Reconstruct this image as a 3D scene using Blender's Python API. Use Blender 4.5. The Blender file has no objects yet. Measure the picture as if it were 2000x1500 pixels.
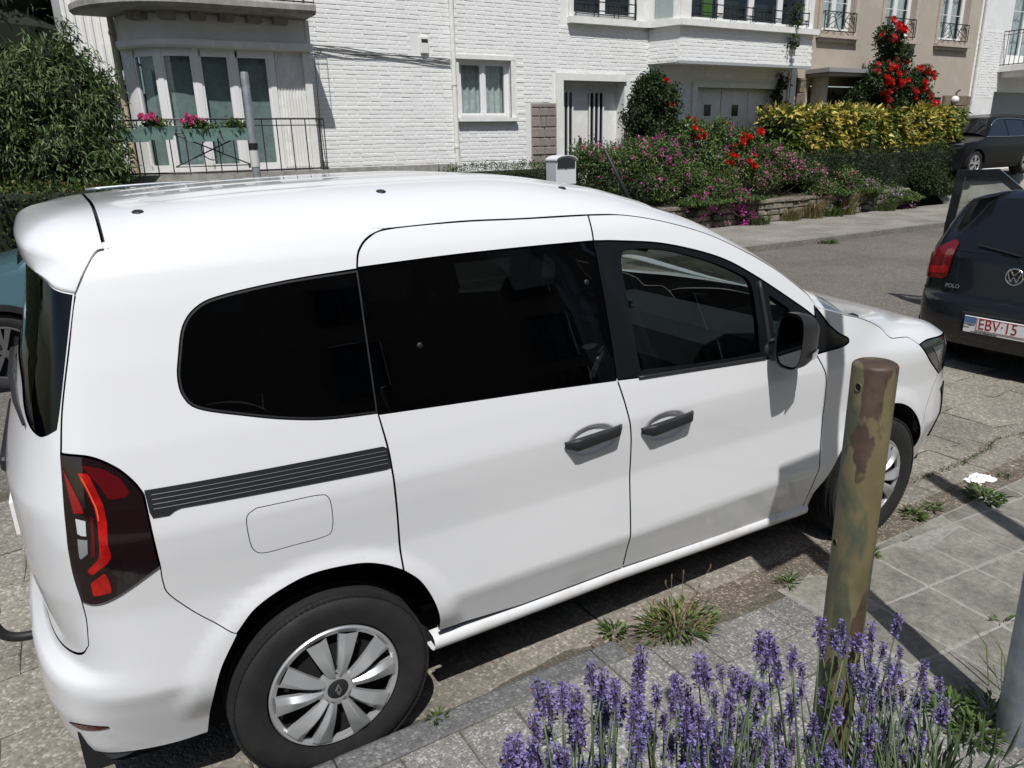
import bpy, bmesh, math, random
import numpy as np
from mathutils import Vector, Matrix, geometry
random.seed(7); rng=np.random.default_rng(7)
SC=bpy.context.scene
COL=SC.collection
# ---------------------------------------------------------------- camera
CAMP=(-0.482,-2.841,1.916); YAW,PITCH,ROLL=0.533,0.312,-0.0247; FPX=1443.5
cam=bpy.data.cameras.new('camera'); camo=bpy.data.objects.new('camera',cam); COL.objects.link(camo)
_cy,_sy,_cp,_sp=math.cos(YAW),math.sin(YAW),math.cos(PITCH),math.sin(PITCH)
_f=Vector((_sy*_cp,_cy*_cp,-_sp)); _r=Vector((_cy,-_sy,0)); _u=_r.cross(_f)
_c,_s=math.cos(ROLL),math.sin(ROLL); _r2=_r*_c+_u*_s; _u2=_u*_c-_r*_s
camo.matrix_world=Matrix(((_r2.x,_u2.x,-_f.x,CAMP[0]),(_r2.y,_u2.y,-_f.y,CAMP[1]),(_r2.z,_u2.z,-_f.z,CAMP[2]),(0,0,0,1)))
cam.sensor_fit='HORIZONTAL'; cam.sensor_width=36; cam.lens=36*FPX/2000; cam.clip_start=.05; cam.clip_end=600
SC.camera=camo
# ---------------------------------------------------------------- sky, sun, exposure
SUN_EL=58.; SUN_H=(.43,.903)            # light travels this way over the ground
world=bpy.data.worlds.new('World'); SC.world=world; world.use_nodes=True
_n=world.node_tree.nodes; _l=world.node_tree.links
_sky=_n.new('ShaderNodeTexSky'); _sky.sky_type='NISHITA'; _sky.sun_disc=False
_sky.sun_elevation=math.radians(SUN_EL); _sky.sun_rotation=math.atan2(-SUN_H[0],-SUN_H[1])
_sky.air_density=1.0; _sky.dust_density=1.2; _sky.ozone_density=1.0
_bg=_n['Background']; _bg.inputs['Strength'].default_value=.092; _l.new(_sky.outputs[0],_bg.inputs['Color'])
sun=bpy.data.lights.new('sun','SUN'); sun.energy=4.9; sun.angle=math.radians(.53); sun.color=(1,.978,.95)
suno=bpy.data.objects.new('sun',sun); COL.objects.link(suno)
_ce=math.cos(math.radians(SUN_EL)); _d=Vector((SUN_H[0]*_ce,SUN_H[1]*_ce,-math.sin(math.radians(SUN_EL))))
suno.rotation_euler=_d.to_track_quat('-Z','Y').to_euler()
SC.view_settings.view_transform='Standard'; SC.view_settings.look='None'; SC.view_settings.exposure=-.17; SC.view_settings.gamma=1
SC.view_settings.use_curve_mapping=False
SC.cycles.max_bounces=10; SC.cycles.transparent_max_bounces=24; SC.cycles.caustics_reflective=False; SC.cycles.caustics_refractive=False
# ---------------------------------------------------------------- materials
MATS={}
def mat(name,col=(.5,.5,.5),rough=.6,metal=0,spec=.5,coat=0,coat_rough=.05,var=None,scale=8.,bump=0,bscale=40.,trans=0,alpha=1,ior=1.45,col2=None,detail=6,sheen=0,subsurf=0):
    """principled material; var>0 mixes col with col2 by noise"""
    if name in MATS: return MATS[name]
    m=bpy.data.materials.new(name); m.use_nodes=True; nt=m.node_tree; b=nt.nodes['Principled BSDF']
    b.inputs['Base Color'].default_value=(*col,1); b.inputs['Roughness'].default_value=rough; b.inputs['Metallic'].default_value=metal
    b.inputs['Specular IOR Level'].default_value=spec; b.inputs['Coat Weight'].default_value=coat; b.inputs['Coat Roughness'].default_value=coat_rough
    b.inputs['Transmission Weight'].default_value=trans; b.inputs['Alpha'].default_value=alpha; b.inputs['IOR'].default_value=ior
    tc=None
    if var or bump: tc=nt.nodes.new('ShaderNodeTexCoord')
    if var:
        nz=nt.nodes.new('ShaderNodeTexNoise'); nz.inputs['Scale'].default_value=scale; nz.inputs['Detail'].default_value=detail; nz.inputs['Roughness'].default_value=.65
        nt.links.new(tc.outputs['Object'],nz.inputs['Vector'])
        rp=nt.nodes.new('ShaderNodeValToRGB'); rp.color_ramp.elements[0].position=.5-.5*min(var,.99)*.5; rp.color_ramp.elements[1].position=.5+.25*min(var,.99)
        rp.color_ramp.elements[0].color=(*col,1); rp.color_ramp.elements[1].color=(*(col2 or tuple(c*.7 for c in col)),1)
        rp.color_ramp.elements[0].position=.38; rp.color_ramp.elements[1].position=.38+.32*var
        nt.links.new(nz.outputs['Fac'],rp.inputs['Fac']); nt.links.new(rp.outputs['Color'],b.inputs['Base Color'])
    if bump:
        nb=nt.nodes.new('ShaderNodeTexNoise'); nb.inputs['Scale'].default_value=bscale; nb.inputs['Detail'].default_value=5
        nt.links.new(tc.outputs['Object'],nb.inputs['Vector']); bp=nt.nodes.new('ShaderNodeBump'); bp.inputs['Strength'].default_value=bump; bp.inputs['Distance'].default_value=.01
        nt.links.new(nb.outputs['Fac'],bp.inputs['Height']); nt.links.new(bp.outputs['Normal'],b.inputs['Normal'])
    MATS[name]=m; return m
def glassmat(name,tint,rough=.0,refl=.06):
    """thin window pane: fresnel mirror over a tinted clear pane"""
    if name in MATS: return MATS[name]
    m=bpy.data.materials.new(name); m.use_nodes=True; nt=m.node_tree; nt.nodes.clear()
    o=nt.nodes.new('ShaderNodeOutputMaterial'); mx=nt.nodes.new('ShaderNodeMixShader'); tr=nt.nodes.new('ShaderNodeBsdfTransparent'); gl=nt.nodes.new('ShaderNodeBsdfGlossy')
    lw=nt.nodes.new('ShaderNodeLayerWeight'); lw.inputs['Blend'].default_value=.5; pw=nt.nodes.new('ShaderNodeMath'); pw.operation='POWER'; pw.inputs[1].default_value=4.6; nt.links.new(lw.outputs['Facing'],pw.inputs[0])
    fr=nt.nodes.new('ShaderNodeMapRange'); fr.inputs[3].default_value=refl; fr.inputs[4].default_value=1; nt.links.new(pw.outputs[0],fr.inputs[0]); gl.inputs['Roughness'].default_value=rough
    tr.inputs['Color'].default_value=(*tint,1); gl.inputs['Color'].default_value=(.95,.97,1,1)
    nt.links.new(fr.outputs[0],mx.inputs[0]); nt.links.new(tr.outputs[0],mx.inputs[1]); nt.links.new(gl.outputs[0],mx.inputs[2]); nt.links.new(mx.outputs[0],o.inputs['Surface'])
    MATS[name]=m; return m
# ---------------------------------------------------------------- object helpers
def link(o,parent=None):
    COL.objects.link(o)
    if parent is not None: o.parent=parent
    return o
def tag(o,label=None,cat=None,group=None,kind=None):
    if label: o['label']=label
    if cat: o['category']=cat
    if group: o['group']=group
    if kind: o['kind']=kind
    return o
def thing(name,label,cat,loc=(0,0,0),rz=0,group=None):
    o=bpy.data.objects.new(name,None); o.empty_display_size=.1; o.location=loc; o.rotation_euler=(0,0,rz); link(o); return tag(o,label,cat,group)
def mesh_obj(name,verts,faces,m,parent=None,smooth=False,loc=None,rot=None):
    me=bpy.data.meshes.new(name); me.from_pydata([tuple(v) for v in verts],[],[tuple(f) for f in faces]); me.update()
    if m is not None:
        for q in (m if isinstance(m,(list,tuple)) else [m]): me.materials.append(q)
    if smooth: me.shade_smooth()
    o=bpy.data.objects.new(name,me); link(o,parent)
    if loc is not None: o.location=loc
    if rot is not None: o.rotation_euler=rot
    return o
def inst(name,me,parent=None,loc=(0,0,0),rot=(0,0,0),scale=(1,1,1)):
    o=bpy.data.objects.new(name,me); o.location=loc; o.rotation_euler=rot; o.scale=scale; link(o,parent); return o
def copy_tree(o,parent=None):
    c=o.copy(); COL.objects.link(c)
    if parent is not None: c.parent=parent
    for ch in o.children: copy_tree(ch,c)
    return c
class MB:
    """collects boxes, tubes and sheets into one mesh"""
    def __init__(s): s.v=[]; s.f=[]; s.mi=[]
    def add(s,v,f,mi=0):
        k=len(s.v); s.v+= [tuple(map(float,a)) for a in v]; s.f+=[tuple(int(i)+k for i in q) for q in f]; s.mi+=[mi]*len(f); return s
    def box(s,x0,x1,y0,y1,z0,z1,mi=0,bev=0):
        if bev:
            b=min(bev,(x1-x0)*.45,(y1-y0)*.45,(z1-z0)*.45); V=[];F=[]
            def ring(i,z): return [(x0+i,y0,z),(x1-i,y0,z),(x1,y0+i,z),(x1,y1-i,z),(x1-i,y1,z),(x0+i,y1,z),(x0,y1-i,z),(x0,y0+i,z)]
            def sm(z): return [(x0+b,y0+b,z),(x1-b,y0+b,z),(x1-b,y0+b,z),(x1-b,y1-b,z),(x1-b,y1-b,z),(x0+b,y1-b,z),(x0+b,y1-b,z),(x0+b,y0+b,z)]
            R=[sm(z0),ring(b,z0+b),ring(b,z1-b),sm(z1)]; V=sum(R,[])
            for r in range(3):
                for i in range(8): j=(i+1)%8; F.append((r*8+i,r*8+j,r*8+8+j,r*8+8+i))
            F.append(tuple(range(7,-1,-1))); F.append(tuple(range(24,32))); return s.add(V,F,mi)
        V=[(x,y,z) for z in (z0,z1) for y in (y0,y1) for x in (x0,x1)]
        return s.add(V,[(0,2,3,1),(4,5,7,6),(0,1,5,4),(2,6,7,3),(0,4,6,2),(1,3,7,5)],mi)
    def obox(s,c,ax,ay,az,mi=0):
        c=np.array(c,float);ax,ay,az=(np.array(q,float) for q in (ax,ay,az)); V=[c+sx*ax+sy*ay+sz*az for sz in (-1,1) for sy in (-1,1) for sx in (-1,1)]
        return s.add(V,[(0,2,3,1),(4,5,7,6),(0,1,5,4),(2,6,7,3),(0,4,6,2),(1,3,7,5)],mi)
    def tube(s,pts,r,n=8,mi=0,cap=True,up=(0,0,1)):
        P=[np.array(q,float) for q in pts]; k=len(P); rr=r if hasattr(r,'__len__') else [r]*k; V=[];F=[]
        ref=np.array(up,float)
        for i in range(k):
            t=P[min(i+1,k-1)]-P[max(i-1,0)]; t/=np.linalg.norm(t)+1e-12
            a=np.cross(t,ref)
            if np.linalg.norm(a)<1e-3: a=np.cross(t,(1,0,0))
            a/=np.linalg.norm(a); b=np.cross(t,a)
            for j in range(n): w=2*math.pi*j/n; V.append(P[i]+rr[i]*(math.cos(w)*a+math.sin(w)*b))
        for i in range(k-1):
            for j in range(n): q=(j+1)%n; F.append((i*n+j,i*n+q,(i+1)*n+q,(i+1)*n+j))
        if cap: F.append(tuple(range(n-1,-1,-1))); F.append(tuple(range((k-1)*n,k*n)))
        return s.add(V,F,mi)
    def lathe(s,prof,n=32,axis='z',c=(0,0,0),mi=0,closed=False):
        V=[];F=[];k=len(prof)
        for (r,h) in prof:
            for j in range(n):
                w=2*math.pi*j/n; a,b=r*math.cos(w),r*math.sin(w)
                V.append({'z':(a,b,h),'y':(a,h,b),'x':(h,a,b)}[axis])
        V=[(x+c[0],y+c[1],z+c[2]) for x,y,z in V]
        for i in range(k-1+(1 if closed else 0)):
            for j in range(n): q=(j+1)%n; i2=(i+1)%k; F.append((i*n+j,i*n+q,i2*n+q,i2*n+j))
        return s.add(V,F,mi)
    def sheet(s,G,mi=0,flip=False):
        n,m=len(G),len(G[0]); V=[q for row in G for q in row]; F=[]
        for i in range(n-1):
            for j in range(m-1):
                q=(i*m+j,i*m+j+1,(i+1)*m+j+1,(i+1)*m+j); F.append(q[::-1] if flip else q)
        return s.add(V,F,mi)
    def prism(s,poly,y0,y1,plane='xz',mi=0):
        """extrude polygon"""
        n=len(poly)
        def p(a,b,h): return {'xz':(a,h,b),'xy':(a,b,h),'yz':(h,a,b)}[plane]
        V=[p(a,b,y0) for a,b in poly]+[p(a,b,y1) for a,b in poly]
        F=[tuple(range(n)),tuple(range(2*n-1,n-1,-1))]+[(i,i+n,(i+1)%n+n,(i+1)%n) for i in range(n)]
        return s.add(V,F,mi)
    def xf(s,M):
        s.v=[tuple(M@Vector(q)) for q in s.v]; return s
    def build(s,name,m,parent=None,smooth=False,loc=None,rot=None,angle=None,fixn=True):
        o=mesh_obj(name,s.v,s.f,m,parent,False,loc,rot)
        if fixn:
            bm=bmesh.new(); bm.from_mesh(o.data); bmesh.ops.recalc_face_normals(bm,faces=bm.faces); bm.to_mesh(o.data); bm.free()
        if isinstance(m,(list,tuple)): o.data.polygons.foreach_set('material_index',s.mi)
        if smooth: 
            o.data.shade_smooth()
            if angle: o.data.set_sharp_from_angle(angle=math.radians(angle))
        return o
def smooth_path(pts,n=8):
    P=np.array(pts,float); P=np.vstack([2*P[0]-P[1],P,2*P[-1]-P[-2]]); out=[]
    for i in range(1,len(P)-2):
        t=np.linspace(0,1,n,endpoint=False)[:,None]; a,b,c,d=P[i-1],P[i],P[i+1],P[i+2]
        out.append(.5*((2*b)+(-a+c)*t+(2*a-5*b+4*c-d)*t*t+(-a+3*b-3*c+d)*t**3))
    out.append(P[-2][None]); return np.vstack(out)
# ---- van surface -----------------------------------------------------------
def _cr(pts,n=60):
    P=np.array(pts,float); P=np.vstack([2*P[0]-P[1],P,2*P[-1]-P[-2]]); out=[]
    for i in range(1,len(P)-2):
        t=np.linspace(0,1,n,endpoint=False)[:,None]; a,b,c,d=P[i-1],P[i],P[i+1],P[i+2]
        out.append(.5*((2*b)+(-a+c)*t+(2*a-5*b+4*c-d)*t*t+(-a+3*b-3*c+d)*t**3))
    out.append(P[-2][None]); return np.vstack(out)
PLAN=[(-0.80,0),(-0.797,-.25),(-0.782,-.48),(-0.745,-.68),(-0.675,-.80),(-.55,-.868),(-.3,-.900),(0.2,-.918),(0.8,-.926),(1.3,-.928),(1.9,-.926),(2.4,-.922),(2.8,-.912),(3.1,-.888),(3.30,-.845),(3.46,-.765),(3.58,-.62),(3.65,-.41),(3.69,-.2),(3.70,0)]
_pl=_cr(PLAN); 
_k=np.exp(-.5*(np.arange(-40,41)/18.)**2); _k/=_k.sum()
_seg=np.r_[0,np.cumsum(np.hypot(*np.diff(_pl,axis=0).T))]
_S=np.arange(0,_seg[-1],.004); _pl=np.stack([np.interp(_S,_seg,_pl[:,0]),np.interp(_S,_seg,_pl[:,1])],1)
def _mir(a,sgn):  # pad symmetric about the ends
    n=60; L=a[1:n+1][::-1].copy(); Rr=a[-n-1:-1][::-1].copy()
    L=2*a[0]*(1-sgn[0])/1+L*1 if False else L; return np.r_[L,a,Rr]
_x=np.convolve(np.r_[_pl[1:61,0][::-1],_pl[:,0],_pl[-61:-1,0][::-1]],_k,'same')[60:-60]
_y=np.convolve(np.r_[-_pl[1:61,1][::-1],_pl[:,1],-_pl[-61:-1,1][::-1]],_k,'same')[60:-60]
_s0=_S[np.argmin(np.abs(_x)+(_y>-.5)*9)]; _S=_S-_s0
_tx=np.gradient(_x,_S); _ty=np.gradient(_y,_S); _L=np.hypot(_tx,_ty); _tx/=_L; _ty/=_L
# outward normal: rotate tangent; on the right side tangent=(1,0) -> outward (0,-1)
_nx=_ty; _ny=-_tx
SMIN,SMAX=_S[0],_S[-1]
def plan(s): return np.interp(s,_S,_x),np.interp(s,_S,_y),np.interp(s,_S,_nx),np.interp(s,_S,_ny)
def _smooth(zs,vs,sig=.02):
    z=np.arange(-.1,2.1,.005); v=np.interp(z,zs,vs); n=int(4*sig/.005)+1
    k=np.exp(-.5*(np.arange(-n,n+1)*.005/sig)**2); k/=k.sum(); v=np.convolve(np.pad(v,n,mode='edge'),k,'valid'); return z,v
SIDE=_smooth([.20,.28,.45,.50,.60,.75,.90,.97,1.08,1.20,1.40,1.55,1.63,1.69,1.74,1.80],[.095,.072,.019,.002,.006,.014,.006,.005,.024,.050,.108,.158,.190,.228,.285,.37],.010)
REAR=_smooth([.20,.30,.42,.54,.58,.63,.80,1.05,1.12,1.40,1.60,1.72,1.80],[.06,.02,.0,.004,.055,.058,.038,.040,.060,.145,.195,.225,.27],.010)
FRONT=_smooth([.15,.25,.40,.55,.68,.80,.92,1.0,1.1,1.3],[.13,.06,.01,.0,.012,.04,.10,.17,.30,.6],.03)
def sstep(a,b,x): t=np.clip((x-a)/(b-a),0,1); return t*t*(3-2*t)
HUBX=(0.,2.716); HZ=.32
def off(s,z):
    x,y,nx,ny=plan(s)
    wr=np.clip(-nx,0,1)**1.5*(x<1); wf=np.clip(nx,0,1)**1.3*(x>1)
    wr=sstep(0,1,wr); wf=sstep(0,1,wf)
    o=np.interp(z,*SIDE)*(1-wr-wf)+np.interp(z,*REAR)*wr+np.interp(z,*FRONT)*wf
    # flat wheel arch lip zone
    for hx in HUBX:
        r=np.hypot(x-hx,z-HZ); m=(1-sstep(.405,.475,r))*(z<1.0)*(np.abs(nx)<.75)*sstep(.33,.50,z)
        o=o*(1-.75*m)-.006*m
    # front fender: hood shoulder leans in
    o=o+ .10*sstep(.85,1.12,z)**1.5*sstep(2.35,3.1,x)
    return o
def P(s,z):
    s=np.asarray(s,float); z=np.asarray(z,float); x,y,nx,ny=plan(s); o=off(s,z)
    return np.stack([x-nx*o,np.minimum(y-ny*o,0),z],-1)
def N(s,z,h=.004):
    a=P(s+h,z)-P(s-h,z); b=P(s,z+h)-P(s,z-h); n=np.cross(a,b); return n/np.linalg.norm(n,axis=-1,keepdims=True)
# ================================================================ white van
DIMPLES=[(.974,.934,.112,.056),(1.315,.912,.112,.056)]
_off0=off
def off(s,z):
    o=_off0(s,z)
    for (cs,cz,a,b) in DIMPLES:
        r=np.sqrt(((s-cs)/a)**2+((z-cz)/b)**2); o=o+.017*(1-sstep(.62,1.0,r))
    return o
m_paint=mat('van_white_paint',(.72,.73,.745),.30,coat=.9,coat_rough=.03)
def _dust(m):
    nt=m.node_tree; b=nt.nodes['Principled BSDF']; N_=nt.nodes.new; L=nt.links.new; g=N_('ShaderNodeTexCoord'); sp=N_('ShaderNodeSeparateXYZ'); L(g.outputs['Object'],sp.inputs[0])
    n1=N_('ShaderNodeTexNoise'); n1.inputs['Scale'].default_value=5; n1.inputs['Detail'].default_value=9; n1.inputs['Roughness'].default_value=.7; L(g.outputs['Object'],n1.inputs['Vector'])
    n2=N_('ShaderNodeTexNoise'); n2.inputs['Scale'].default_value=160; n2.inputs['Detail'].default_value=3; L(g.outputs['Object'],n2.inputs['Vector'])
    zr=N_('ShaderNodeMapRange'); zr.inputs[1].default_value=.55; zr.inputs[2].default_value=.25; zr.inputs[3].default_value=0; zr.inputs[4].default_value=.20; L(sp.outputs[2],zr.inputs[0])
    a=N_('ShaderNodeMath'); a.operation='ADD'; L(n1.outputs['Fac'],a.inputs[0]); L(zr.outputs[0],a.inputs[1])
    r=N_('ShaderNodeMapRange'); r.inputs[1].default_value=.68; r.inputs[2].default_value=.90; r.inputs[3].default_value=0; r.inputs[4].default_value=.55; L(a.outputs[0],r.inputs[0])
    s2=N_('ShaderNodeMapRange'); s2.inputs[1].default_value=.70; s2.inputs[2].default_value=.78; s2.inputs[3].default_value=0; s2.inputs[4].default_value=.5; L(n2.outputs['Fac'],s2.inputs[0])
    mxx=N_('ShaderNodeMath'); mxx.operation='MAXIMUM'; L(r.outputs[0],mxx.inputs[0]); mm=N_('ShaderNodeMath'); mm.operation='MULTIPLY'; L(s2.outputs[0],mm.inputs[0]); L(n1.outputs['Fac'],mm.inputs[1]); L(mm.outputs[0],mxx.inputs[1])
    mi=N_('ShaderNodeMix'); mi.data_type='RGBA'; L(mxx.outputs[0],mi.inputs[0]); mi.inputs[6].default_value=(.72,.73,.745,1); mi.inputs[7].default_value=(.42,.39,.34,1); L(mi.outputs[2],b.inputs['Base Color'])
    cr=N_('ShaderNodeMapRange'); cr.inputs[3].default_value=.9; cr.inputs[4].default_value=.2; L(mxx.outputs[0],cr.inputs[0]); L(cr.outputs[0],b.inputs['Coat Weight'])
_dust(m_paint)
m_black=mat('van_black_plastic',(.018,.019,.021),.45,bump=.15,bscale=900)
m_gloss=mat('van_black_gloss',(.008,.009,.011),.12,coat=.5)
m_rubber=mat('tyre_rubber',(.013,.013,.014),.7,var=.9,col2=(.022,.021,.020),scale=14,bump=.12,bscale=260)
m_silver=mat('hubcap_silver',(.53,.54,.55),.36,metal=.6,coat=.3)
m_dark=mat('underbody_black',(.010,.010,.011),.9)
m_trim=mat('cabin_grey_trim',(.03,.031,.033),.8)
m_pale=mat('cabin_pale_trim',(.30,.31,.31),.8)
m_seat=mat('seat_fabric',(.022,.022,.025),.95)
m_priv=glassmat('privacy_glass',(.06,.065,.075),refl=.05)
m_clear=glassmat('front_side_glass',(.50,.57,.55),refl=.05)
m_red=mat('lamp_red',(.50,.010,.008),.10,coat=1,var=.8,col2=(.26,.006,.006),scale=22)
m_redd=mat('lamp_dark_red',(.09,.004,.006),.10,coat=1)
m_lampw=mat('lamp_clear',(.55,.57,.58),.12,coat=1)
m_chrome=mat('chrome',(.75,.75,.76),.12,metal=1)
def dens(pts,d=.014,smooth=True):
    Q=smooth_path(pts,14) if (smooth and len(pts)>2) else np.array(pts,float)
    L=np.r_[0,np.cumsum(np.hypot(*np.diff(Q,axis=0).T))]; n=max(2,int(L[-1]/d)+1); t=np.linspace(0,L[-1],n)
    return np.stack([np.interp(t,L,Q[:,0]),np.interp(t,L,Q[:,1])],1)
def poly(*chains,d=.014):
    out=[]
    for c in chains:
        sm=True
        if isinstance(c,tuple) and c and isinstance(c[0],str): sm=False; c=list(c[1:])
        q=dens(list(c),d,sm)
        if len(out) and np.hypot(*(out[-1][-1]-q[0]))<1e-4: q=q[1:]
        out.append(q)
    A=np.vstack(out)
    if np.hypot(*(A[0]-A[-1]))<1e-4: A=A[:-1]
    x,y=A.T
    if np.sum(x*np.roll(y,-1)-np.roll(x,-1)*y)<0: A=A[::-1]
    return A                      # counter-clockwise
def shrink(A,g):
    e=np.roll(A,-1,0)-A; L=np.hypot(*e.T)[:,None]; e=e/np.maximum(L,1e-9); n=np.stack([-e[:,1],e[:,0]],1); n0=np.roll(n,1,0); m=n+n0
    l=np.maximum((m*m).sum(1,keepdims=True),.5); return A+g*2*m/l
def inside(pts,A):
    x,y=pts[:,0],pts[:,1]; c=np.zeros(len(pts),bool); xj,yj=np.roll(A[:,0],1),np.roll(A[:,1],1)
    for (xi,yi,xk,yk) in zip(A[:,0],A[:,1],xj,yj):
        if yi!=yk: c^=((yi>y)!=(yk>y))&(x<(xk-xi)*(y-yi)/(yk-yi)+xi)
    return c
def edgedist(pts,A):
    d=np.full(len(pts),9.); B=np.roll(A,-1,0)
    for a,b in zip(A,B):
        e=b-a; t=np.clip(((pts-a)@e)/max(e@e,1e-12),0,1); d=np.minimum(d,np.hypot(*(pts-a-t[:,None]*e).T))
    return d
def tri2d(A,holes=(),grid=.024,extra=None):
    loops=[A]+list(holes); lo,hi=A.min(0),A.max(0)
    gx,gy=np.meshgrid(np.arange(lo[0]+grid/2,hi[0],grid),np.arange(lo[1]+grid/2,hi[1],grid)); G=np.stack([gx.ravel(),gy.ravel()],1)
    if extra is not None and len(extra): G=np.vstack([G,extra])
    if len(G):
        k=inside(G,A)
        for h in holes: k&=~inside(G,h)
        G=G[k]; k=np.ones(len(G),bool)
        for l in loops: k&=edgedist(G,l)>.006
        G=G[k]
    V=[];E=[]
    for l in loops:
        b=len(V); V+=[Vector(q) for q in l]; E+=[(b+i,b+(i+1)%len(l)) for i in range(len(l))]
    V+=[Vector(q) for q in G]
    r=geometry.delaunay_2d_cdt(V,E,[],0,1e-5)
    vv=np.array([tuple(v) for v in r[0]]); F=np.array([f for f in r[2] if len(f)==3])
    c=vv[F].mean(1); k=inside(c,A)
    for h in holes: k&=~inside(c,h)
    return vv,F[k]
def patch(A,holes=(),out=0.,grid=.024,depth=.014,side=1,extra=None,surf=None):
    """(s,z) polygon -> panel on the body skin with folded-in edges: returns verts, faces, normals"""
    vv,F=tri2d(A,holes,grid,extra); s,z=vv.T
    Pn=P(s,z); Nn=N(s,z); V=Pn+Nn*out
    x=V[F]; fn=np.cross(x[:,1]-x[:,0],x[:,2]-x[:,0]); flip=(fn*Nn[F[:,0]]).sum(1)<0
    F=np.where(flip[:,None],F[:,::-1],F)
    # boundary edges -> return strip
    cnt={}
    for a,b,c in F:
        for e in ((a,b),(b,c),(c,a)): cnt[e]=1
    be=[e for e in cnt if (e[1],e[0]) not in cnt]
    V2=[V];F2=[tuple(f) for f in F];N2=[Nn];k=len(V)
    if depth:
        idx={};ring=[]
        for a,b in be:
            for q in (a,b):
                if q not in idx: idx[q]=len(ring); ring.append(q)
        ring=np.array(ring); R0=V[ring]; R1=R0-Nn[ring]*depth
        nr=np.zeros_like(R0)
        for a,b in be:
            q=np.cross(V[b]-V[a],-Nn[a]); q/=np.linalg.norm(q)+1e-9
            nr[idx[a]]-=-q; nr[idx[b]]-=-q
        nr/=np.linalg.norm(nr,axis=1,keepdims=True)+1e-9
        V2+=[R0,R1]; N2+=[nr,nr]; m=len(ring)
        for a,b in be: F2.append((k+idx[b],k+idx[a],k+m+idx[a],k+m+idx[b]))
    V=np.vstack(V2);Nn=np.vstack(N2)
    if side<0:
        V=V*np.array([1,-1,1]); Nn=Nn*np.array([1,-1,1]); F2=[f[::-1] for f in F2]
    return V,F2,Nn
def nmesh(name,pieces,m,parent):
    V=[];F=[];Nn=[];k=0
    for v,f,n in pieces:
        V.append(v);Nn.append(n);F+=[tuple(int(i)+k for i in q) for q in f];k+=len(v)
    V=np.vstack(V);Nn=np.vstack(Nn); o=mesh_obj(name,V,F,m,parent,True)
    o.data.normals_split_custom_set_from_vertices([tuple(q) for q in Nn]); return o
def gridn(G):
    """grid of points -> verts, quads, smooth normals"""
    G=np.array(G,float); a=np.gradient(G,axis=0); b=np.gradient(G,axis=1); n=np.cross(a,b); n/=np.linalg.norm(n,axis=-1,keepdims=True)+1e-9
    r,c=G.shape[:2]; F=[(i*c+j,(i+1)*c+j,(i+1)*c+j+1,i*c+j+1) for i in range(r-1) for j in range(c-1)]
    return G.reshape(-1,3),F,n.reshape(-1,3)
def fixup(v,f,n,outv):
    """make winding and normals agree with direction function outv"""
    c=v.mean(0); s=((n)*(outv)).sum(1).mean()
    x=v[np.array([q[:3] for q in f])]; fn=np.cross(x[:,1]-x[:,0],x[:,2]-x[:,0])
    if s<0: n=-n
    if (fn*np.array(outv)).sum(1).mean()<0: f=[q[::-1] for q in f]
    return v,f,n
G_=.0032
van=thing('white_van','white passenger van with dark tinted side windows parked at the kerb','van')
def both(name,A,m,parent=None,holes=(),out=0.,g=G_,grid=.024,extra=None,depth=.014,one=None,label=None):
    res=[]
    H=[shrink(h[::-1],g)[::-1] if False else h for h in holes]
    for sd in ((1,-1) if one is None else (one,)):
        pa=(parent or {}).get(sd,van) if isinstance(parent,dict) else (parent or van)
        o=nmesh(name,[patch(shrink(A,g) if g else A,H,out,grid,depth,sd,extra)],m,pa); res.append(o)
        if label: o['label']=label
    return {1:res[0],-1:res[-1]}
roofgap=[(.235,1.589),(.25,1.631),(.292,1.667),(.365,1.686),(.609,1.690),(.836,1.684),(1.104,1.679)]
roofgap2=[(1.104,1.679),(1.264,1.669),(1.442,1.634),(1.631,1.578),(1.805,1.503),(1.961,1.42),(2.097,1.329),(2.153,1.285),(2.175,1.249)]
Bup=[(1.104,1.679),(1.095,1.593)]; Bmid=[(1.095,1.593),(1.0955,1.405),(1.098,1.124)]
Blow=[(1.098,1.124),(1.128,1.01),(1.147,.889),(1.152,.643),(1.155,.465),(1.162,.336)]
Cmid=[(.235,1.589),(.226,1.446),(.218,1.172)]; Clow=[(.218,1.172),(.232,1.072),(.236,1.003),(.241,.843),(.243,.660)]
archA=[(-.384,.265),(-.356,.404),(-.321,.518),(-.262,.620)]; archB=[(-.262,.620),(-.202,.681),(-.112,.722),(-.021,.739),(.102,.728),(.18,.700),(.243,.660)]
archC=[(.243,.660),(.293,.606),(.332,.526),(.356,.437),(.362,.366)]
tl_top=[(-.628,1.206),(-.543,1.195),(-.484,1.162),(-.447,1.12),(-.428,1.083)]
tl_side=[(-.428,1.083),(-.426,1.02),(-.421,.881)]; tl_bot=[(-.421,.881),(-.533,.816),(-.595,.797),(-.633,.807)]
tl_in=[(-.633,.807),(-.637,.90),(-.628,1.045),(-.628,1.206)]
bumpl=[(-.421,.881),(-.422,.828),(-.413,.787),(-.359,.714),(-.278,.631),(-.262,.620)]
quarter_edge=[(-.40,1.6935),(-.43,1.687),(-.475,1.645),(-.531,1.586),(-.575,1.45),(-.615,1.313),(-.628,1.206)]
qg=poly([(.2355,1.580),(.026,1.570),(-.143,1.551),(-.215,1.531),(-.262,1.486),(-.288,1.406),(-.298,1.355),(-.292,1.309),(-.259,1.274),(-.147,1.237),(-.042,1.208),(.07,1.187),(.2185,1.176)],('l',(.2185,1.176),(.226,1.40),(.2355,1.58)))
fuel=poly([(-.161,.984),(-.08,.982),(.009,.979),(.037,.966),(.044,.915),(.037,.856),(.010,.843),(-.075,.842),(-.153,.842),(-.182,.858),(-.191,.901),(-.189,.965),(-.161,.984)],d=.008)
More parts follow.
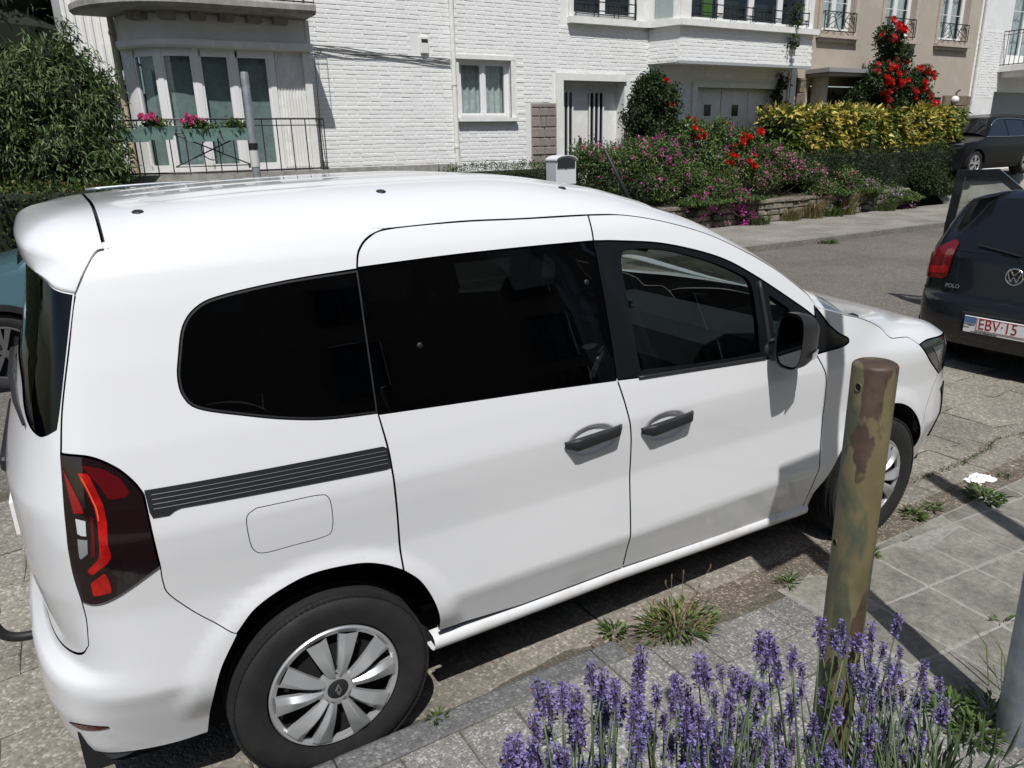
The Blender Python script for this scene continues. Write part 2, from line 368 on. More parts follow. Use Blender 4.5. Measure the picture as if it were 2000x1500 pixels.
# quarter: the tinted pane reaches the door gap, so the panel is cut in a notch there
quarter=poly(('l',(.243,.660),(.241,.843)),[(.241,.843),(.236,1.003),(.232,1.072),(.2195,1.172)],[(.2185,1.176),(.07,1.187),(-.042,1.208),(-.147,1.237),(-.259,1.274),(-.292,1.309),(-.298,1.355),(-.288,1.406),(-.262,1.486),(-.215,1.531),(-.143,1.551),(.026,1.570),(.2355,1.582)],
   [(.2355,1.589),(.25,1.631),(.292,1.667),(.365,1.6895)],('l',(.365,1.6895),(.30,1.6935),(-.40,1.6935)),quarter_edge,tl_top,tl_side,bumpl,archB)
both('quarter_panel',quarter,m_paint,holes=[shrink(fuel,-.0012)])
both('fuel_flap',fuel,m_paint,g=.0012,one=1)
both('fuel_flap_blank',fuel,m_paint,g=-.001,one=-1)
both('quarter_window',qg,m_priv,out=-.004,g=.0015,depth=.004)
# seal line round the quarter window
both('window_seal',qg,m_black,holes=[shrink(qg,.0055)],out=-.001,g=.0008,depth=.006)
rail=poly(('l',(-.4255,1.094),(.231,1.077),(.2345,1.006),(-.361,1.030),(-.366,1.016),(-.421,1.018),(-.4255,1.094)),d=.02)
rl=both('door_rail',rail,m_black,out=.0035,g=.001,depth=.006)
for sd in (1,-1):
    mb=MB()
    for k in range(4):
        zz=[.015+.0125*k]*2; pts=[]
        for q in np.linspace(-.41,.225,24):
            zt=1.094+(1.077-1.094)*(q+.4255)/.656; Q=P(q,zt-zz[0])+N(q,zt-zz[0])*.0042; pts.append((Q[0],Q[1]*sd,Q[2]))
        mb.tube(pts,.0011,4)
    mb.build('rail_groove',mat('rail_edge',(.10,.105,.11),.5),rl[sd])
# sliding door
ex=[]
for (cs,cz,a,b) in DIMPLES:
    gx,gy=np.meshgrid(np.arange(cs-a-.01,cs+a+.01,.005),np.arange(cz-b-.01,cz+b+.01,.005)); ex.append(np.stack([gx.ravel(),gy.ravel()],1))
wtop=[(.2355,1.585),(.40,1.590),(.577,1.594),(.85,1.595),(1.095,1.593)]
sill_t=lambda a,b:('l',(a,.336-(a-1.162)*.060 if a>1.162 else .336),(b,.336-(b-1.162)*.060 if b>1.162 else .336))
slide_low=poly([(.2185,1.172),(.5,1.157),(.8,1.141),(1.098,1.122)],Blow,('l',(1.162,.336),(.70,.336),(.362,.366)),archC[::-1],Clow[::-1])
sl=both('sliding_door',slide_low,m_paint,extra=ex[0])
slide_up=poly(wtop,Bup[::-1],roofgap[::-1])
both('door_top',slide_up,m_paint,parent=sl)
slg=poly([(.2355,1.585),(.577,1.594),(1.095,1.593)],Bmid,[(1.098,1.122),(.8,1.141),(.5,1.157),(.2185,1.172)],Cmid[::-1])
both('door_window',slg,m_priv,parent=sl,out=-.003,g=.002,depth=.004)
for sd in (1,-1):
    for (q,z) in ((.385,1.345),(1.033,1.462),(1.03,1.205)):    # glass fixing studs
        c=P(q,z)+N(q,z)*-.002; mb=MB(); mb.lathe([(.0001,.004),(.006,.0035),(.0095,.001),(.010,-.002)],16,'y')
        mb.v=[(c[0]+x,sd*(c[1]-y),c[2]+w) for x,y,w in mb.v]; mb.build('window_stud',m_black,sl[sd],True)
# front door
wfront=[(1.095,1.593),(1.208,1.584),(1.416,1.557),(1.661,1.491),(1.838,1.407),(2.082,1.259),(2.17,1.200)]
lead=[(2.175,1.249),(2.17,1.15),(2.158,1.047)]
fender_l=[(2.158,1.047),(2.2,.985),(2.229,.923),(2.245,.781),(2.243,.586),(2.255,.40),(2.257,.272)]
belt=[(1.098,1.122),(1.579,1.086),(1.866,1.073),(2.159,1.053)]
door_low=poly(belt,fender_l,('l',(2.257,.272),(1.70,.304),(1.162,.336)),Blow[::-1])
fd=both('front_door',door_low,m_paint,extra=ex[1])
both('door_top',poly(wfront[:],('l',(2.17,1.200),(2.173,1.23)),roofgap2[::-1],Bup),m_paint,parent=fd)
clear=poly([(1.200,1.30),(1.196,1.47),(1.206,1.535),(1.25,1.553),(1.411,1.537),(1.605,1.483),(1.76,1.42),(1.822,1.372),(1.828,1.26),(1.823,1.125),(1.815,1.108),(1.60,1.112),(1.25,1.136),(1.208,1.150),(1.200,1.30)])
ql=poly(('l',(1.915,1.320),(2.02,1.253),(2.045,1.150),(1.915,1.155),(1.915,1.320)))
wall_w=poly(wfront,('l',(2.17,1.2),(2.160,1.056)),belt[::-1],Bmid[::-1])
both('window_surround',wall_w,m_gloss,parent=fd,holes=[clear,ql],out=-.003,g=.002,depth=.012)
both('door_window',shrink(clear,-.012),m_clear,parent=fd,out=-.011,g=0,depth=.004)
both('quarterlight',shrink(ql,-.012),m_clear,parent=fd,out=-.0112,g=0,depth=.004)
for sd in (1,-1):      # rubber strips: belt strip and window divider
    mb=MB()
    for q in np.linspace(1.19,1.83,20): pass
    mb.tube([tuple(P(q,1.113-(q-1.19)*.052)*np.array([1,sd,1])+N(q,1.1)*np.array([1,sd,1])*.001) for q in np.linspace(1.195,1.85,22)],.0075,6)
    mb.tube([tuple(P(1.868+.012*t,1.378-.30*t)*np.array([1,sd,1])) for t in np.linspace(0,1,10)],.009,6)
    mb.build('window_rubber',m_black,fd[sd],True)
tri=poly(('l',(2.175,1.243),(2.261,1.150)),[(2.261,1.150),(2.32,1.108),(2.372,1.083),(2.384,1.068),(2.372,1.058),(2.324,1.050),(2.24,1.048),(2.162,1.049)],('l',(2.162,1.049),(2.172,1.15),(2.175,1.243)))
both('corner_pane',tri,m_gloss,out=-.002,depth=.008)
# front wing
hoodl=[(2.368,1.182),(2.464,1.157),(2.58,1.118),(2.672,1.076),(2.715,1.040),(2.749,1.020),(2.83,1.010),(2.90,.998),(2.969,.957)]
hl_low=[(2.969,.957),(3.06,.87),(3.15,.808),(3.245,.752)]
split=[(3.245,.752),(3.157,.676),(3.076,.520)]
_a=np.linspace(math.radians(186),math.radians(29),26); archF=[(2.705+.408*math.cos(t),.300+.408*math.sin(t)) for t in _a]
archF2=[(2.705+.408*math.cos(t),.300+.408*math.sin(t)) for t in np.linspace(math.radians(29),math.radians(-6),10)]
split[-1]=archF[-1]
wing=poly(('l',(2.158,1.045),(2.24,1.047)),[(2.24,1.047),(2.324,1.049),(2.372,1.057),(2.3855,1.068),(2.373,1.084),(2.32,1.109),(2.261,1.151)],('l',(2.261,1.151),(2.176,1.246)),[(2.176,1.248),(2.205,1.233),(2.285,1.21),(2.368,1.182)],hoodl,hl_low,split,archF[::-1],('l',archF[0],(2.275,.262)),('l',(2.275,.262),(2.257,.272)),fender_l[::-1])
both('front_wing',wing,m_paint)
headl=poly(hl_low,[(3.245,.752),(3.36,.765),(3.50,.80),(3.66,.84)],('l',(3.66,.84),(3.66,.905)),[(3.66,.905),(3.42,.935),(3.20,.952),(3.06,.962),(2.969,.957)])
hd=both('headlight',headl,m_gloss,out=.003,depth=.02)
fb_top=[(3.245,.752),(3.36,.765),(3.50,.80),(3.66,.84),(4.0,.85),(SMAX,.85)]
bump_f=poly(split[::-1],fb_top,('l',(SMAX,.85),(SMAX,.22)),('l',(SMAX,.22),(3.35,.20)),[(3.35,.20),(3.22,.205),(3.125,.235)],archF2[::-1])
nmesh('front_bumper',[patch(shrink(bump_f,0),(),0,.03,.014,1),patch(shrink(bump_f,0),(),0,.03,.014,-1)],m_paint,van)
both('bumper_insert',poly([(3.30,.66),(3.36,.60),(3.40,.50),(3.36,.36)],('l',(3.36,.36),(3.9,.36)),('l',(3.9,.36),(3.9,.62)),[(3.9,.62),(3.6,.64),(3.42,.665),(3.30,.66)]),m_black,out=.006)
lamp_in=poly(('l',(3.08,.925),(3.30,.915),(3.42,.86),(3.30,.80),(3.20,.815),(3.08,.925)),d=.02)
both('lamp_unit',lamp_in,mat('headlamp_dark',(.05,.06,.08),.1,coat=1),parent=hd,out=.0045,depth=.004,grid=.05)
# rear: tailgate, glass, lamps, bumper
tg=poly(('l',(SMIN,.60),(-1.0,.60)),[(-1.0,.60),(-.80,.605),(-.70,.625),(-.655,.66)],[(-.655,.66),(-.640,.74),(-.6375,.807)],[(-.6375,.807),(-.641,.90),(-.6325,1.045),(-.6325,1.206)],[(-.6325,1.206),(-.6195,1.313),(-.579,1.45),(-.534,1.589)],[(-.534,1.589),(-.721,1.613),(-1.0,1.640),(SMIN,1.655)],('l',(SMIN,1.655),(SMIN,.60)))
tglass=poly([(-.642,1.262),(-.70,1.243),(-.756,1.236),(-.84,1.25),(-.926,1.285),(-1.02,1.34),(-1.2,1.365),(SMIN,1.37)],('l',(SMIN,1.37),(SMIN,1.652)),[(SMIN,1.652),(-1.0,1.637),(-.721,1.610),(-.541,1.586)],[(-.541,1.586),(-.584,1.45),(-.625,1.313),(-.642,1.262)])
tgo=nmesh('tailgate',[patch(tg,[tglass],0,.024,.014,s_) for s_ in (1,-1)],m_paint,van)
nmesh('rear_window',[patch(shrink(tglass,0.0004),(),-.003,.024,.004,s_) for s_ in (1,-1)],m_priv,tgo)
tl=poly(tl_top,tl_side,tl_bot,tl_in)
tlo=both('tail_light',tl,mat('lamp_smoked',(.012,.005,.006),.06,coat=1),out=.006,depth=.02,g=.002)
def lampbit(name,pts,m,o=.0075): both(name,poly(('l',)+tuple(pts+[pts[0]]),d=.012),m,parent=tlo,out=o,g=0,depth=.002,grid=.03)
lampbit('light_strip',[(-.577,1.159),(-.549,1.155),(-.537,1.118),(-.523,1.072),(-.522,1.025),(-.528,.97),(-.525,.937),(-.537,.919),(-.583,.887),(-.592,.902),(-.556,.935),(-.549,.963),(-.544,1.029),(-.546,1.072),(-.563,1.121)],m_red)
lampbit('light_edge',[(-.571,1.152),(-.566,1.150),(-.550,1.105),(-.538,1.066),(-.538,1.03),(-.541,1.03),(-.543,1.068),(-.555,1.110)],mat('lamp_orange_edge',(.80,.10,.04),.15,coat=1),.0092)
lampbit('lower_reflector',[(-.590,.865),(-.550,.893),(-.544,.874),(-.543,.832),(-.592,.823)],m_red)
lampbit('reversing_lamp',[(-.597,1.046),(-.572,1.038),(-.576,.998),(-.597,1.002)],m_lampw)
lampbit('fog_lamp',[(-.599,.992),(-.574,.988),(-.580,.951),(-.604,.934)],mat('lamp_grey',(.24,.25,.26),.15,coat=1),.0072)
lampbit('inner_lens',[(-.618,1.169),(-.606,1.146),(-.583,1.093),(-.572,1.057),(-.600,1.058)],mat('lamp_mid_red',(.24,.008,.008),.12,coat=1),.007)
lampbit('upper_lens',[(-.568,1.179),(-.515,1.165),(-.474,1.134),(-.458,1.095),(-.468,1.084),(-.510,1.085),(-.527,1.123)],m_redd,.0068)
lampbit('side_lens',[(-.575,.94),(-.565,.99),(-.560,1.05),(-.552,1.05),(-.556,.99),(-.562,.945)],m_redd,.0069)
rb=poly(('l',(SMIN,.285),(-.75,.285)),[(-.75,.285),(-.60,.268),(-.48,.262),(-.384,.265)],archA,bumpl[::-1],tl_bot,[(-.633,.807),(-.636,.74),(-.651,.66)],[(-.651,.66),(-.70,.617),(-.80,.597),(-1.0,.592)],('l',(-1.0,.592),(SMIN,.592)),('l',(SMIN,.592),(SMIN,.285)))
rbo=nmesh('rear_bumper',[patch(rb,(),0,.02,.02,s_) for s_ in (1,-1)],m_paint,van)
both('bumper_reflector',poly([(-.78,.395),(-.74,.402),(-.69,.400),(-.645,.392),(-.70,.383),(-.75,.383),(-.78,.395)],d=.008),m_redd,parent=rbo,out=.003,g=0)
both('bumper_lower_trim',poly(('l',(SMIN,.283),(-.75,.283)),[(-.75,.283),(-.68,.275),(-.60,.262)],[(-.60,.262),(-.70,.235),(-.85,.225),(SMIN,.225)],('l',(SMIN,.225),(SMIN,.283))),mat('bumper_grey_plastic',(.06,.075,.085),.6),parent=rbo,out=-.004,g=0)
# sill
for sd in (1,-1):
    prof=[(-.03,.044),(.004,.040),(.016,.030),(.020,.014),(.016,-.004),(.003,-.018),(-.016,-.024),(-.06,-.024)]; Gd=[]
    for q in np.linspace(.352,2.285,60):
        zc=.292-(q-1.162)*.024 if q<1.162 else .292-(q-1.162)*.042
        if q<1.162: zc=.292
        b=P(q,zc); n=N(q,.6); Gd.append([(b[0],sd*(b[1]+n[1]*o_),zc+h_) for o_,h_ in prof])
    v,f,n=gridn(Gd); nmesh('sill',[fixup(v,f,n,np.array([0,-sd,0]))],m_paint,van)
# roof, pillars, windscreen : lofted between the cant rail and the centre line
EDGE=[(-.40,1.69),(-.2,1.69),(0,1.69),(.30,1.69),(.365,1.688),(.609,1.692),(.836,1.686),(1.104,1.681)]+roofgap2[1:-1]+[(2.177,1.252),(2.205,1.235),(2.285,1.212),(2.368,1.184)]
_E=smooth_path([tuple(P(a,b)) for a,b in EDGE],10); _E=np.vstack([_E,smooth_path([tuple(_E[-1]),(2.47,-.70,1.165),(2.57,-.48,1.163),(2.645,-.25,1.158),(2.68,-.001,1.155)],10)[1:]])
_k=[]
for a,b in EDGE:
    q=P(a,b+.01)-P(a,b-.01); _k.append(.02/max(abs(q[1]),.006))
_Kx=[P(a,b)[0] for a,b in EDGE]
CEN=smooth_path([(-.60,1.765),(-.40,1.788),(0,1.815),(.5,1.826),(.9,1.820),(1.2,1.780),(1.35,1.748),(1.6,1.672),(1.8,1.588),(2.0,1.480),(2.3,1.312),(2.68,1.156)],12)
def Q(x,w):
    """w 0 at the cant rail, 1 on the centre line, 2 at the other rail"""
    sg=-1. if w<=1 else 1.; w=w if w<=1 else 2-w
    ey=np.interp(x,_E[:,0],_E[:,1]); ez=np.interp(x,_E[:,0],_E[:,2]); zc=np.interp(x,CEN[:,0],CEN[:,1]); k=np.interp(x,_Kx,_k)
    d=max(zc-ez,.002); n=min(max(k*abs(ey)/d,1.7),5.5); y=abs(ey)*(1-w); z=ez+d*(1-(1-w)**n)
    if x<1.45:
        for yr in (.16,.42): z-=.0075*math.exp(-((y-yr)/.020)**2)*float(sstep(-.36,-.2,x))*float(1-sstep(1.1,1.4,x))
    return (x,sg*y,z)
def loft(name,xs,ws,m,parent=van,dz=0):
    Gd=[[Q(x,w) for w in ws] for x in xs]; v,f,n=gridn(Gd); v,f,n=fixup(v,f,n,np.array([0.05,0,1.])); v=v+n*dz
    return nmesh(name,[(v,f,n)],m,parent)
wcos=lambda a,b,n:[a+(b-a)*(.5-.5*math.cos(math.pi*t)) for t in np.linspace(0,1,n)]
ws=[w for w in wcos(0,1,46)]+[2-w for w in wcos(0,1,46)[::-1][1:]]
roof=loft('roof',np.r_[np.linspace(-.395,1.46,90)],ws,m_paint)
for sd in (0,1):
    wr=[w if sd==0 else 2-w for w in np.linspace(0,.14,10)]; loft('windscreen_pillar',np.linspace(1.46,2.372,50),wr,m_paint)
loft('windscreen',np.linspace(1.462,2.678,50),list(np.linspace(.14,1.86,50)),m_clear,dz=-.003)
loft('roof_lining',np.linspace(-.40,1.46,30),ws[::3]+[2.],m_trim,dz=-.035)
# roof fixings
for sd in (0,1):
    for x in (-.297,.405,1.095):
        w=.21; w=w if sd==0 else 2-w; q=Q(x,w); mb=MB(); mb.lathe([(.0001,.0035),(.012,.003),(.016,.0),(.017,-.003)],20); mb.build('roof_fixing',m_black,roof,True,loc=(q[0],q[1],q[2]),rot=((.22 if sd==0 else -.22),0,0))
# aerial
mb=MB(); q=np.array(Q(1.60,1.0)); tip=np.array([1.72,0,1.888]); bs=np.array([1.90,0,1.69])-np.array([1.72,0,1.888]); b0=tip+bs*1.02
x0=1.98; q=np.array(Q(x0,1.0)); mb.tube([q+np.array([0,0,.004]),q+(tip-q)*.25,tip],[.013,.011,.007],8); mb.lathe([(.0001,.03),(.024,.02),(.034,0)],16,c=tuple(q)); mb.build('aerial',m_black,roof,True)
# spoiler : from roof end round to the top of the tailgate glass
Gd=[]
lipS=[(-.534,1.589),(-.721,1.613),(-1.0,1.640),(SMIN,1.655)]; lip=dens(lipS,.005)
wl=wcos(0,1,30)
for i,w in enumerate(wl):
    a=np.array(Q(-.404,w)); a2=np.array(Q(-.36,w)); t=(a-a2)/np.linalg.norm(a-a2)
    ls,lz=lip[min(int(w**.75*(len(lip)-1)),len(lip)-1)]; b=P(ls,lz); nb=N(ls,lz); bl=b+nb*(.010*w+.001)
    bulge=.016*float(sstep(0,.5,w)); out=np.array([nb[0],nb[1],0]); out/=np.linalg.norm(out)
    kk=float(sstep(0,.35,w)); mid=(1-kk)*P(-.478,1.645)+kk*(b+out*bulge+np.array([0,0,.050+.025*w])); L=np.linalg.norm(mid-a)
    row=[]
    for u in np.linspace(0,1,14): # bezier a -> mid
        c1=a+t*L*.45; c2=mid+(np.array([0,0,.035+.02*w])-out*.02)*kk+(1-kk)*(a-mid)*.3; row.append((1-u)**3*a+3*u*(1-u)**2*c1+3*u*u*(1-u)*c2+u**3*mid)
    for u in np.linspace(0,1,8)[1:]:
        c1=mid+np.array([0,0,-.03])*kk+(1-kk)*(bl-mid)*.33; c2=bl+out*bulge*.35; row.append((1-u)**3*mid+3*u*(1-u)**2*c1+3*u*u*(1-u)*c2+u**3*bl)
    row=np.array(row)
    if i==0:
        qe=dens([(-.404,1.6925),(-.43,1.686),(-.475,1.645),(-.531,1.586)],.004); row0=np.array([P(*qe[int(k)])+N(*qe[int(k)])*.0005 for k in np.linspace(0,len(qe)-1,len(row))]); 
    sh=np.linspace(0,1,len(row))[:,None]; rb_=row0+(1-sh)*(a-row0[0])+sh*(row[-1]-row0[-1]); row=list((1-kk)*rb_+kk*row)
    row.append(b-nb*.01); Gd.append(row)
Gd=np.array(Gd); Gf=np.concatenate([Gd,Gd[::-1][1:]*np.array([1,-1,1])],0)
v,f,n=gridn(Gf); pcs=[fixup(v,f,n,np.array([-.5,0,1.]))]
for s_ in (1,-1):
    mb=MB(); mb.sheet((np.stack([Gd[0],Gd[0]+np.array([.012,.016,-.004])],0)*np.array([1,s_,1])).tolist()); mb.build('spoiler_edge',m_paint,van,fixn=False)
nmesh('roof_spoiler',pcs,m_paint,van)
both('spoiler_base',poly(('l',(-.395,1.688),(-.43,1.678),(-.470,1.636),(-.525,1.578),(-.545,1.590),(-.535,1.63),(-.47,1.70),(-.395,1.712),(-.395,1.688)),d=.012),m_paint,out=-.0045,g=0,depth=0,grid=.015)
# bonnet : patch between wing edge, cowl, centre line and nose
def bez(pts,n): return smooth_path(pts,n)
sideE=np.array([P(a,b) for a,b in dens(hoodl,.02)]); 
nose=[tuple(P(a,b)) for a,b in dens([(2.969,.957),(3.06,.966),(3.20,.957),(3.42,.940),(3.66,.91),(4.0,.90),(SMAX,.90)],.03)]
cowl=np.array(smooth_path([tuple(sideE[0]),(2.47,-.70,1.158),(2.57,-.48,1.156),(2.645,-.25,1.151),(2.68,0,1.149)],8))
cenl=np.array(smooth_path([(2.68,0,1.149),(2.95,0,1.115),(3.3,0,1.04),(3.5,0,.975),(nose[-1][0],0,nose[-1][2])],8))
def samp(Cc,t):
    Cc=np.array(Cc); L=np.r_[0,np.cumsum(np.linalg.norm(np.diff(Cc,axis=0),axis=1))]; return np.array([np.interp(t*L[-1],L,Cc[:,i]) for i in range(3)])
Gd=[]
for u in np.linspace(0,1,40):       # rear -> front
    row=[]
    for t in np.linspace(0,1,30):   # side -> centre
        S=(1-t)*samp(sideE,u)+t*samp(cenl,u)+(1-u)*samp(cowl,t)+u*samp(nose,t)-((1-t)*(1-u)*sideE[0]+t*(1-u)*cenl[0]+(1-t)*u*sideE[-1]+t*u*cenl[-1])
        S=S+np.array([0,0,.035*math.sin(math.pi*min(t*1.0,1))**.8*math.sin(math.pi*u)**.8 if t<.999 else 0])*(1-t)
        row.append(S)
    Gd.append(row)
Gd=np.array(Gd); Gf=np.concatenate([Gd,Gd[:,::-1][:,1:]*np.array([1,-1,1])],1)
v,f,n=gridn(Gf); nmesh('bonnet',[fixup(v,f,n,np.array([.2,0,1.]))],m_paint,van)
for sd in (1,-1):
    mb=MB(); q=[P(a,b)+N(a,b)*.004 for a,b in ((2.375,1.184),(2.42,1.172),(2.468,1.157),(2.46,1.168),(2.42,1.183))]; mb.add([(c[0],sd*c[1],c[2]) for c in q],[tuple(range(5))]); mb.build('bonnet_slot',m_black,van,fixn=False)  # flat black wedge standing in for the shade in the bonnet slot
# dark inner shell, arches, floor
for sd in (1,-1):
    shell=poly(('l',(-.62,.30),(-.45,.30),(-.45,.75),(.45,.75),(.45,.30),(2.25,.28),(2.25,.73),(3.1,.73),(3.15,.85),(2.36,1.04),(2.16,1.24),(1.95,1.41),(1.63,1.568),(1.26,1.66),(.36,1.675),(-.38,1.68),(-.60,1.25),(-.62,.30)),d=.03)
    hls=[shrink(qg,.012),poly(('l',(.25,1.575),(1.075,1.575),(1.08,1.14),(.25,1.185),(.25,1.575)),d=.03),shrink(clear,-.005),shrink(ql,.004)]
    v,f,n=patch(shell,hls,-.028,.05,0,sd); nmesh('side_lining',[(v,f,n)],m_dark,van)
    for hx,nm in ((0.,'rear'),(2.705,'front')):
        mb=MB(); r=.415 if hx else .425; Gd=[]
        for a in np.linspace(math.radians(-6),math.radians(186),30): Gd.append([(hx+r*math.cos(a),sd*y,.31+r*math.sin(a)) for y in (-.79-.10*max(0,math.sin(a))**.7,-.75,-.52)])
        mb.sheet(Gd); 
        mb.add([(hx+r*1.0*math.cos(a),sd*-.52,.31+r*math.sin(a)) for a in np.linspace(math.radians(-12),math.radians(192),30)],[tuple(range(30))])
        mb.build('wheel_arch',m_dark,van,fixn=False)
mb=MB(); mb.box(-.70,3.35,-.74,.74,.215,.36); mb.box(.45,2.25,-.83,.83,.245,.36); mb.build('floor_pan',m_dark,van)
# cabin
mb=MB()
mb.box(2.02,2.52,-.70,.70,.80,1.06,bev=.06); mb.build('dashboard',m_trim,van)
mb=MB(); mb.box(2.05,2.15,.25,.62,1.05,1.12,bev=.03); mb.build('instrument_hood',m_trim,van)
mb=MB(); _t=[(1.93+.06*math.cos(a)*.5,.40+.18*math.sin(a),.98+.17*math.cos(a)) for a in np.linspace(0,2*math.pi,28)]; mb.tube(_t,.014,8,cap=False); mb.tube([(1.93,.40,.98),(2.1,.40,.90)],.03,8); mb.box(1.92,1.94,.26,.54,.965,.995); mb.build('steering_wheel',m_trim,van,True)
def seat(x,y,w=.25):
    mb=MB(); mb.box(x-.25,x+.26,y-w,y+w,.46,.64,bev=.06); mb.build('seat',m_seat,van,True,angle=50)
    mb=MB(); mb.box(-.065,.065,-w*.95,w*.95,0,.62,bev=.05); o=mb.build('seat_back',m_seat,van,True,angle=50,loc=(x-.25,y,.58),rot=(0,-.22,0))
    mb=MB(); mb.box(-.05,.05,-.14,.14,.66,.86,bev=.04); mb.tube([(0,-.06,.58),(0,-.06,.7)],.006,6); mb.tube([(0,.06,.58),(0,.06,.7)],.006,6); mb.build('headrest',m_seat,van,True,angle=50,loc=(x-.25,y,.58),rot=(0,-.22,0))
for y in (-.40,.40): seat(1.45,y)
for y in (-.45,0.,.45): seat(.62,y,.22)
mb=MB(); mb.box(2.22,2.26,-.14,.14,1.52,1.60,bev=.015); mb.tube([(2.20,0,1.60),(2.23,0,1.56)],.01,6); 
mb.xf(Matrix.Translation((-.36,0,-.10))); mb.build('interior_mirror',m_black,van)
mb=MB(); mb.box(-.45,.36,-.70,.70,.36,.40); mb.box(.36,2.1,-.75,.75,.36,.385); mb.build('cabin_floor',m_trim,van)
# wheels ------------------------------------------------------------------
def wheel(name,c,R,w,sd,parent,rr=.208,cap=True):
    mb=MB(); hw=w/2; n=96; prof=[(rr-.004,-hw*.55),(rr+.006,-hw*.86),(R*.80,-hw*1.0),(R*.90,-hw*1.0),(R*.962,-hw*.90),(R*.985,-hw*.80)]
    for g_ in (-.42,-.14,.14,.42): prof+=[(R,hw*(g_-.075)*1.6),(R-.007,hw*(g_-.06)*1.6),(R-.007,hw*(g_+.06)*1.6),(R,hw*(g_+.075)*1.6)] 
    prof+=[(R*.985,hw*.80),(R*.962,hw*.90),(R*.90,hw),(R*.80,hw),(rr+.006,hw*.86),(rr-.004,hw*.55)]
    mb.lathe(prof,n,'y'); 
    for j in range(110):  # shoulder blocks
        a=2*math.pi*j/110; ca,sa=math.cos(a),math.sin(a)
        for s_ in (-1,):
            mb.obox((ca*R*.978,s_*hw*.80,sa*R*.978),(ca*.0030,0,sa*.0030),(0,hw*.13,0),(-sa*.0078,0,ca*.0078))
    for v in range(0): pass
    if sd<0: mb.v=[(x,-y,z) for x,y,z in mb.v]
    o=mb.build(name,m_rubber,parent,True,angle=35,loc=c); return o
def hubcap(parent,sd,rr=.208,y0=-.088,rot=.12):
    r=rr
    mb=MB(); mb.lathe([(r-.001,.010),(r,-.002),(r-.004,-.006),(r-.012,-.004),(r-.016,.004)],72,'y')
    mb.lathe([(r-.004,-.006),(r-.020,-.001),(r-.022,.010)],72,'y')
    def pt(ca,sa,rad,lat,h): return (rad*ca-lat*sa,h,rad*sa+lat*ca)
    for k in range(10):
        sg=1 if k%2 else -1; base=2*math.pi*(k//2)/5+rot+sg*.272; ca,sa=math.cos(base),math.sin(base)
        rows=[]
        for t in np.linspace(0,1,7):
            rad=.048+(r-.018-.048)*t; hw=.0115+.0205*t**.85; h0=-.014-.008*math.sin(math.pi*min(t+.12,1)); rg=-.013*math.sin(math.pi*(t*.86+.10)); mid=-sg*hw*.35
            rows.append([pt(ca,sa,rad,-hw,h0+.016),pt(ca,sa,rad,-hw,h0+.003),pt(ca,sa,rad,mid-.002,h0+rg),pt(ca,sa,rad,mid+.002,h0+rg),pt(ca,sa,rad,hw,h0+.003),pt(ca,sa,rad,hw,h0+.016)])
        mb.sheet(rows)
    mb.lathe([(.066,.004),(.062,-.010),(.045,-.016),(.034,-.016)],40,'y')
    if sd<0: mb.v=[(x,-y,z) for x,y,z in mb.v]
    o=mb.build('hubcap',m_silver,parent,True,angle=24,loc=(0,y0*sd,0))
    mb=MB(); mb.lathe([(r-.01,.028),(.17,.032),(.10,.026),(.001,.026)],40,'y')
    if sd<0: mb.v=[(x,-y,z) for x,y,z in mb.v]
    mb.build('steel_rim',m_dark,parent,True,loc=(0,y0*sd,0))
    for k in range(5):
        a=2*math.pi*k/5+rot; cx,cz=.070*math.cos(a),.070*math.sin(a)
        mb=MB(); mb.lathe([(.0001,-.007),(.0115,-.007),(.0135,-.0155),(.016,-.015)],14,'y',c=(cx,0,cz))
        if sd<0: mb.v=[(x,-y,z) for x,y,z in mb.v]
        mb.build('wheel_nut',mat('nut_dark',(.03,.03,.032),.4,metal=.5),o,True,angle=30)
    mb=MB(); mb.lathe([(.0001,-.021),(.028,-.020),(.034,-.016)],32,'y')
    if sd<0: mb.v=[(x,-y,z) for x,y,z in mb.v]
    cp=mb.build('centre_cap',m_black,o,True)
    mb=MB()       # diamond badge: two interlocking outlines
    for sc_,off_ in ((1.,0),(.62,0)):
        q=[(0,.019*sc_),(.0105*sc_,0),(0,-.019*sc_),(-.0105*sc_,0)]
        if sc_<1: segs=[(0,1),(1,2)],[(2,3),(3,0)]
        for i in range(4):
            a,b=q[i],q[(i+1)%4]
            if sc_==1. and i in (0,): b=(a[0]*.35+b[0]*.65,a[1]*.35+b[1]*.65)
            if sc_==1. and i in (2,): b=(a[0]*.35+b[0]*.65,a[1]*.35+b[1]*.65)
            mb.tube([(a[0],-.0222,a[1]),(b[0],-.0222,b[1])],.0011,5,up=(0,1,0))
    if sd<0: mb.v=[(x,-y,z) for x,y,z in mb.v]
    mb.build('badge',m_chrome,cp)
RW=.3185
for hx in (0.,2.716):
    for sd in (1,-1):
        t=wheel('wheel',(hx,-.805*sd,RW-.004),RW,.205,sd,van); hubcap(t,sd,rot=.30 if hx==0 else .9)
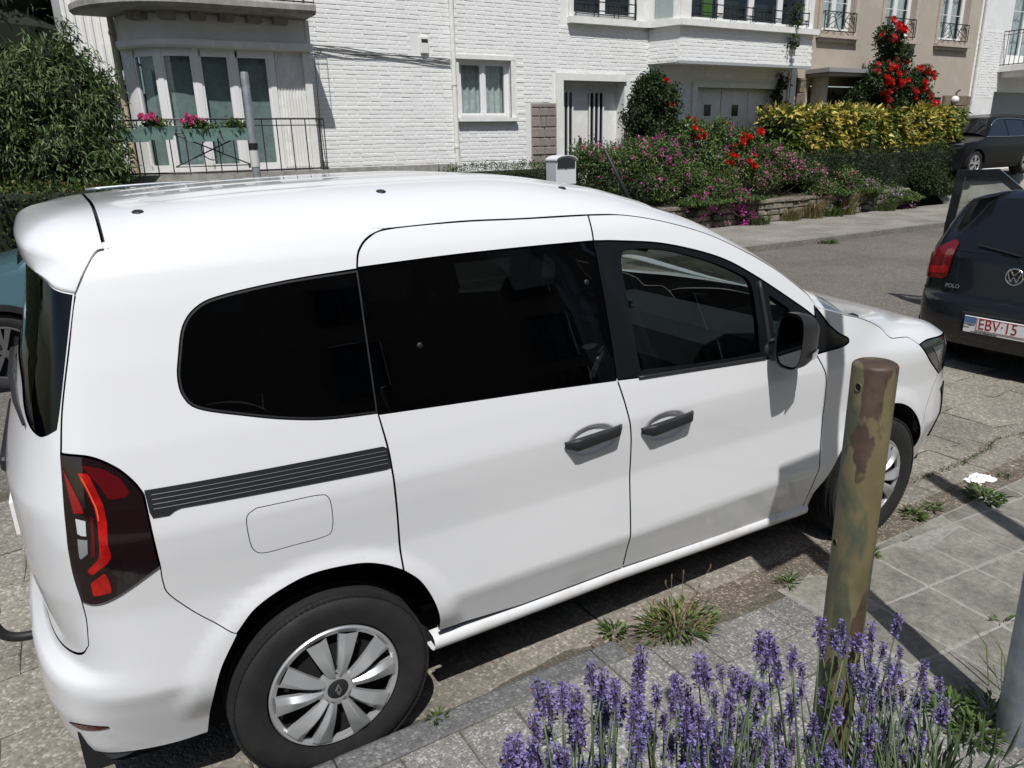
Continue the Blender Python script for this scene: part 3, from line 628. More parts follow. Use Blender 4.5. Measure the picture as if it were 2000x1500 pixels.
# door mirrors ---------------------------------------------------------------
for sd in (1,-1):
    rows=[]
    for t in np.linspace(0,1,14):
        x=1.835+.150*t; k=(1-max(t-.15,0)**2.2*.95)**.5 if t<1 else .22
        hy,hz=.064*k,.110*k; cy,cz=-1.016+.014*t,1.174-.012*t; row=[]
        for a in np.linspace(0,2*math.pi,28):
            ca,sa=math.cos(a),math.sin(a); e=.62; row.append((x+.02*(sa*.3),sd*(cy+hy*math.copysign(abs(ca)**e,ca)),cz+hz*math.copysign(abs(sa)**e,sa)))
        rows.append(row)
    v,f,n=gridn(rows); c0=np.array([1.90,sd*-1.03,1.17]); n2=v-c0; 
    if (n*n2).sum()<0: n=-n
    x_=v[np.array([q[:3] for q in f])]; fn=np.cross(x_[:,1]-x_[:,0],x_[:,2]-x_[:,0])
    if (fn*(x_.mean(1)-c0)).sum()<0: f=[q[::-1] for q in f]
    mo=nmesh('door_mirror',[(v,f,n)],mat('mirror_black',(.02,.02,.022),.38),van)
    mb=MB(); q=[(1.842,sd*(-1.016+.055*math.copysign(abs(math.cos(a))**.6,math.cos(a))),1.172+.10*math.copysign(abs(math.sin(a))**.6,math.sin(a))) for a in np.linspace(0,2*math.pi,28)[:-1]]
    mb.add(q,[tuple(range(27))]); mb.build('mirror_glass',mat('mirror_dark',(.10,.11,.115),.03,metal=1),mo)  # metal darkened, so a dark reflection is put into the mirror's colour
    mb=MB(); mb.add([(1.978,sd*-.99,1.128),(1.968,sd*-1.055,1.13),(1.90,sd*-1.081,1.128),(1.90,sd*-1.080,1.100),(1.965,sd*-1.052,1.096),(1.976,sd*-.99,1.10)],[(0,1,4,5),(1,2,3,4)]); mb.build('indicator',m_lampw,mo)
    mb=MB(); mb.tube([(1.885,sd*-.872,1.10),(1.90,sd*-.93,1.10),(1.91,sd*-.985,1.11)],[.042,.036,.034],10); mb.box(1.868,1.935,min(sd*-.90,sd*-.868),max(sd*-.90,sd*-.868),1.058,1.15,bev=.01); mb.build('mirror_arm',m_black,mo,True,angle=40)
# handles ---------------------------------------------------------------------
for sd in (1,-1):
    for par,(s0,s1,z0,z1) in ((sl[sd],(.853,1.096,.940,.958)),(fd[sd],(1.190,1.440,.918,.938))):
        rows=[]
        for t in np.linspace(0,1,17):
            q=s0+(s1-s0)*t; z=z0+(z1-z0)*t+.0; k=min(1,(math.sin(math.pi*min(max(t,.03),.97))*2.6))**.5
            lift=.026*min(1,math.sin(math.pi*t)*2.4); b=P(s0,z0)*(1-t)+P(s1,z1)*t; nn=N(q,1.0); hh=.0205*k*(1.10-.20*t)
            row=[]
            for a in np.linspace(0,2*math.pi,13): 
                ca,sa=math.cos(a),math.sin(a); e=.6
                o_=lift+.004+.013*k*math.copysign(abs(ca)**e,ca); h_=hh*math.copysign(abs(sa)**e,sa)
                row.append((b[0]+nn[0]*o_,sd*(b[1]+nn[1]*o_),z+h_))
            rows.append(row)
        mb=MB(); mb.sheet(rows); mb.build('door_handle',m_black,par,True,angle=60)
# rear wiper, plate recess, emblem, tow bar -----------------------------------
mb=MB(); mb.tube([tuple(P(q,z)+N(q,z)*o_) for q,z,o_ in ((-1.36,1.352,.012),(-1.15,1.33,.016),(-.98,1.285,.012),(-.86,1.25,.008))],[.009,.008,.006,.004],8); mb.build('rear_wiper',m_black,tgo,True,angle=40)
mb=MB(); mb.box(-.765,-.742,-.34,.34,1.03,1.075,bev=.008); mb.build('plate_lamp_bar',m_black,tgo)
for i,y in enumerate((-.20,-.12,-.04,.04,.12,.20)):
    mb=MB(); mb.box(-.770,-.758,y-.022,y+.022,.955,.985,bev=.003); mb.build('tailgate_letter',m_chrome,tgo)
mb=MB(); mb.box(-.776,-.760,-.26,.26,.79,.90); mb.build('number_plate',mat('plate_white',(.75,.75,.74),.5),tgo)
mb=MB(); mb.tube(smooth_path([(-.60,0,.30),(-.80,0,.28),(-.90,0,.30),(-.935,0,.36),(-.94,0,.42)],5),.017,10); tb=mb.build('tow_bar',m_black,van,True)
mb=MB(); mb.lathe([(.0001,.075),(.022,.072),(.034,.058),(.037,.03),(.034,-.005),(.028,-.012)],20,c=(-.94,0,.41)); mb.build('tow_ball_cap',mat('tow_cap_rubber',(.012,.012,.013),.35),tb,True)
# ================================================================ ground, road, pavements
def aggregate(name,base,lights,darks,scale=95.,rough=.9,big=2.2,bumpd=.004,amt=.5,stain=.75):
    """concrete with exposed pebbles"""
    m=bpy.data.materials.new(name); m.use_nodes=True; nt=m.node_tree; b=nt.nodes['Principled BSDF']; b.inputs['Roughness'].default_value=rough
    b.inputs['Specular IOR Level'].default_value=.3
    N_=nt.nodes.new; L=nt.links.new
    tc=N_('ShaderNodeNewGeometry')
    v=N_('ShaderNodeTexVoronoi'); v.inputs['Scale'].default_value=scale; L(tc.outputs['Position'],v.inputs['Vector'])
    sep=N_('ShaderNodeSeparateColor'); L(v.outputs['Color'],sep.inputs[0])
    rp=N_('ShaderNodeValToRGB'); e=rp.color_ramp.elements; e[0].position=0; e[0].color=(*darks,1); e[1].position=1; e[1].color=(*lights,1)
    q=rp.color_ramp.elements.new(.30); q.color=(*base,1); q=rp.color_ramp.elements.new(.80); q.color=(*[c*1.12 for c in base],1); q=rp.color_ramp.elements.new(.90); q.color=(*lights,1)
    L(sep.outputs[0],rp.inputs['Fac'])
    # mortar between pebbles
    nz=N_('ShaderNodeTexNoise'); nz.inputs['Scale'].default_value=big; nz.inputs['Detail'].default_value=8; nz.inputs['Roughness'].default_value=.65; L(tc.outputs['Position'],nz.inputs['Vector'])
    mr=N_('ShaderNodeMapRange'); mr.inputs[1].default_value=.3; mr.inputs[2].default_value=.7; mr.inputs[3].default_value=stain; mr.inputs[4].default_value=1.12; L(nz.outputs['Fac'],mr.inputs[0])
    nf=N_('ShaderNodeTexNoise'); nf.inputs['Scale'].default_value=38; nf.inputs['Detail'].default_value=6; L(tc.outputs['Position'],nf.inputs['Vector'])
    mx=N_('ShaderNodeMix'); mx.data_type='RGBA'; mx.inputs[0].default_value=amt; mx.inputs[6].default_value=(*base,1); L(rp.outputs['Color'],mx.inputs[7])
    m2=N_('ShaderNodeMix'); m2.data_type='RGBA'; m2.blend_type='MULTIPLY'; m2.inputs[0].default_value=1; L(mx.outputs[2],m2.inputs[6])
    mr2=N_('ShaderNodeMapRange'); mr2.inputs[1].default_value=.3; mr2.inputs[2].default_value=.7; mr2.inputs[3].default_value=.80; mr2.inputs[4].default_value=1.15; L(nf.outputs['Fac'],mr2.inputs[0])
    mu=N_('ShaderNodeMath'); mu.operation='MULTIPLY'; L(mr.outputs[0],mu.inputs[0]); L(mr2.outputs[0],mu.inputs[1])
    cb=N_('ShaderNodeCombineColor'); 
    for i in range(3): L(mu.outputs[0],cb.inputs[i])
    L(cb.outputs[0],m2.inputs[7])
    oi=N_('ShaderNodeObjectInfo'); m3=N_('ShaderNodeMapRange'); m3.inputs[3].default_value=.86; m3.inputs[4].default_value=1.12; L(oi.outputs['Random'],m3.inputs[0])
    cc=N_('ShaderNodeCombineColor'); [L(m3.outputs[0],cc.inputs[i]) for i in range(3)]
    m4=N_('ShaderNodeMix'); m4.data_type='RGBA'; m4.blend_type='MULTIPLY'; m4.inputs[0].default_value=1; L(m2.outputs[2],m4.inputs[6]); L(cc.outputs[0],m4.inputs[7]); L(m4.outputs[2],b.inputs['Base Color'])
    bp=N_('ShaderNodeBump'); bp.inputs['Strength'].default_value=.7; bp.inputs['Distance'].default_value=bumpd
    ad=N_('ShaderNodeMath'); ad.operation='SUBTRACT'; L(nf.outputs['Fac'],ad.inputs[0]); L(v.outputs['Distance'],ad.inputs[1]); L(ad.outputs[0],bp.inputs['Height']); L(bp.outputs['Normal'],b.inputs['Normal'])
    return m
m_slab=aggregate('worn_concrete',(.235,.212,.180),(.50,.46,.39),(.13,.115,.095),85,amt=.5)
m_joint=aggregate('joint_dirt',(.105,.092,.07),(.20,.18,.14),(.05,.044,.034),130,amt=.6)
m_road=aggregate('worn_asphalt',(.165,.148,.128),(.36,.33,.28),(.08,.07,.06),60,big=.7,amt=.5)
m_kerb=aggregate('kerb_concrete',(.150,.152,.150),(.34,.34,.33),(.08,.08,.08),110,amt=.45)
m_paver=aggregate('paver_concrete',(.215,.210,.195),(.52,.51,.47),(.10,.098,.09),140,amt=.6)
m_tile=aggregate('smooth_tile',(.245,.235,.200),(.33,.32,.28),(.14,.13,.105),230,amt=.4,big=7,bumpd=.002,stain=.6)
m_sand=aggregate('sandy_joint',(.36,.345,.31),(.46,.44,.40),(.24,.225,.20),260,amt=.4)
m_grit=aggregate('gravel_strip',(.175,.145,.115),(.50,.44,.36),(.07,.058,.045),120,amt=.65,bumpd=.006)
def sheet_obj(name,x0,x1,y0,y1,z,m,zf=None,nx=2,ny=2):
    xs=np.linspace(x0,x1,nx); ys=np.linspace(y0,y1,ny); mb=MB(); mb.sheet([[(x,y,zf(x,y) if zf else z) for x in xs] for y in ys]); o=mb.build(name,m,fixn=False); return tag(o,kind='structure')
def pz(x): return .095-.068*float(sstep(.75,1.85,x))
ground=sheet_obj('ground',-150,200,-150,200,-.03,mat('far_ground',(.10,.10,.07),.95,var=.9,col2=(.07,.09,.04),scale=.6))
road=sheet_obj('road',-60,90,-.90,6.36,0,m_road)
# worn concrete slabs of the parking strip
def slab_mesh(pts,h,inset=.006,top=0):
    n=len(pts); c=np.mean(pts,0); V=[(x,y,-.02) for x,y in pts]+[(x,y,h-.003) for x,y in pts]+[(x+(c[0]-x)*.03,y+(c[1]-y)*.03,h) for x,y in pts]
    F=[tuple(range(2*n,3*n))]+[(i,(i+1)%n,n+(i+1)%n,n+i) for i in range(n)]+[(n+i,n+(i+1)%n,2*n+(i+1)%n,2*n+i) for i in range(n)]; return V,F
def slab(name,pts,h,m,parent,gap=.005,rough=0.,seg=1):
    c=np.mean(pts,0); q=[]
    for i in range(len(pts)):
        a,b=np.array(pts[i]),np.array(pts[(i+1)%len(pts)])
        for k in range(seg): q.append(a+(b-a)*k/seg)
    q=shrink(np.array(q),gap)
    if rough: q=q+rng.normal(0,rough,q.shape)
    V,F=slab_mesh([(x-c[0],y-c[1]) for x,y in q],h); return mesh_obj(name,V,F,m,parent,False,loc=(c[0],c[1],0))
def lattice(x0,x1,y0,y1,dx,dy,jit,stag=True):
    rows=[];y=y0
    ny=int(round((y1-y0)/dy)); ys=[y0+dy*i for i in range(ny+1)]
    cells=[]
    nx=int(round((x1-x0)/dx))
    yj=[[ys[j]+rng.normal(0,jit) for i in range(2*nx+3)] for j in range(ny+1)]
    for j in range(ny):
        o=(j%2)*.5 if stag else 0; xs=[x0+dx*(i+o)+rng.normal(0,jit*1.3) for i in range(nx+1)]
        def yl(r,x): f=(x-x0)/dx*2; f=min(max(f,0),2*nx+1.99); i=int(f); t=f-i; return yj[r][i]*(1-t)+yj[r][i+1]*t
        for i in range(nx):
            a,b=xs[i],xs[i+1]; m_=(a+b)/2; cells.append([(a,yl(j,a)),(m_,yl(j,m_)),(b,yl(j,b)),(b,yl(j+1,b)),(m_,yl(j+1,m_)),(a,yl(j+1,a))])
    return cells
tag(sheet_obj('road_bed',-2.6,6.2,-.90,2.2,.004,m_joint),kind='structure')
for c in lattice(-2.6,6.0,-.84,2.2,.47,.36,.030):
    cx,cy=np.mean(c,0)
    if -.45<cx<3.3 and -.45<cy<1.9: continue
    slab('concrete_slab',c,.012+rng.normal(0,.0018),m_slab,road,gap=rng.uniform(.001,.006),rough=.003,seg=3)
# kerb
kerb=tag(sheet_obj('kerb_bed',-12,1.15,-1.05,-.925,.0045,m_joint),kind='structure'); kerb.name='kerb'
x=-6.05
while x<1.0:
    L=1.0; x1=min(x+L,1.06)
    prof=[(-1.046,-.03),(-1.046,.094),(-1.040,.099),(-.955,.099),(-.940,.092),(-.932,.075),(-.928,-.03)]
    mb=MB(); n=len(prof); xs=[x+.003,x+.02,x1-.02,x1-.003]
    G=[[(xx,y,z-(.002 if k in (0,3) else 0)+(-.012*float(sstep(.7,1.05,xx)))) for y,z in prof] for k,xx in enumerate(xs)]
    mb.sheet(G); mb.add([q for q in G[0]],[tuple(range(n))]); mb.add([q for q in G[-1]],[tuple(range(n))[::-1]])
    mb.build('kerb_stone',m_kerb,kerb); x=x1
grit=sheet_obj('gravel_strip',1.03,7.0,-1.055,-.83,.016,m_grit,zf=lambda x,y:.016+(pz(x)-.020)*float(sstep(-.87,-1.0,y))*(.75+.25*math.sin(x*3.))+.003*math.sin(x*9)+.003*math.sin(x*23+y*30),nx=110,ny=12)
# near pavement
pav=sheet_obj('pavement',-12,12,-6.5,-1.0,0,m_joint,zf=lambda x,y:pz(x)-.007,nx=120,ny=2)
sandb=sheet_obj('tile_bed',1.93,8.2,-3.0,-1.0,0,m_sand,zf=lambda x,y:pz(x)-.0025,nx=40,ny=2)
def place_on(o,cx):
    o.location.z=pz(cx)-.012+rng.normal(0,.0012); o.rotation_euler=(rng.normal(0,.006),math.atan((pz(cx-.1)-pz(cx+.1))/.2)+rng.normal(0,.006),0)
y=-1.048; r=0
while y>-2.75:
    d=.200; xo=-1.3+(.10 if r%2 else .0)+rng.normal(0,.01); xx=xo
    while xx<1.90:
        x1=xx+.205
        if x1>1.93-.05: x1=1.945
        c=[(xx,y-d),(x1,y-d),(x1,y),(xx,y)]
        o=slab('paver',[(a+rng.normal(0,.0012),b+rng.normal(0,.0012)) for a,b in c],.012,m_paver,pav,gap=.0028,rough=.0006,seg=3); place_on(o,(xx+x1)/2); xx=x1
    y-=d; r+=1
th=math.radians(-4.5); ct,st=math.cos(th),math.sin(th); o0=np.array([2.509,-1.344])
for i in range(-3,8):
    for j in range(-6,2):
        c=[]
        for (a,b) in ((i,j),(i+1,j),(i+1,j+1),(i,j+1)):
            c.append((o0[0]+.312*(a*ct-b*st),o0[1]+.312*(a*st+b*ct)))
        c=[(x,y) for x,y in c]; mx_=max(q[0] for q in c); mn=min(q[0] for q in c); my=max(q[1] for q in c)
        if mn<1.93:
            if mx_<2.02: continue
            c=[(max(x,1.955),y) for x,y in c]
        if min(q[1] for q in c)>-1.03: continue
        c=[(x,min(y,-1.003)) for x,y in c]
        if max(q[0] for q in c)-min(q[0] for q in c)<.05: continue
        o=slab('paving_tile',c,.012,m_tile,pav,gap=.0055,rough=.0016,seg=5); place_on(o,np.mean([q[0] for q in c]))
# far side: kerb, pavement slabs, garden terrain
m_fkerb=aggregate('far_kerb_concrete',(.20,.185,.16),(.34,.32,.28),(.11,.10,.08),60,amt=.5)
fk=sheet_obj('far_kerb',-40,60,6.36,6.52,.10,m_fkerb)
mb=MB(); mb.box(-40,60,6.36,6.52,-.02,.098,bev=.012); o=mb.build('far_kerb_edge',m_fkerb,fk)
fp=sheet_obj('far_pavement',-40,60,6.52,9.05,.088,m_joint)
m_fslab=aggregate('far_slab_concrete',(.25,.235,.205),(.38,.36,.31),(.15,.14,.12),45,big=1.4,amt=.4)
for c in lattice(6.6,21.6,6.52,9.02,.60,.50,.006): slab('paving_slab',c,.100+rng.normal(0,.002),m_fslab,fp,gap=.005)
def gz(x,y):
    t=float(sstep(9.2,11.2,y)); b=.62+.45*t
    if x>16.5: b=.35+.7*t
    if x<2: b=.55+.5*t
    return b+.04*math.sin(x*1.7)*math.cos(y*2.1)
garden=sheet_obj('garden_soil',-40,20.6,9.18,16,0,mat('soil',(.07,.055,.035),.95,var=.9,col2=(.05,.07,.025),scale=5,bump=.6,bscale=30),zf=gz,nx=90,ny=20)
drive=sheet_obj('driveway',20.6,60,9.05,16,.09,m_fslab,zf=lambda x,y:.1+.68*float(sstep(9.05,9.75,y)),nx=4,ny=24)
# ================================================================ houses across the street
m_wpaint=mat('white_wall_paint',(.80,.80,.79),.75,var=.5,col2=(.74,.74,.72),scale=2.2,bump=.12,bscale=60)
m_brickw=mat('white_painted_brick',(.83,.83,.825),.72,var=.8,col2=(.75,.75,.73),scale=3.1,bump=.25,bscale=70)
m_wtrim=mat('white_trim',(.81,.81,.79),.6,var=.35,col2=(.73,.725,.69),scale=5)
m_upvc=mat('white_window_frame',(.78,.78,.77),.35)
m_beige=mat('beige_render',(.46,.40,.33),.85,var=.5,col2=(.42,.365,.30),scale=1.6,bump=.2,bscale=120)
m_beiget=mat('beige_stone_trim',(.50,.44,.37),.8,var=.4,col2=(.44,.38,.31),scale=6)
m_glassd=glassmat('house_window_glass',(.72,.78,.78))
m_room=mat('dark_room',(.025,.027,.028),.95)
m_curt=mat('net_curtain',(.74,.76,.74),.95,var=.6,col2=(.58,.61,.59),scale=9)
m_iron=mat('black_ironwork',(.015,.015,.016),.5)
m_conc=mat('weathered_concrete',(.36,.35,.32),.9,var=.9,col2=(.22,.21,.18),scale=5,bump=.4,bscale=30)
m_stone=mat('grey_sandstone',(.30,.26,.22),.85,var=.8,col2=(.23,.20,.17),scale=14,bump=.35,bscale=60)
m_mort=mat('mortar',(.36,.35,.32),.9)
m_brown=mat('brown_stone',(.17,.13,.095),.85,var=.8,col2=(.11,.085,.065),scale=10,bump=.35,bscale=50)
YF=11.
brick_me=[]
for k in range(7):
    mb=MB(); L,H=.103,.0315; j=lambda:rng.normal(0,.0032)
    d=.0035+abs(rng.normal(0,.003))
    V=[(-L+j(),0,-H+j()*.5),(L+j(),0,-H+j()*.5),(L+j(),0,H+j()*.5),(-L+j(),0,H+j()*.5)]; q=.004
    V+=[(V[0][0]+q,-d,V[0][2]+q),(V[1][0]-q,-d+rng.normal(0,.001),V[1][2]+q),(V[2][0]-q,-d,V[2][2]-q),(V[3][0]+q,-d+rng.normal(0,.001),V[3][2]-q)]
    F=[(4,5,6,7),(0,1,5,4),(1,2,6,5),(2,3,7,6),(3,0,4,7)]
    me=bpy.data.meshes.new('brick'); me.from_pydata(V,[],F); me.materials.append(m_brickw); me.update(); brick_me.append((me,V,F))
def bricks(parent,x0,x1,z0,z1,holes,y=YF,nmax=300,frame=None):
    """frame(u)->(x,y),(tx,ty) maps along-wall distance; default straight wall facing -y"""
    cells=[]; r=0; z=z0+.0375
    while z<z1-.02:
        x=x0+(.054 if r%2 else 0)+.107
        while x<x1-.05:
            if not any(a-.08<x<b+.08 and c-.03<z<d+.03 for a,b,c,d in holes): cells.append((x,z))
            x+=.218
        z+=.0752; r+=1
    def key(c):
        X=frame(c[0])[0] if frame else (c[0],y)
        return (X[0]-CAMP[0])**2+(X[1]-CAMP[1])**2+(c[1]-2.6)**2*2
    cells.sort(key=key); mb=MB()
    for i,(x,z) in enumerate(cells):
        me,V,F=brick_me[int(rng.integers(7))]; (X,Yv),(tx,ty)=frame(x) if frame else ((x,y),(1,0)); a=math.atan2(ty,tx)
        if i<nmax: inst('brick',me,parent,(X,Yv,z),(0,0,a))
        else: mb.add([(X+vx*tx-vy*ty,Yv+vx*ty+vy*tx,z+vz) for vx,vy,vz in V],F)
    if mb.v: tag(mb.build('brickwork',m_brickw,parent,fixn=False),kind='stuff')
def part(name,boxes,m,parent,bev=0,smooth=False):
    mb=MB()
    for b in boxes: mb.box(*b,bev=bev)
    return mb.build(name,m,parent)
def wall_holes(name,x0,x1,z0,z1,holes,y,thick,m,parent):
    """wall slab with rectangular openings"""
    xs=sorted(set([x0,x1]+[h[0] for h in holes]+[h[1] for h in holes])); zs=sorted(set([z0,z1]+[h[2] for h in holes]+[h[3] for h in holes])); mb=MB()
    xs=[x for x in xs if x0<=x<=x1]; zs=[z for z in zs if z0<=z<=z1]
    solid=lambda cx,cz: x0<cx<x1 and z0<cz<z1 and not any(a<cx<b and c<cz<d for a,b,c,d in holes)
    for i in range(len(xs)-1):
        for k in range(len(zs)-1):
            a,b,c,d=xs[i],xs[i+1],zs[k],zs[k+1]; cx,cz=(a+b)/2,(c+d)/2
            if not solid(cx,cz): continue
            mb.add([(a,y,c),(b,y,c),(b,y,d),(a,y,d)],[(0,1,2,3)])
            e=.01
            if not solid(a-e,cz): mb.add([(a,y,c),(a,y,d),(a,y+thick,d),(a,y+thick,c)],[(0,1,2,3)])
            if not solid(b+e,cz): mb.add([(b,y,c),(b,y+thick,c),(b,y+thick,d),(b,y,d)],[(0,1,2,3)])
            if not solid(cx,c-e): mb.add([(a,y,c),(a,y+thick,c),(b,y+thick,c),(b,y,c)],[(0,1,2,3)])
            if not solid(cx,d+e): mb.add([(a,y,d),(b,y,d),(b,y+thick,d),(a,y+thick,d)],[(0,1,2,3)])
    return mb.build(name,m,parent,fixn=False)
def window(parent,x0,x1,z0,z1,y,cols=2,fr=.055,mul=.05,curtain=True,tilt=False,tag_=None,bars=0):
    """white casement window: frame, panes, curtain and dark room behind. y = outer face"""
    mb=MB(); d=.06
    mb.box(x0,x1,y,y+d,z1-fr,z1); mb.box(x0,x1,y,y+d,z0,z0+fr); mb.box(x0,x0+fr,y,y+d,z0+fr,z1-fr); mb.box(x1-fr,x1,y,y+d,z0+fr,z1-fr)
    w=(x1-x0-2*fr-(cols-1)*mul)/cols
    for i in range(1,cols): a=x0+fr+i*w+(i-1)*mul; mb.box(a,a+mul,y,y+d,z0+fr,z1-fr)
    f=mb.build('window',m_upvc,parent)
    for i in range(cols):
        a=x0+fr+i*(w+mul); s=.035
        mb=MB(); yy=y+.012
        mb.box(a,a+w,yy,yy+.05,z0+fr,z0+fr+s); mb.box(a,a+w,yy,yy+.05,z1-fr-s,z1-fr); mb.box(a,a+s,yy,yy+.05,z0+fr+s,z1-fr-s); mb.box(a+w-s,a+w,yy,yy+.05,z0+fr+s,z1-fr-s)
        for b in range(bars): zz=z0+fr+s+(z1-z0-2*fr-2*s)*(b+1)/(bars+1); mb.box(a+s,a+w-s,yy+.01,yy+.03,zz-.008,zz+.008)
        mb.build('sash',m_upvc,f)
        mb=MB(); mb.add([(a+s,yy+.025,z0+fr+s),(a+w-s,yy+.025,z0+fr+s),(a+w-s,yy+.025,z1-fr-s),(a+s,yy+.025,z1-fr-s)],[(0,1,2,3)]); mb.build('pane',m_glassd,f,fixn=False)
    if curtain:
        mb=MB(); n=40; G=[]
        for zz in (z0+.02,z1-.02): G.append([(x0+.05+(x1-x0-.1)*t,y+.16+.02*math.sin(t*46+rng.normal(0,.2)),zz) for t in np.linspace(0,1,n)])
        mb.sheet(G); mb.build('curtain',m_curt,f,True,fixn=False)
    mb=MB(); mb.box(x0-.01,x1+.01,y+.5,y+.52,z0-.05,z1+.05); mb.add([(x0-.01,y+.07,z0),(x1+.01,y+.07,z0),(x1+.01,y+.5,z0),(x0-.01,y+.5,z0)],[(0,1,2,3)]); mb.add([(x0-.01,y+.07,z1),(x1+.01,y+.07,z1),(x1+.01,y+.5,z1),(x0-.01,y+.5,z1)],[(0,1,2,3)])
    mb.add([(x0-.01,y+.07,z0),(x0-.01,y+.5,z0),(x0-.01,y+.5,z1),(x0-.01,y+.07,z1)],[(0,1,2,3)]); mb.add([(x1+.01,y+.07,z0),(x1+.01,y+.5,z0),(x1+.01,y+.5,z1),(x1+.01,y+.07,z1)],[(0,1,2,3)])
    mb.build('dark_room',m_room,f,fixn=False); return f
def railing(name,pts,z0,z1,step,parent,r=.011,pattern=None,rb=.007):
    mb=MB(); P3=np.array(pts,float); L=np.r_[0,np.cumsum(np.hypot(*np.diff(P3,axis=0).T))]
    at=lambda t:(np.interp(t,L,P3[:,0]),np.interp(t,L,P3[:,1]))
    ts=np.linspace(0,L[-1],max(2,int(L[-1]/.12)))
    for z in (z1,z0+.03): mb.tube([(*at(t),z) for t in ts],r,6)
    mb.tube([(*at(t),z1-.10) for t in ts],rb,6)
    for t in np.arange(0,L[-1]+.01,step): mb.tube([(*at(t),z0),(*at(t),z1)],rb,6)
    if pattern: pattern(mb,at,L[-1])
    return mb.build(name,m_iron,parent,True,angle=50)
# ------------------------------------------------------------ house with the rounded bay
hA=thing('bay_house','white brick house with rounded bay, green flower boxes and concrete balcony above','house',(3,YF,1))
hA.location=(0,0,0)
holesA=[(.9,3.60,1.60,3.62)]
wall_holes('wall',3.62,6.50,.3,8.6,[],YF,.3,m_wpaint,hA)
bricks(hA,3.66,6.50,1.62,4.95,[(5.80,6.08,3.58,3.92)],nmax=300)
part('plinth',[(3.64,6.5,YF-.03,YF+.05,.3,1.60)],m_conc,hA)
# bay plan: flat front, rounded corner to the left
YB=10.62
bay=[(3.62,YB)]+[(x,YB) for x in (3.0,2.4)]+[(1.75-.95*math.sin(a)+0,YB+.95*(1-math.cos(a))) for a in np.linspace(.05,math.pi/2,10)]+[(.80,13.)]
bay=np.array(bay); bayL=np.r_[0,np.cumsum(np.hypot(*np.diff(bay,axis=0).T))]
def bayo(t,o):
    """point on the bay line pushed outwards by o"""
    x,y=np.interp(t,bayL,bay[:,0]),np.interp(t,bayL,bay[:,1]); e=.03
    a=np.array([np.interp(max(t-e,0),bayL,bay[:,0]),np.interp(max(t-e,0),bayL,bay[:,1])]); b=np.array([np.interp(t+e,bayL,bay[:,0]),np.interp(t+e,bayL,bay[:,1])]); d=b-a; d/=np.linalg.norm(d)
    n=np.array([d[1],-d[0]])*-1.          # walking to -x: outward is -y
    if n[1]>.2 or (abs(n[1])<=.2 and n[0]>0): n=-n
    return x+n[0]*o,y+n[1]*o
def band(name,t0,t1,z0,z1,o,m,parent,thick=.15,n=26,round_=0):
    mb=MB(); ts=np.linspace(t0,t1,n); V=[]
    prof=[(o-thick,z0),(o,z0),(o,z1),(o-thick,z1)]
    if round_: prof=[(o-thick,z0),(o-round_,z0),(o,z0+round_),(o,z1-round_*.5),(o-round_*.5,z1),(o-thick,z1)]
    G=[[(*bayo(t,a),z) for a,z in prof+[prof[0]]] for t in ts]; mb.sheet(G); k=len(prof)
    mb.add(G[0][:k],[tuple(range(k))]); mb.add(G[-1][:k],[tuple(range(k))[::-1]]); return mb.build(name,m,parent)
TB=bayL[-1]-1.4
band('bay_base',0,TB,.4,1.60,0,m_wpaint,hA)
band('balcony_floor',0,TB-.3,1.47,1.60,.62,m_conc,hA,thick=.66)
band('lintel',-.0,TB-.35,3.50,3.62,.12,m_wtrim,hA,thick=.3,round_=.03)
band('bay_wall',0,TB+.9,3.62,3.99,.0,m_wpaint,hA)
for k in range(6): band('corbel',.35+k*.42,.35+k*.42+.22,3.89,3.995,.20,m_conc,hA,thick=.24,n=4)
band('upper_balcony',-.0,TB-.1,3.995,4.15,.62,m_conc,hA,thick=.75,n=40,round_=.05)
band('upper_wall',0,TB+.9,4.15,8.6,-.1,m_wpaint,hA)
part('bay_side_wall',[(3.595,3.66,YB+.15,YF,.4,3.5),(3.595,3.66,YB-.02,YF,3.622,3.99),(3.60,3.655,YB-.13,YF,3.50,3.62)],m_wtrim,hA)
part('bay_end_post',[(3.50,3.62,YB-.03,YB+.12,1.60,3.50)],m_wtrim,hA)
part('side_wing',[(.12,.82,12.4,16,.5,8.6),],m_wpaint,hA)
mb=MB(); 
for k in range(6): mb.box(.14+.12*k,.18+.12*k,12.375,12.405,1.0,8.5)
mb.build('wing_ribs',m_wtrim,hA)
part('wing_ledge',[(.08,.80,12.25,12.4,2.85,2.93),(.08,.80,12.3,12.4,3.03,3.12)],m_wtrim,hA)
mb=MB(); mb.tube([(.75,11.55,1.0),(.75,11.55,8)],.05,10); 
for z in (2.9,3.75,4.6): mb.tube([(.75,11.55,z),(.75,11.55,z+.05)],.062,10)
mb.build('downpipe',mat('cream_pipe',(.50,.42,.31),.6,var=.7,col2=(.36,.29,.20),scale=9),hA,True,angle=40)
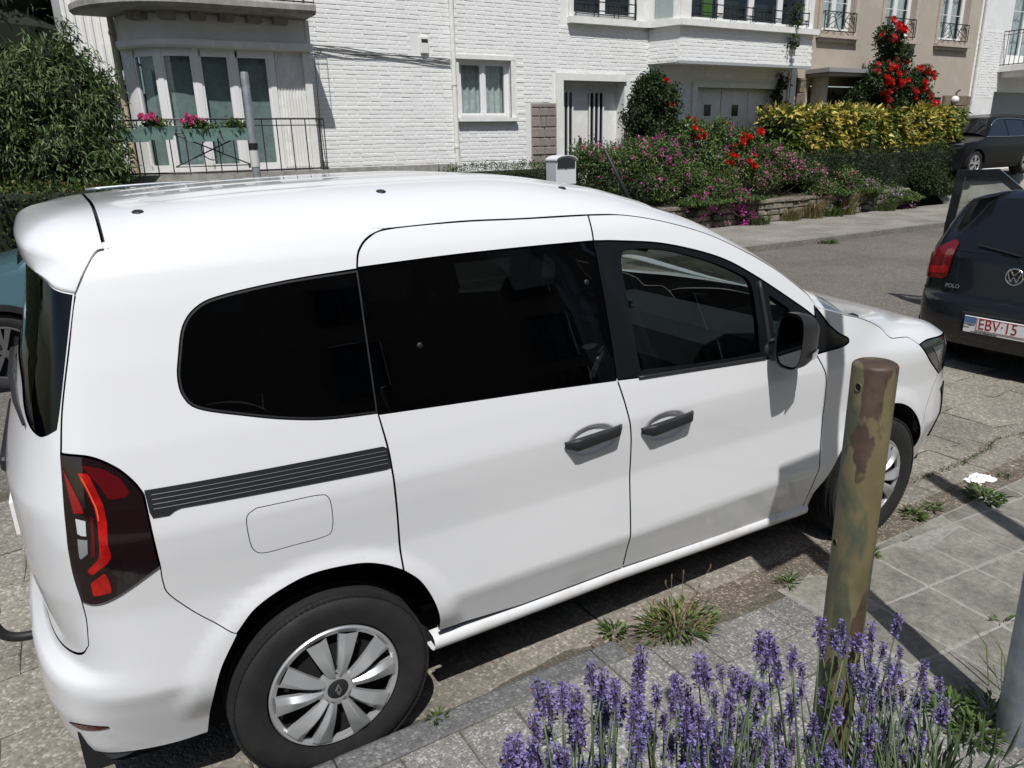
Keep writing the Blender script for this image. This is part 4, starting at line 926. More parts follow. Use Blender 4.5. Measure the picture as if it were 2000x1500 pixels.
# bay glazing from the right: ribbed panel, pane, casements, curved pane
def bseg(t0,t1,z0,z1,m,name,parent,o=-.06,n=6,th=.02): return band(name,t0,t1,z0,z1,o,m,parent,thick=th,n=n)
pn=bseg(.12,.60,1.62,3.50,m_wtrim,'ribbed_panel',hA,-.03,4,.03)
mb=MB()
for k in range(9): x,y=bayo(.15+k*.052,-.028); mb.box(x-.008,x+.008,y-.012,y+.01,1.66,3.46)
mb.build('panel_rib',m_wtrim,pn)
def bay_window(t0,t1,post=.09,curt=True,ajar=False):
    f=bseg(t0,t0+post,1.62,3.50,m_upvc,'window',hA,.0,3,.09)
    bseg(t1-.035,t1,1.66,3.48,m_upvc,'sash',f,-.015,3,.05); bseg(t0+post,t1,3.38,3.50,m_upvc,'sash',f,-.015,5,.05); bseg(t0+post,t1,1.62,1.74,m_upvc,'sash',f,-.015,5,.05); bseg(t0+post,t0+post+.045,1.66,3.48,m_upvc,'sash',f,-.012,3,.05)
    bseg(t0+post+.04,t1-.03,1.72,3.40,m_glassd,'pane',f,-.045,5,.004)
    if curt: bseg(t0+post,t1,1.63,3.48,m_curt,'curtain',f,-.13,8,.004)
    return f
for a,b,c in ((.60,1.22,True),(1.22,1.78,True),(1.78,2.34,True),(2.34,2.85,True)): bay_window(a,b,curt=c)
bseg(2.85,3.25,1.62,3.50,m_wtrim,'wall_strip',hA,0,5,.1)
band('bay_room',.05,TB-.2,1.60,3.50,-.75,m_room,hA,thick=.02)
band('bay_ceiling',.05,TB-.2,3.485,3.50,-.1,m_room,hA,thick=.7); 
# balcony railing with crossed panel and ring
def cross(mb,at,L):
    a,b=1.88,3.02; z0,z1=1.72,2.22
    for (p,q) in (((a,z0),(b,z1)),((a,z1),(b,z0))): mb.tube([(*at(p[0]+(q[0]-p[0])*t),p[1]+(q[1]-p[1])*t) for t in np.linspace(0,1,8)],.011,6)
    mb.tube([(*at((a+b)/2+.16*math.cos(w)),(z0+z1)/2+.16*math.sin(w)) for w in np.linspace(0,2*math.pi,22)],.009,6,cap=False)
    for z in (z0,z1): mb.tube([(*at(t),z) for t in np.linspace(a,b,8)],.010,6)
rpts=[bayo(t,.56) for t in np.linspace(0.0,TB-.35,24)]; rpts=[(3.62,rpts[0][1])]+rpts[1:]
railing('balcony_railing',[(3.62,10.65)]+rpts,1.60,2.42,.235,hA,.015,cross,rb=.009)
rp2=[bayo(t,.52) for t in np.linspace(0,TB-.15,24)]; railing('upper_railing',rp2,4.15,5.05,.16,hA,.012)
# cables and vent on the brick wall
mb=MB()
for k in range(4):
    pts=[]; 
    for t in np.linspace(0,1,22): x=3.72+(6.46-3.72)*t; pts.append((x,YF-.035-.006*k,3.66-.16*t+.02*math.sin(t*8+k*1.3)-.012*k-.035*math.sin(math.pi*min(t*1.6,1))*(k>1)))
    mb.tube(pts,.009,5)
mb.tube([(3.95,YF-.03,3.62),(3.82,YF-.03,3.50),(3.81,YF-.03,2.4),(3.86,YF-.03,1.3)],.008,5); mb.build('wall_cable',mat('grey_cable',(.12,.125,.13),.7),hA)
mb=MB(); mb.box(5.86,6.02,YF-.05,YF,3.60,3.90,bev=.01); mb.build('wall_vent',m_wtrim,hA); mb=MB(); mb.box(5.875,6.005,YF-.054,YF-.05,3.79,3.85); mb.build('vent_slot',m_room,hA)
mb=MB(); mb.tube([(6.52,YF-.06,1.0),(6.52,YF-.06,8.4)],.048,12)
for z in (1.9,3.05,4.6): mb.tube([(6.52,YF-.06,z),(6.52,YF-.06,z+.04)],.058,12)
mb.build('drainpipe',m_wtrim,hA,True,angle=40)
part('roof',[(.05,6.5,YF-.35,20,8.6,8.8)],m_conc,hA)
# ------------------------------------------------------------ house with the box bay and garage
hB=thing('garage_house','white brick house with square bay window over a garage and barred front door','house')
W1=(6.66,7.83,2.46,3.54); D1=(9.10,10.78,1.0,3.20); W2=(9.36,11.05,4.45,5.9); GA=(12.95,15.80,1.0,3.12)
wall_holes('wall',6.56,16.36,.3,8.6,[W1,D1,W2,GA],YF,.22,m_wpaint,hB)
bh=[(W1[0]-.10,W1[1]+.12,W1[2]-.09,W1[3]+.10),(D1[0]-.20,D1[1]+.05,0,D1[3]+.16),(8.28,8.95,0,2.76),(W2[0]-.2,W2[1]+.7,4.25,8),(12.75,16.0,0,3.30),(11.42,16.5,3.5,8)]
bricks(hB,6.60,16.34,1.55,4.95,bh,nmax=300)
part('window_trim',[(W1[0]-.08,W1[1]+.10,YF-.035,YF+.02,W1[3],W1[3]+.08),(W1[1],W1[1]+.09,YF-.03,YF+.02,W1[2]-.02,W1[3]),(W1[0]-.09,W1[1]+.11,YF-.11,YF+.1,W1[2]-.07,W1[2])],m_wtrim,hB)
window(hB,W1[0],W1[1],W1[2],W1[3],YF+.10,2,.06,.06)
part('door_surround',[(D1[0]-.18,D1[0],YF-.05,YF+.1,1.0,D1[3]+.14),(D1[0],D1[1]+.03,YF-.05,YF+.1,D1[3],D1[3]+.14)],m_wtrim,hB)
part('door_recess',[(D1[0],D1[1],YF+.22,YF+.62,D1[3]-.0,D1[3]+.05),(D1[0]-.05,D1[0],YF+.22,YF+.62,1,D1[3]),(D1[1],D1[1]+.05,YF+.22,YF+.62,1,D1[3])],m_wpaint,hB)
dr=part('front_door',[(D1[0],D1[1],YF+.28,YF+.33,1.0,D1[3])],m_wtrim,hB)
for a,b in ((9.16,9.56),(9.98,10.40)):
    mb=MB(); mb.box(a,b,YF+.265,YF+.282,1.12,2.98); mb.build('door_glass',mat('dark_door_glass',(.015,.018,.02),.15),dr)
    for k in range(4):
        x=a+.02+(b-a-.04)*k/3; mb=MB(); mb.box(x-.016,x+.016,YF+.235,YF+.264,1.10,3.0); mb.build('door_bar',m_upvc,dr)
mb=MB(); mb.box(9.74,9.77,YF+.22,YF+.28,1.65,2.05); mb.build('door_pull',m_iron,dr)
sp=part('stone_pier',[(8.30,8.93,YF-.012,YF+.02,.6,2.75)],m_mort,hB)
z=1.0; r=0
while z<2.72:
    h=min(rng.uniform(.14,.22),2.745-z); a=8.31; cuts=[8.31]+([8.52,8.66] if r%2 else [8.62])+[8.92]
    if r%3==2: cuts=[8.31,8.50,8.74,8.92]
    for i in range(len(cuts)-1):
        mb=MB(); mb.box(cuts[i]+.008,cuts[i+1]-.008,YF-.035-rng.uniform(0,.02),YF-.008,z+.008,z+h-.008,bev=.012); o=mb.build('stone',mat('pier_stone_%d'%(i%3),(.30-.03*(i%3),.265-.03*(i%3),.24-.03*(i%3)),.85,var=.8,col2=(.22,.19,.17),scale=16,bump=.4,bscale=50),sp)
    z+=h; r+=1
window(hB,W2[0],W2[1],W2[2],W2[3],YF+.08,2,.06,.06,curtain=False)
part('upper_sill',[(9.22,11.46,YF-.14,YF+.1,4.30,4.42)],m_wtrim,hB)
part('upper_trim',[(9.24,9.36,YF-.04,YF+.05,4.42,6)],m_wtrim,hB); part('upper_trim',[(11.05,11.4,YF-.04,YF+.05,4.42,6)],m_wtrim,hB)
def bars_(x0,x1,z0,z1,y,name,parent):
    mb=MB()
    for z in (z0,z0+.07,z1): mb.tube([(x0,y,z),(x1,y,z)],.012,6)
    n=max(2,int(round((x1-x0)/.62)))
    for k in range(n+1):
        x=x0+(x1-x0)*k/n
        for d in ((0,) if k in (0,n) else (-.06,.06)): mb.tube([(x+d,y,z0-.05),(x+d,y,z1+.03)],.012,6)
    return mb.build(name,m_iron,parent)
bars_(9.40,11.0,4.50,4.74,YF-.06,'window_rail',hB)
# bay
YV=10.32; bx0,bx1,bx2=11.42,12.02-.30,16.05
bayB=[(bx0,YF),(bx1,YV),(bx2,YV),(bx2+.0,YF)]
mb=MB(); zb,zt=3.58,4.30
mb.add([(bx0,YF,zb),(bx1,YV,zb),(bx2,YV,zb),(bx2,YF,zb)],[(0,1,2,3)])
for (a,b) in ((0,1),(1,2),(2,3)):
    (ax,ay),(bx,by)=bayB[a],bayB[b]; mb.add([(ax,ay,zb),(bx,by,zb),(bx,by,zt),(ax,ay,zt)],[(0,1,2,3)])
bw=mb.build('bay_wall',m_wpaint,hB,fixn=False)
L01=math.hypot(bx1-bx0,YV-YF); t01=((bx1-bx0)/L01,(YV-YF)/L01)
bricks(bw,0,L01-.02,3.60,4.32,[],nmax=20,frame=lambda u:((bx0+t01[0]*u+.001,YF+t01[1]*u),t01))
bricks(bw,bx1+.02,bx2,3.60,4.32,[],y=YV,nmax=150)
part('bay_drip',[(bx1-.02,bx2+.02,YV-.03,YV+.05,3.545,3.60)],mat('grey_lead',(.33,.35,.36),.6),hB)
mb=MB(); 
for (a,b) in ((0,1),(1,2),(2,3)):
    (ax,ay),(bx,by)=bayB[a],bayB[b]; d=np.array([bx-ax,by-ay]); d/=np.linalg.norm(d); n=np.array([d[1],-d[0]]); 
    e=.02 if a==1 else 0
    mb.obox(((ax+bx)/2+n[0]*.0,(ay+by)/2+n[1]*.0,4.36),tuple(np.append(d*(math.hypot(bx-ax,by-ay)/2+.06+e),0)),tuple(np.append(n*(.13+.003*a),0)),(0,0,.060+.002*a))
mb.build('bay_sill',m_wtrim,hB)
part('bay_pier',[(bx1,bx1+.28,YV+.01,YV+.25,4.42,7.2)],m_wtrim,hB); part('bay_pier',[(bx2-.20,bx2,YV+.01,YV+.25,4.42,7.2)],m_wtrim,hB)
window(hB,bx1+.28,bx2-.20,4.42,5.95,YV+.05,4,.05,.10,curtain=False)
part('bay_head',[(bx1,bx2,YV+.01,YF,5.95,7.2)],m_wtrim,hB)
mb=MB(); mb.obox(((bx0+bx1)/2,(YF+YV)/2,5.7),(t01[0]*L01*.5,t01[1]*L01*.5,0),(-t01[1]*.03,t01[0]*.03,0),(0,0,1.28)); mb.build('bay_side',m_wtrim,hB)
mb=MB(); mb.obox(((bx0+bx1)/2+.012*t01[1]*3,(YF+YV)/2-.012*t01[0]*3,5.3),(t01[0]*L01*.28,t01[1]*L01*.28,0),(-t01[1]*.02,t01[0]*.02,0),(0,0,.82)); mb.build('bay_side_pane',m_glassd,hB)
bars_(bx1+.33,bx2-.25,4.52,4.76,YV-.05,'bay_rail',hB)
mb=MB(); mb.box(bx1+1.0,bx1+1.28,YV+.35,YV+.42,4.45,5.9); mb.build('green_curtain',mat('green_fabric',(.10,.22,.02),.9),hB)
# garage
part('garage_trim',[(12.80,12.95,YF-.05,YF+.12,1.0,3.25),(15.80,15.98,YF-.05,YF+.12,1.0,3.25),(12.95,15.80,YF-.052,YF+.12,3.12,3.252)],m_wtrim,hB)
gd=part('garage_door',[(12.95,15.80,YF+.16,YF+.20,1.0,3.12)],m_wtrim,hB)
for k in range(3):
    x0=12.99+k*.94; part('door_leaf',[(x0,x0+.90,YF+.135,YF+.159,1.02,3.08)],m_wtrim,gd); x=x0+.30
    mb=MB(); mb.box(x,x+.32,YF+.12,YF+.136,2.44,2.80); mb.build('leaf_window_frame',m_wtrim,gd); mb=MB(); mb.box(x+.05,x+.27,YF+.112,YF+.121,2.49,2.75); mb.build('leaf_window',mat('garage_window_dark',(.03,.033,.03),.2),gd)
part('corner_strip',[(16.08,16.36,YF-.06,YF+.1,.6,8.6)],m_wtrim,hB)
part('roof',[(6.5,16.4,YF-.35,20,8.6,8.8)],m_conc,hB)
mb=MB(); mb.box(10.90,11.06,YF-.16,YF-.0,2.30,2.62,bev=.01); mb.add([(10.88,YF-.19,2.62),(11.08,YF-.19,2.62),(11.08,YF,2.76),(10.88,YF,2.76)],[(0,1,2,3)]); mb.build('wall_lantern',m_iron,hB)
# ------------------------------------------------------------ beige house
hC=thing('beige_house','beige rendered house with iron window guards and brown stone ground floor','house')
ws=[(17.15,18.45),(19.75,21.10),(22.35,23.75)]
hC_h=[(a,b,4.55,6.6) for a,b in ws]+[(16.95,20.3,.8,3.25),(21.9,23.0,.8,3.0)]
wall_holes('wall',16.38,24.45,.3,8.6,hC_h,YF-.02,.25,m_beige,hC)
for i,(a,b) in enumerate(ws):
    window(hC,a,b,4.55,6.6,YF+.12,2,.07,.09,curtain=True,bars=2)
    part('window_sill',[(a-.16,b+.16,YF-.16,YF+.05,4.38,4.46),(a-.10,b+.10,YF-.10,YF+.05,4.30,4.38)],m_beiget,hC)
    part('window_architrave',[(a-.14,a-.01,YF-.06,YF+.05,4.46,6.7)],m_beiget,hC); part('window_architrave',[(b+.01,b+.14,YF-.06,YF+.05,4.46,6.7)],m_beiget,hC)
    mb=MB(); y=YF-.12; z0,z1=4.55,5.0
    for z in (z0,z1): mb.tube([(a+.02,y,z),(b-.02,y,z)],.013,6)
    for x in (a+.02,b-.02): mb.tube([(x,y,z0),(x,y,z1)],.013,6); mb.tube([(x,y,z1),(x,YF+.05,z1)],.011,6)
    c=(a+b)/2; w=(b-a)/2-.08
    for s_ in (-1,1):
        mb.tube([(c+s_*w*t,y,z0+.02+.40*math.sin(t*2.6)**2) for t in np.linspace(0,1,14)],.010,6)
        mb.tube([(c+s_*(w*.55+.15*math.cos(q)),y,z0+.20+.13*math.sin(q)) for q in np.linspace(0,5.2,16)],.009,6); mb.tube([(c+s_*w*t,y,z0+.35-.28*t) for t in np.linspace(0,1,6)],.009,6)
    mb.build('window_guard',m_iron,hC)
cp_=part('canopy',[(16.72,20.6,YF-.75,YF,3.50,3.60),(16.80,20.5,YF-.68,YF,3.42,3.50)],mat('canopy_grey',(.27,.27,.26),.7),hC)
part('porch_wall',[(16.95,20.3,YF+.5,YF+.55,.8,3.25),(16.9,16.96,YF-.02,YF+.5,.8,3.25)],m_beiget,hC)
part('porch_post',[(16.98,17.25,YF-.35,YF-.05,.8,3.42)],m_beiget,hC)
for a,b in ((17.65,18.28),(18.62,19.55)):
    mb=MB(); mb.box(a,b,YF+.46,YF+.50,1.1,3.05); o=mb.build('door_window',mat('porch_dark_glass',(.012,.013,.013),.2),hC)
    mb=MB(); mb.box(a-.07,a,YF+.44,YF+.5,1.0,3.12); mb.box(b,b+.07,YF+.44,YF+.5,1.0,3.12); mb.box(a-.07,b+.07,YF+.44,YF+.5,3.05,3.13); mb.build('door_frame',m_beiget,o)
part('white_side_door',[(21.95,22.95,YF+.2,YF+.24,.8,3.0)],m_wtrim,hC)
for (x0,x1,z1) in ((16.40,16.72,3.40),(23.05,24.42,3.05)):
    bs=part('stone_base',[(x0,x1,YF-.05,YF-.02,.6,z1)],mat('dark_mortar',(.10,.085,.07),.9),hC); z=.8
    while z<z1-.05:
        h=min(.28,z1-z); x=x0; 
        while x<x1-.02:
            w=min(rng.uniform(.3,.6),x1-x)
            mb=MB(); mb.box(x+.006,x+w-.006,YF-.09-rng.uniform(0,.015),YF-.051,z+.006,z+h-.006,bev=.01); mb.build('stone',mat('base_stone_%d'%rng.integers(3),(.20+.05*rng.random(),.155+.04*rng.random(),.12+.03*rng.random()),.85,var=.8,col2=(.12,.095,.08),scale=12,bump=.35,bscale=50),bs); x+=w
        z+=h
mb=MB(); mb.tube([(23.55,YF-.12,2.75),(23.6,YF-.12,3.15),(23.75,YF-.12,3.2)],.025,8); o=mb.build('lamp_bracket',m_iron,hC,True)
bm_=bmesh.new(); bmesh.ops.create_uvsphere(bm_,u_segments=20,v_segments=12,radius=.12); me=bpy.data.meshes.new('lamp_globe'); bm_.to_mesh(me); bm_.free(); me.materials.append(mat('opal_glass',(.75,.75,.73),.3)); me.shade_smooth(); inst('lamp_globe',me,o,(23.5,YF-.15,2.92))
part('roof',[(16.4,24.5,YF-.35,20,8.6,8.8)],m_conc,hC)
# ------------------------------------------------------------ white house at the right edge
hD=thing('end_house','white house with small iron balcony at the right edge of the terrace','house')
wall_holes('wall',24.47,36,.3,8.6,[(26.3,28.2,4.2,7.0),(25.9,29.,.8,3.2)],YF,.25,m_wpaint,hD)
bricks(hD,24.52,26.2,3.0,5.0,[(25.85,26.3,0,3.3)],nmax=40)
window(hD,26.3,28.2,4.2,7.0,YF+.1,2,.08,.08,bars=3)
part('balcony_slab',[(25.9,29.5,YF-1.0,YF,3.78,3.95),(26.1,29.4,YF-.7,YF,3.62,3.78)],m_wtrim,hD)
railing('balcony_railing',[(25.95,YF),(25.95,YF-.95),(29.4,YF-.95)],3.95,4.95,.14,hD,.016,rb=.011)
part('garage_panel',[(25.9,29.,YF+.2,YF+.24,.8,3.2)],mat('grey_garage',(.30,.33,.33),.6),hD)
mb=MB(); mb.tube([(24.62,YF-.07,.8),(24.62,YF-.07,8.5)],.06,10); mb.build('drainpipe',m_wtrim,hD,True,angle=40)
part('roof',[(24.5,36,YF-.35,20,8.6,8.8)],m_conc,hD)
# ================================================================ plants across the street
def at(px,py,Y):
    """point at distance plane y=Y seen at picture position (photo pixels) - used to survey positions"""
    d=_r2*((px-1000)/FPX)+_u2*((750-py)/FPX)+_f; t=(Y-CAMP[1])/d.y; return (CAMP[0]+d.x*t,Y,CAMP[2]+d.z*t)
def leafmat(name,col,trans=.35,rough=.45):
    if name in MATS: return MATS[name]
    m=bpy.data.materials.new(name); m.use_nodes=True; nt=m.node_tree; b=nt.nodes['Principled BSDF']; o=nt.nodes['Material Output']
    b.inputs['Roughness'].default_value=rough; b.inputs['Specular IOR Level'].default_value=.35
    g=nt.nodes.new('ShaderNodeNewGeometry'); rp=nt.nodes.new('ShaderNodeMapRange'); rp.inputs[3].default_value=.62; rp.inputs[4].default_value=1.4; nt.links.new(g.outputs['Random Per Island'],rp.inputs[0])
    mx=nt.nodes.new('ShaderNodeVectorMath'); mx.operation='SCALE'; mx.inputs[0].default_value=col; nt.links.new(rp.outputs[0],mx.inputs['Scale']); nt.links.new(mx.outputs[0],b.inputs['Base Color'])
    t=nt.nodes.new('ShaderNodeBsdfTranslucent'); nt.links.new(mx.outputs[0],t.inputs['Color']); a=nt.nodes.new('ShaderNodeMixShader'); a.inputs[0].default_value=trans
    nt.links.new(b.outputs[0],a.inputs[1]); nt.links.new(t.outputs[0],a.inputs[2]); nt.links.new(a.outputs[0],o.inputs['Surface']); MATS[name]=m; return m
def unit(v): return v/(np.linalg.norm(v,axis=-1,keepdims=True)+1e-9)
def leaf_mesh(pts,dirs,nrm,L,Wd,fold=.25,jl=.35):
    n=len(pts); d=unit(dirs); s=unit(np.cross(d,nrm)); u=np.cross(s,d); l=(L*(1+rng.uniform(-jl,jl,n)))[:,None]; w=(Wd*(1+rng.uniform(-jl,jl,n)))[:,None]
    a=pts; b=pts+d*l*.45+s*w*.5+u*w*fold; c=pts+d*l-u*l*.12; e=pts+d*l*.45-s*w*.5+u*w*fold
    V=np.stack([a,b,c,e],1).reshape(-1,3); i=np.arange(n)*4; F=np.concatenate([np.stack([i,i+1,i+2],1),np.stack([i,i+2,i+3],1)],0); return V,F
def big_mesh(name,V,F,mats,parent,mi=None,kind=None):
    me=bpy.data.meshes.new(name); V=np.asarray(V,np.float32); F=np.asarray(F,np.int32); k=F.shape[1]
    me.vertices.add(len(V)); me.vertices.foreach_set('co',V.ravel()); me.loops.add(F.size); me.loops.foreach_set('vertex_index',F.ravel()); me.polygons.add(len(F)); me.polygons.foreach_set('loop_start',np.arange(len(F),dtype=np.int32)*k)
    for m in (mats if isinstance(mats,(list,tuple)) else [mats]): me.materials.append(m)
    if mi is not None: me.polygons.foreach_set('material_index',np.asarray(mi,np.int32))
    me.update(calc_edges=True); me.validate(); o=bpy.data.objects.new(name,me); link(o,parent)
    if kind: o['kind']=kind
    return o
def blobs_pts(blobs,n,clump=.0,shell=.55):
    """points in a union of ellipsoids (cx,cy,cz,rx,ry,rz), denser towards the skin, clumped"""
    vol=np.array([b[3]*b[4]*b[5] for b in blobs])**.75; k=rng.choice(len(blobs),n,p=vol/vol.sum()); B=np.array(blobs)[k]
    d=unit(rng.normal(size=(n,3))); r=shell+(1-shell)*rng.random(n)**.6
    bump=1+.16*np.sin(d[:,0]*7+k*2.1)*np.sin(d[:,1]*6+k)*np.sin(d[:,2]*8+k*.7)
    p=B[:,:3]+d*B[:,3:]*(r*bump)[:,None]; return p,d
def clumped(p,d,per,spread):
    """turn points into small sprays of leaves"""
    n=len(p); q=np.repeat(p,per,0)+rng.normal(0,spread,(n*per,3)); return q,np.repeat(d,per,0)
def foliage(name,blobs,n,per,spread,L,Wd,mats,parent,probs=None,out=.7,grav=.0,shell=.55,zmin=None,upn=.6):
    p,d=blobs_pts(blobs,n,shell=shell); q,dd=clumped(p,d,per,spread)
    if zmin is not None: q[:,2]=np.maximum(q[:,2],zmin)
    dirs=dd*out+rng.normal(0,.6,q.shape)+np.array([0,0,-grav]); nr=dd*.5+rng.normal(0,.5,q.shape)+np.array([0,0,upn])
    V,F=leaf_mesh(q,dirs,nr,L,Wd); mi=rng.choice(len(mats),len(q),p=probs); return big_mesh(name,V,F,mats,parent,np.concatenate([mi,mi]))
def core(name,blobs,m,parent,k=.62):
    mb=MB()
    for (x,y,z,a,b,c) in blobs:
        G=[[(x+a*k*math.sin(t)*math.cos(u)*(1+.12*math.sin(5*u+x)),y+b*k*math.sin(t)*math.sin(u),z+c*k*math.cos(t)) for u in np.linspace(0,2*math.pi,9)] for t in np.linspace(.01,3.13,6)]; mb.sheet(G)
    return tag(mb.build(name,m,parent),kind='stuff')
def stems(name,base,tops,r,m,parent):
    mb=MB()
    for t in tops:
        b=np.array(base)+rng.normal(0,.04,3)*np.array([1,1,0]); t=np.array(t); mid=(b+t)/2+rng.normal(0,.08,3); mb.tube([b,mid,t],[r,r*.75,r*.4],6)
    return mb.build(name,m,parent,True)
l_will=[leafmat('willow_leaf_a',(.095,.155,.050)),leafmat('willow_leaf_b',(.15,.215,.085)),leafmat('willow_leaf_c',(.055,.085,.034))]
l_dark=[leafmat('dark_leaf_a',(.022,.042,.014)),leafmat('dark_leaf_b',(.035,.060,.018)),leafmat('dark_leaf_c',(.050,.085,.024))]
l_con=[leafmat('conifer_a',(.012,.022,.010),.1),leafmat('conifer_b',(.020,.036,.014),.1)]
l_mid=[leafmat('garden_leaf_a',(.092,.158,.042)),leafmat('garden_leaf_b',(.14,.21,.062)),leafmat('garden_leaf_c',(.06,.105,.030))]
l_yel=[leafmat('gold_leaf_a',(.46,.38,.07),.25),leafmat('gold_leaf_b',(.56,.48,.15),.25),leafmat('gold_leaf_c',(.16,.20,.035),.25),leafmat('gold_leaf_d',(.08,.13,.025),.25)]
l_hedge=[leafmat('hedge_leaf_a',(.050,.090,.020)),leafmat('hedge_leaf_b',(.085,.125,.028)),leafmat('hedge_leaf_c',(.13,.10,.035))]
l_dry=[leafmat('straw_a',(.36,.28,.13)),leafmat('straw_b',(.26,.20,.10))]
m_bark=mat('bark_brown',(.07,.05,.035),.9)
m_core=mat('foliage_inside',(.012,.018,.008),1.0)  # solid near-black filler, shade deep between the leaves put into its colour
def mix_blobs(c,r,n,s=.55):
    """a rough crown: n smaller lobes round the centre"""
    out=[(c[0],c[1],c[2],r[0]*.72,r[1]*.72,r[2]*.72)]
    for i in range(n):
        d=unit(rng.normal(size=3)); k=s*rng.uniform(.7,1.2); out.append((c[0]+d[0]*r[0]*.62,c[1]+d[1]*r[1]*.62,c[2]+d[2]*r[2]*.62,r[0]*k,r[1]*k,r[2]*k))
    return out
# narrow-leaved shrub by the bay house
def spot(px,py,Y,r): q=at(px,py,Y); return (q[0],q[1],q[2],*r)
t=thing('willow_shrub','big grey-green narrow-leaved shrub left of the rounded bay','shrub',at(110,380,9.9)); t.location.z=.6; o0_=Vector(t.location)
wb=[spot(60,215,9.9,(.55,.6,.6)),spot(130,190,9.9,(.50,.6,.55)),spot(85,120,9.9,(.30,.4,.34)),spot(180,235,9.9,(.42,.5,.6)),spot(30,160,9.9,(.45,.5,.5)),spot(20,290,9.9,(.6,.6,.5)),spot(110,300,9.7,(.65,.6,.55)),spot(190,320,9.7,(.45,.5,.45)),spot(150,130,10.,(.28,.35,.28)),spot(205,190,10.,(.22,.3,.4)),spot(-40,220,9.9,(.7,.7,.8)),spot(225,330,9.6,(.22,.3,.4))]
def rel(bl,t): return [(b[0]-t.location.x,b[1]-t.location.y,b[2]-t.location.z,*b[3:]) for b in bl]
wr=rel(wb,t); foliage('foliage',wr,2300,7,.055,.115,.024,l_will,t,[.45,.35,.2],.5,.75,.45); core('inner_core',wr,m_core,t,.55)
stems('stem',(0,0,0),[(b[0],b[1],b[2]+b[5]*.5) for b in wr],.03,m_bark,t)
wisp=[]
for px,py in ((125,35),(130,70),(120,60),(140,95),(200,150),(215,120)):
    a=at(px,py+70,9.95); b=at(px,py,9.95); wisp.append(spot(px,py+25,9.95,(.10,.1,.28)))
foliage('foliage',rel(wisp,t),90,7,.05,.10,.022,l_will,t,None,.4,.8,.2)
# dark conifer behind
t=thing('dark_conifer','tall dark evergreen tree behind the shrub','tree',(-2.0,18.0,.8)); tb=[]
for k in range(11):
    z=1.2+k*1.05; r=3.6*(1-k/13.)
    for a in np.linspace(0,2*math.pi,7)[:-1]: tb.append((r*.6*math.cos(a+k),r*.6*math.sin(a+k),z,r*.55,r*.55,.75))
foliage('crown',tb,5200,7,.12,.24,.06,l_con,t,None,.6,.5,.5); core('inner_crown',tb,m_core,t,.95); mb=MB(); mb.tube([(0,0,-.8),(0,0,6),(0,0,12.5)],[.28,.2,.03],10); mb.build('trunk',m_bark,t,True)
t=thing('dark_conifer','third dark evergreen tree filling the gap between the other two','tree',(-7.0,21.,.8)); foliage('crown',tb,5200,7,.14,.28,.08,l_con,t,None,.6,.5,.5); core('inner_crown',tb,m_core,t,1.0); mb=MB(); mb.tube([(0,0,-.8),(0,0,6),(0,0,12.5)],[.28,.2,.03],10); mb.build('trunk',m_bark,t,True)
t=thing('dark_conifer','second dark evergreen tree at the upper left corner, beyond the first','tree',(-10.,16.0,.8)); foliage('crown',tb,4200,6,.14,.26,.07,l_con,t,None,.6,.5,.5); core('inner_crown',tb,m_core,t,.7); mb=MB(); mb.tube([(0,0,-.8),(0,0,6),(0,0,12.5)],[.28,.2,.03],10); mb.build('trunk',m_bark,t,True)
# hedges
def box_hedge(name,label,x0,x1,y0,y1,z0,z1,n,L,Wd,mats,probs,group=None,bumpy=.06,cat='hedge',down=None):
    t=thing(name,label,cat,((x0+x1)/2,(y0+y1)/2,z0),group=group); cx,cy=t.location.x,t.location.y
    # points on the skin of the box: front, top, ends
    A=[(x1-x0)*(z1-z0),(x1-x0)*(y1-y0),(y1-y0)*(z1-z0),(y1-y0)*(z1-z0)]; A=np.array(A)/sum(A); k=rng.choice(4,n,p=A); u,v=rng.random(n),rng.random(n)
    p=np.zeros((n,3)); d=np.zeros((n,3))
    for i,(f,nn) in enumerate(((lambda u,v:(x0+(x1-x0)*u,y0+0*u,z0+(z1-z0)*v),(0,-1,.25)),(lambda u,v:(x0+(x1-x0)*u,y0+(y1-y0)*v,z1+0*u),(0,-.2,1)),(lambda u,v:(x0+0*u,y0+(y1-y0)*u,z0+(z1-z0)*v),(-1,0,.3)),(lambda u,v:(x1+0*u,y0+(y1-y0)*u,z0+(z1-z0)*v),(1,0,.3)))):
        s=k==i; q=f(u[s],v[s]); p[s]=np.stack(q,1); d[s]=nn
    ph=np.sin(p[:,0]*3.1+1)*np.sin(p[:,0]*1.3+p[:,1]*2)+np.sin(p[:,0]*6+p[:,2]*5)*.6
    p+=d*(bumpy*ph)[:,None]+rng.normal(0,.035,p.shape)-d*(rng.random(n)**2*.12)[:,None]; p-=np.array([cx,cy,z0]); p[:,2]=np.maximum(p[:,2],.02)
    dirs=d*.8+rng.normal(0,.55,p.shape)+np.array([0,0,.1 if down is None else -down]); nr=d*.4+rng.normal(0,.5,p.shape)+np.array([0,0,.6])
    V,F=leaf_mesh(p,dirs,nr,L,Wd); mi=rng.choice(len(mats),n,p=probs)
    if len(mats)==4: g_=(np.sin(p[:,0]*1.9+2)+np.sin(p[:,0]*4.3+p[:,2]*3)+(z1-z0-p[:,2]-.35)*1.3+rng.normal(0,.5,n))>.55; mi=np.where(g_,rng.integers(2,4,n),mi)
    big_mesh('foliage',V,F,mats,t,np.concatenate([mi,mi]))
    mb=MB(); e=.09; mb.box(x0-cx+e,x1-cx-e,y0-cy+e,y1-cy-e,-.05,z1-z0-e,bev=.05); mb.build('inner_core',m_core,t); return t
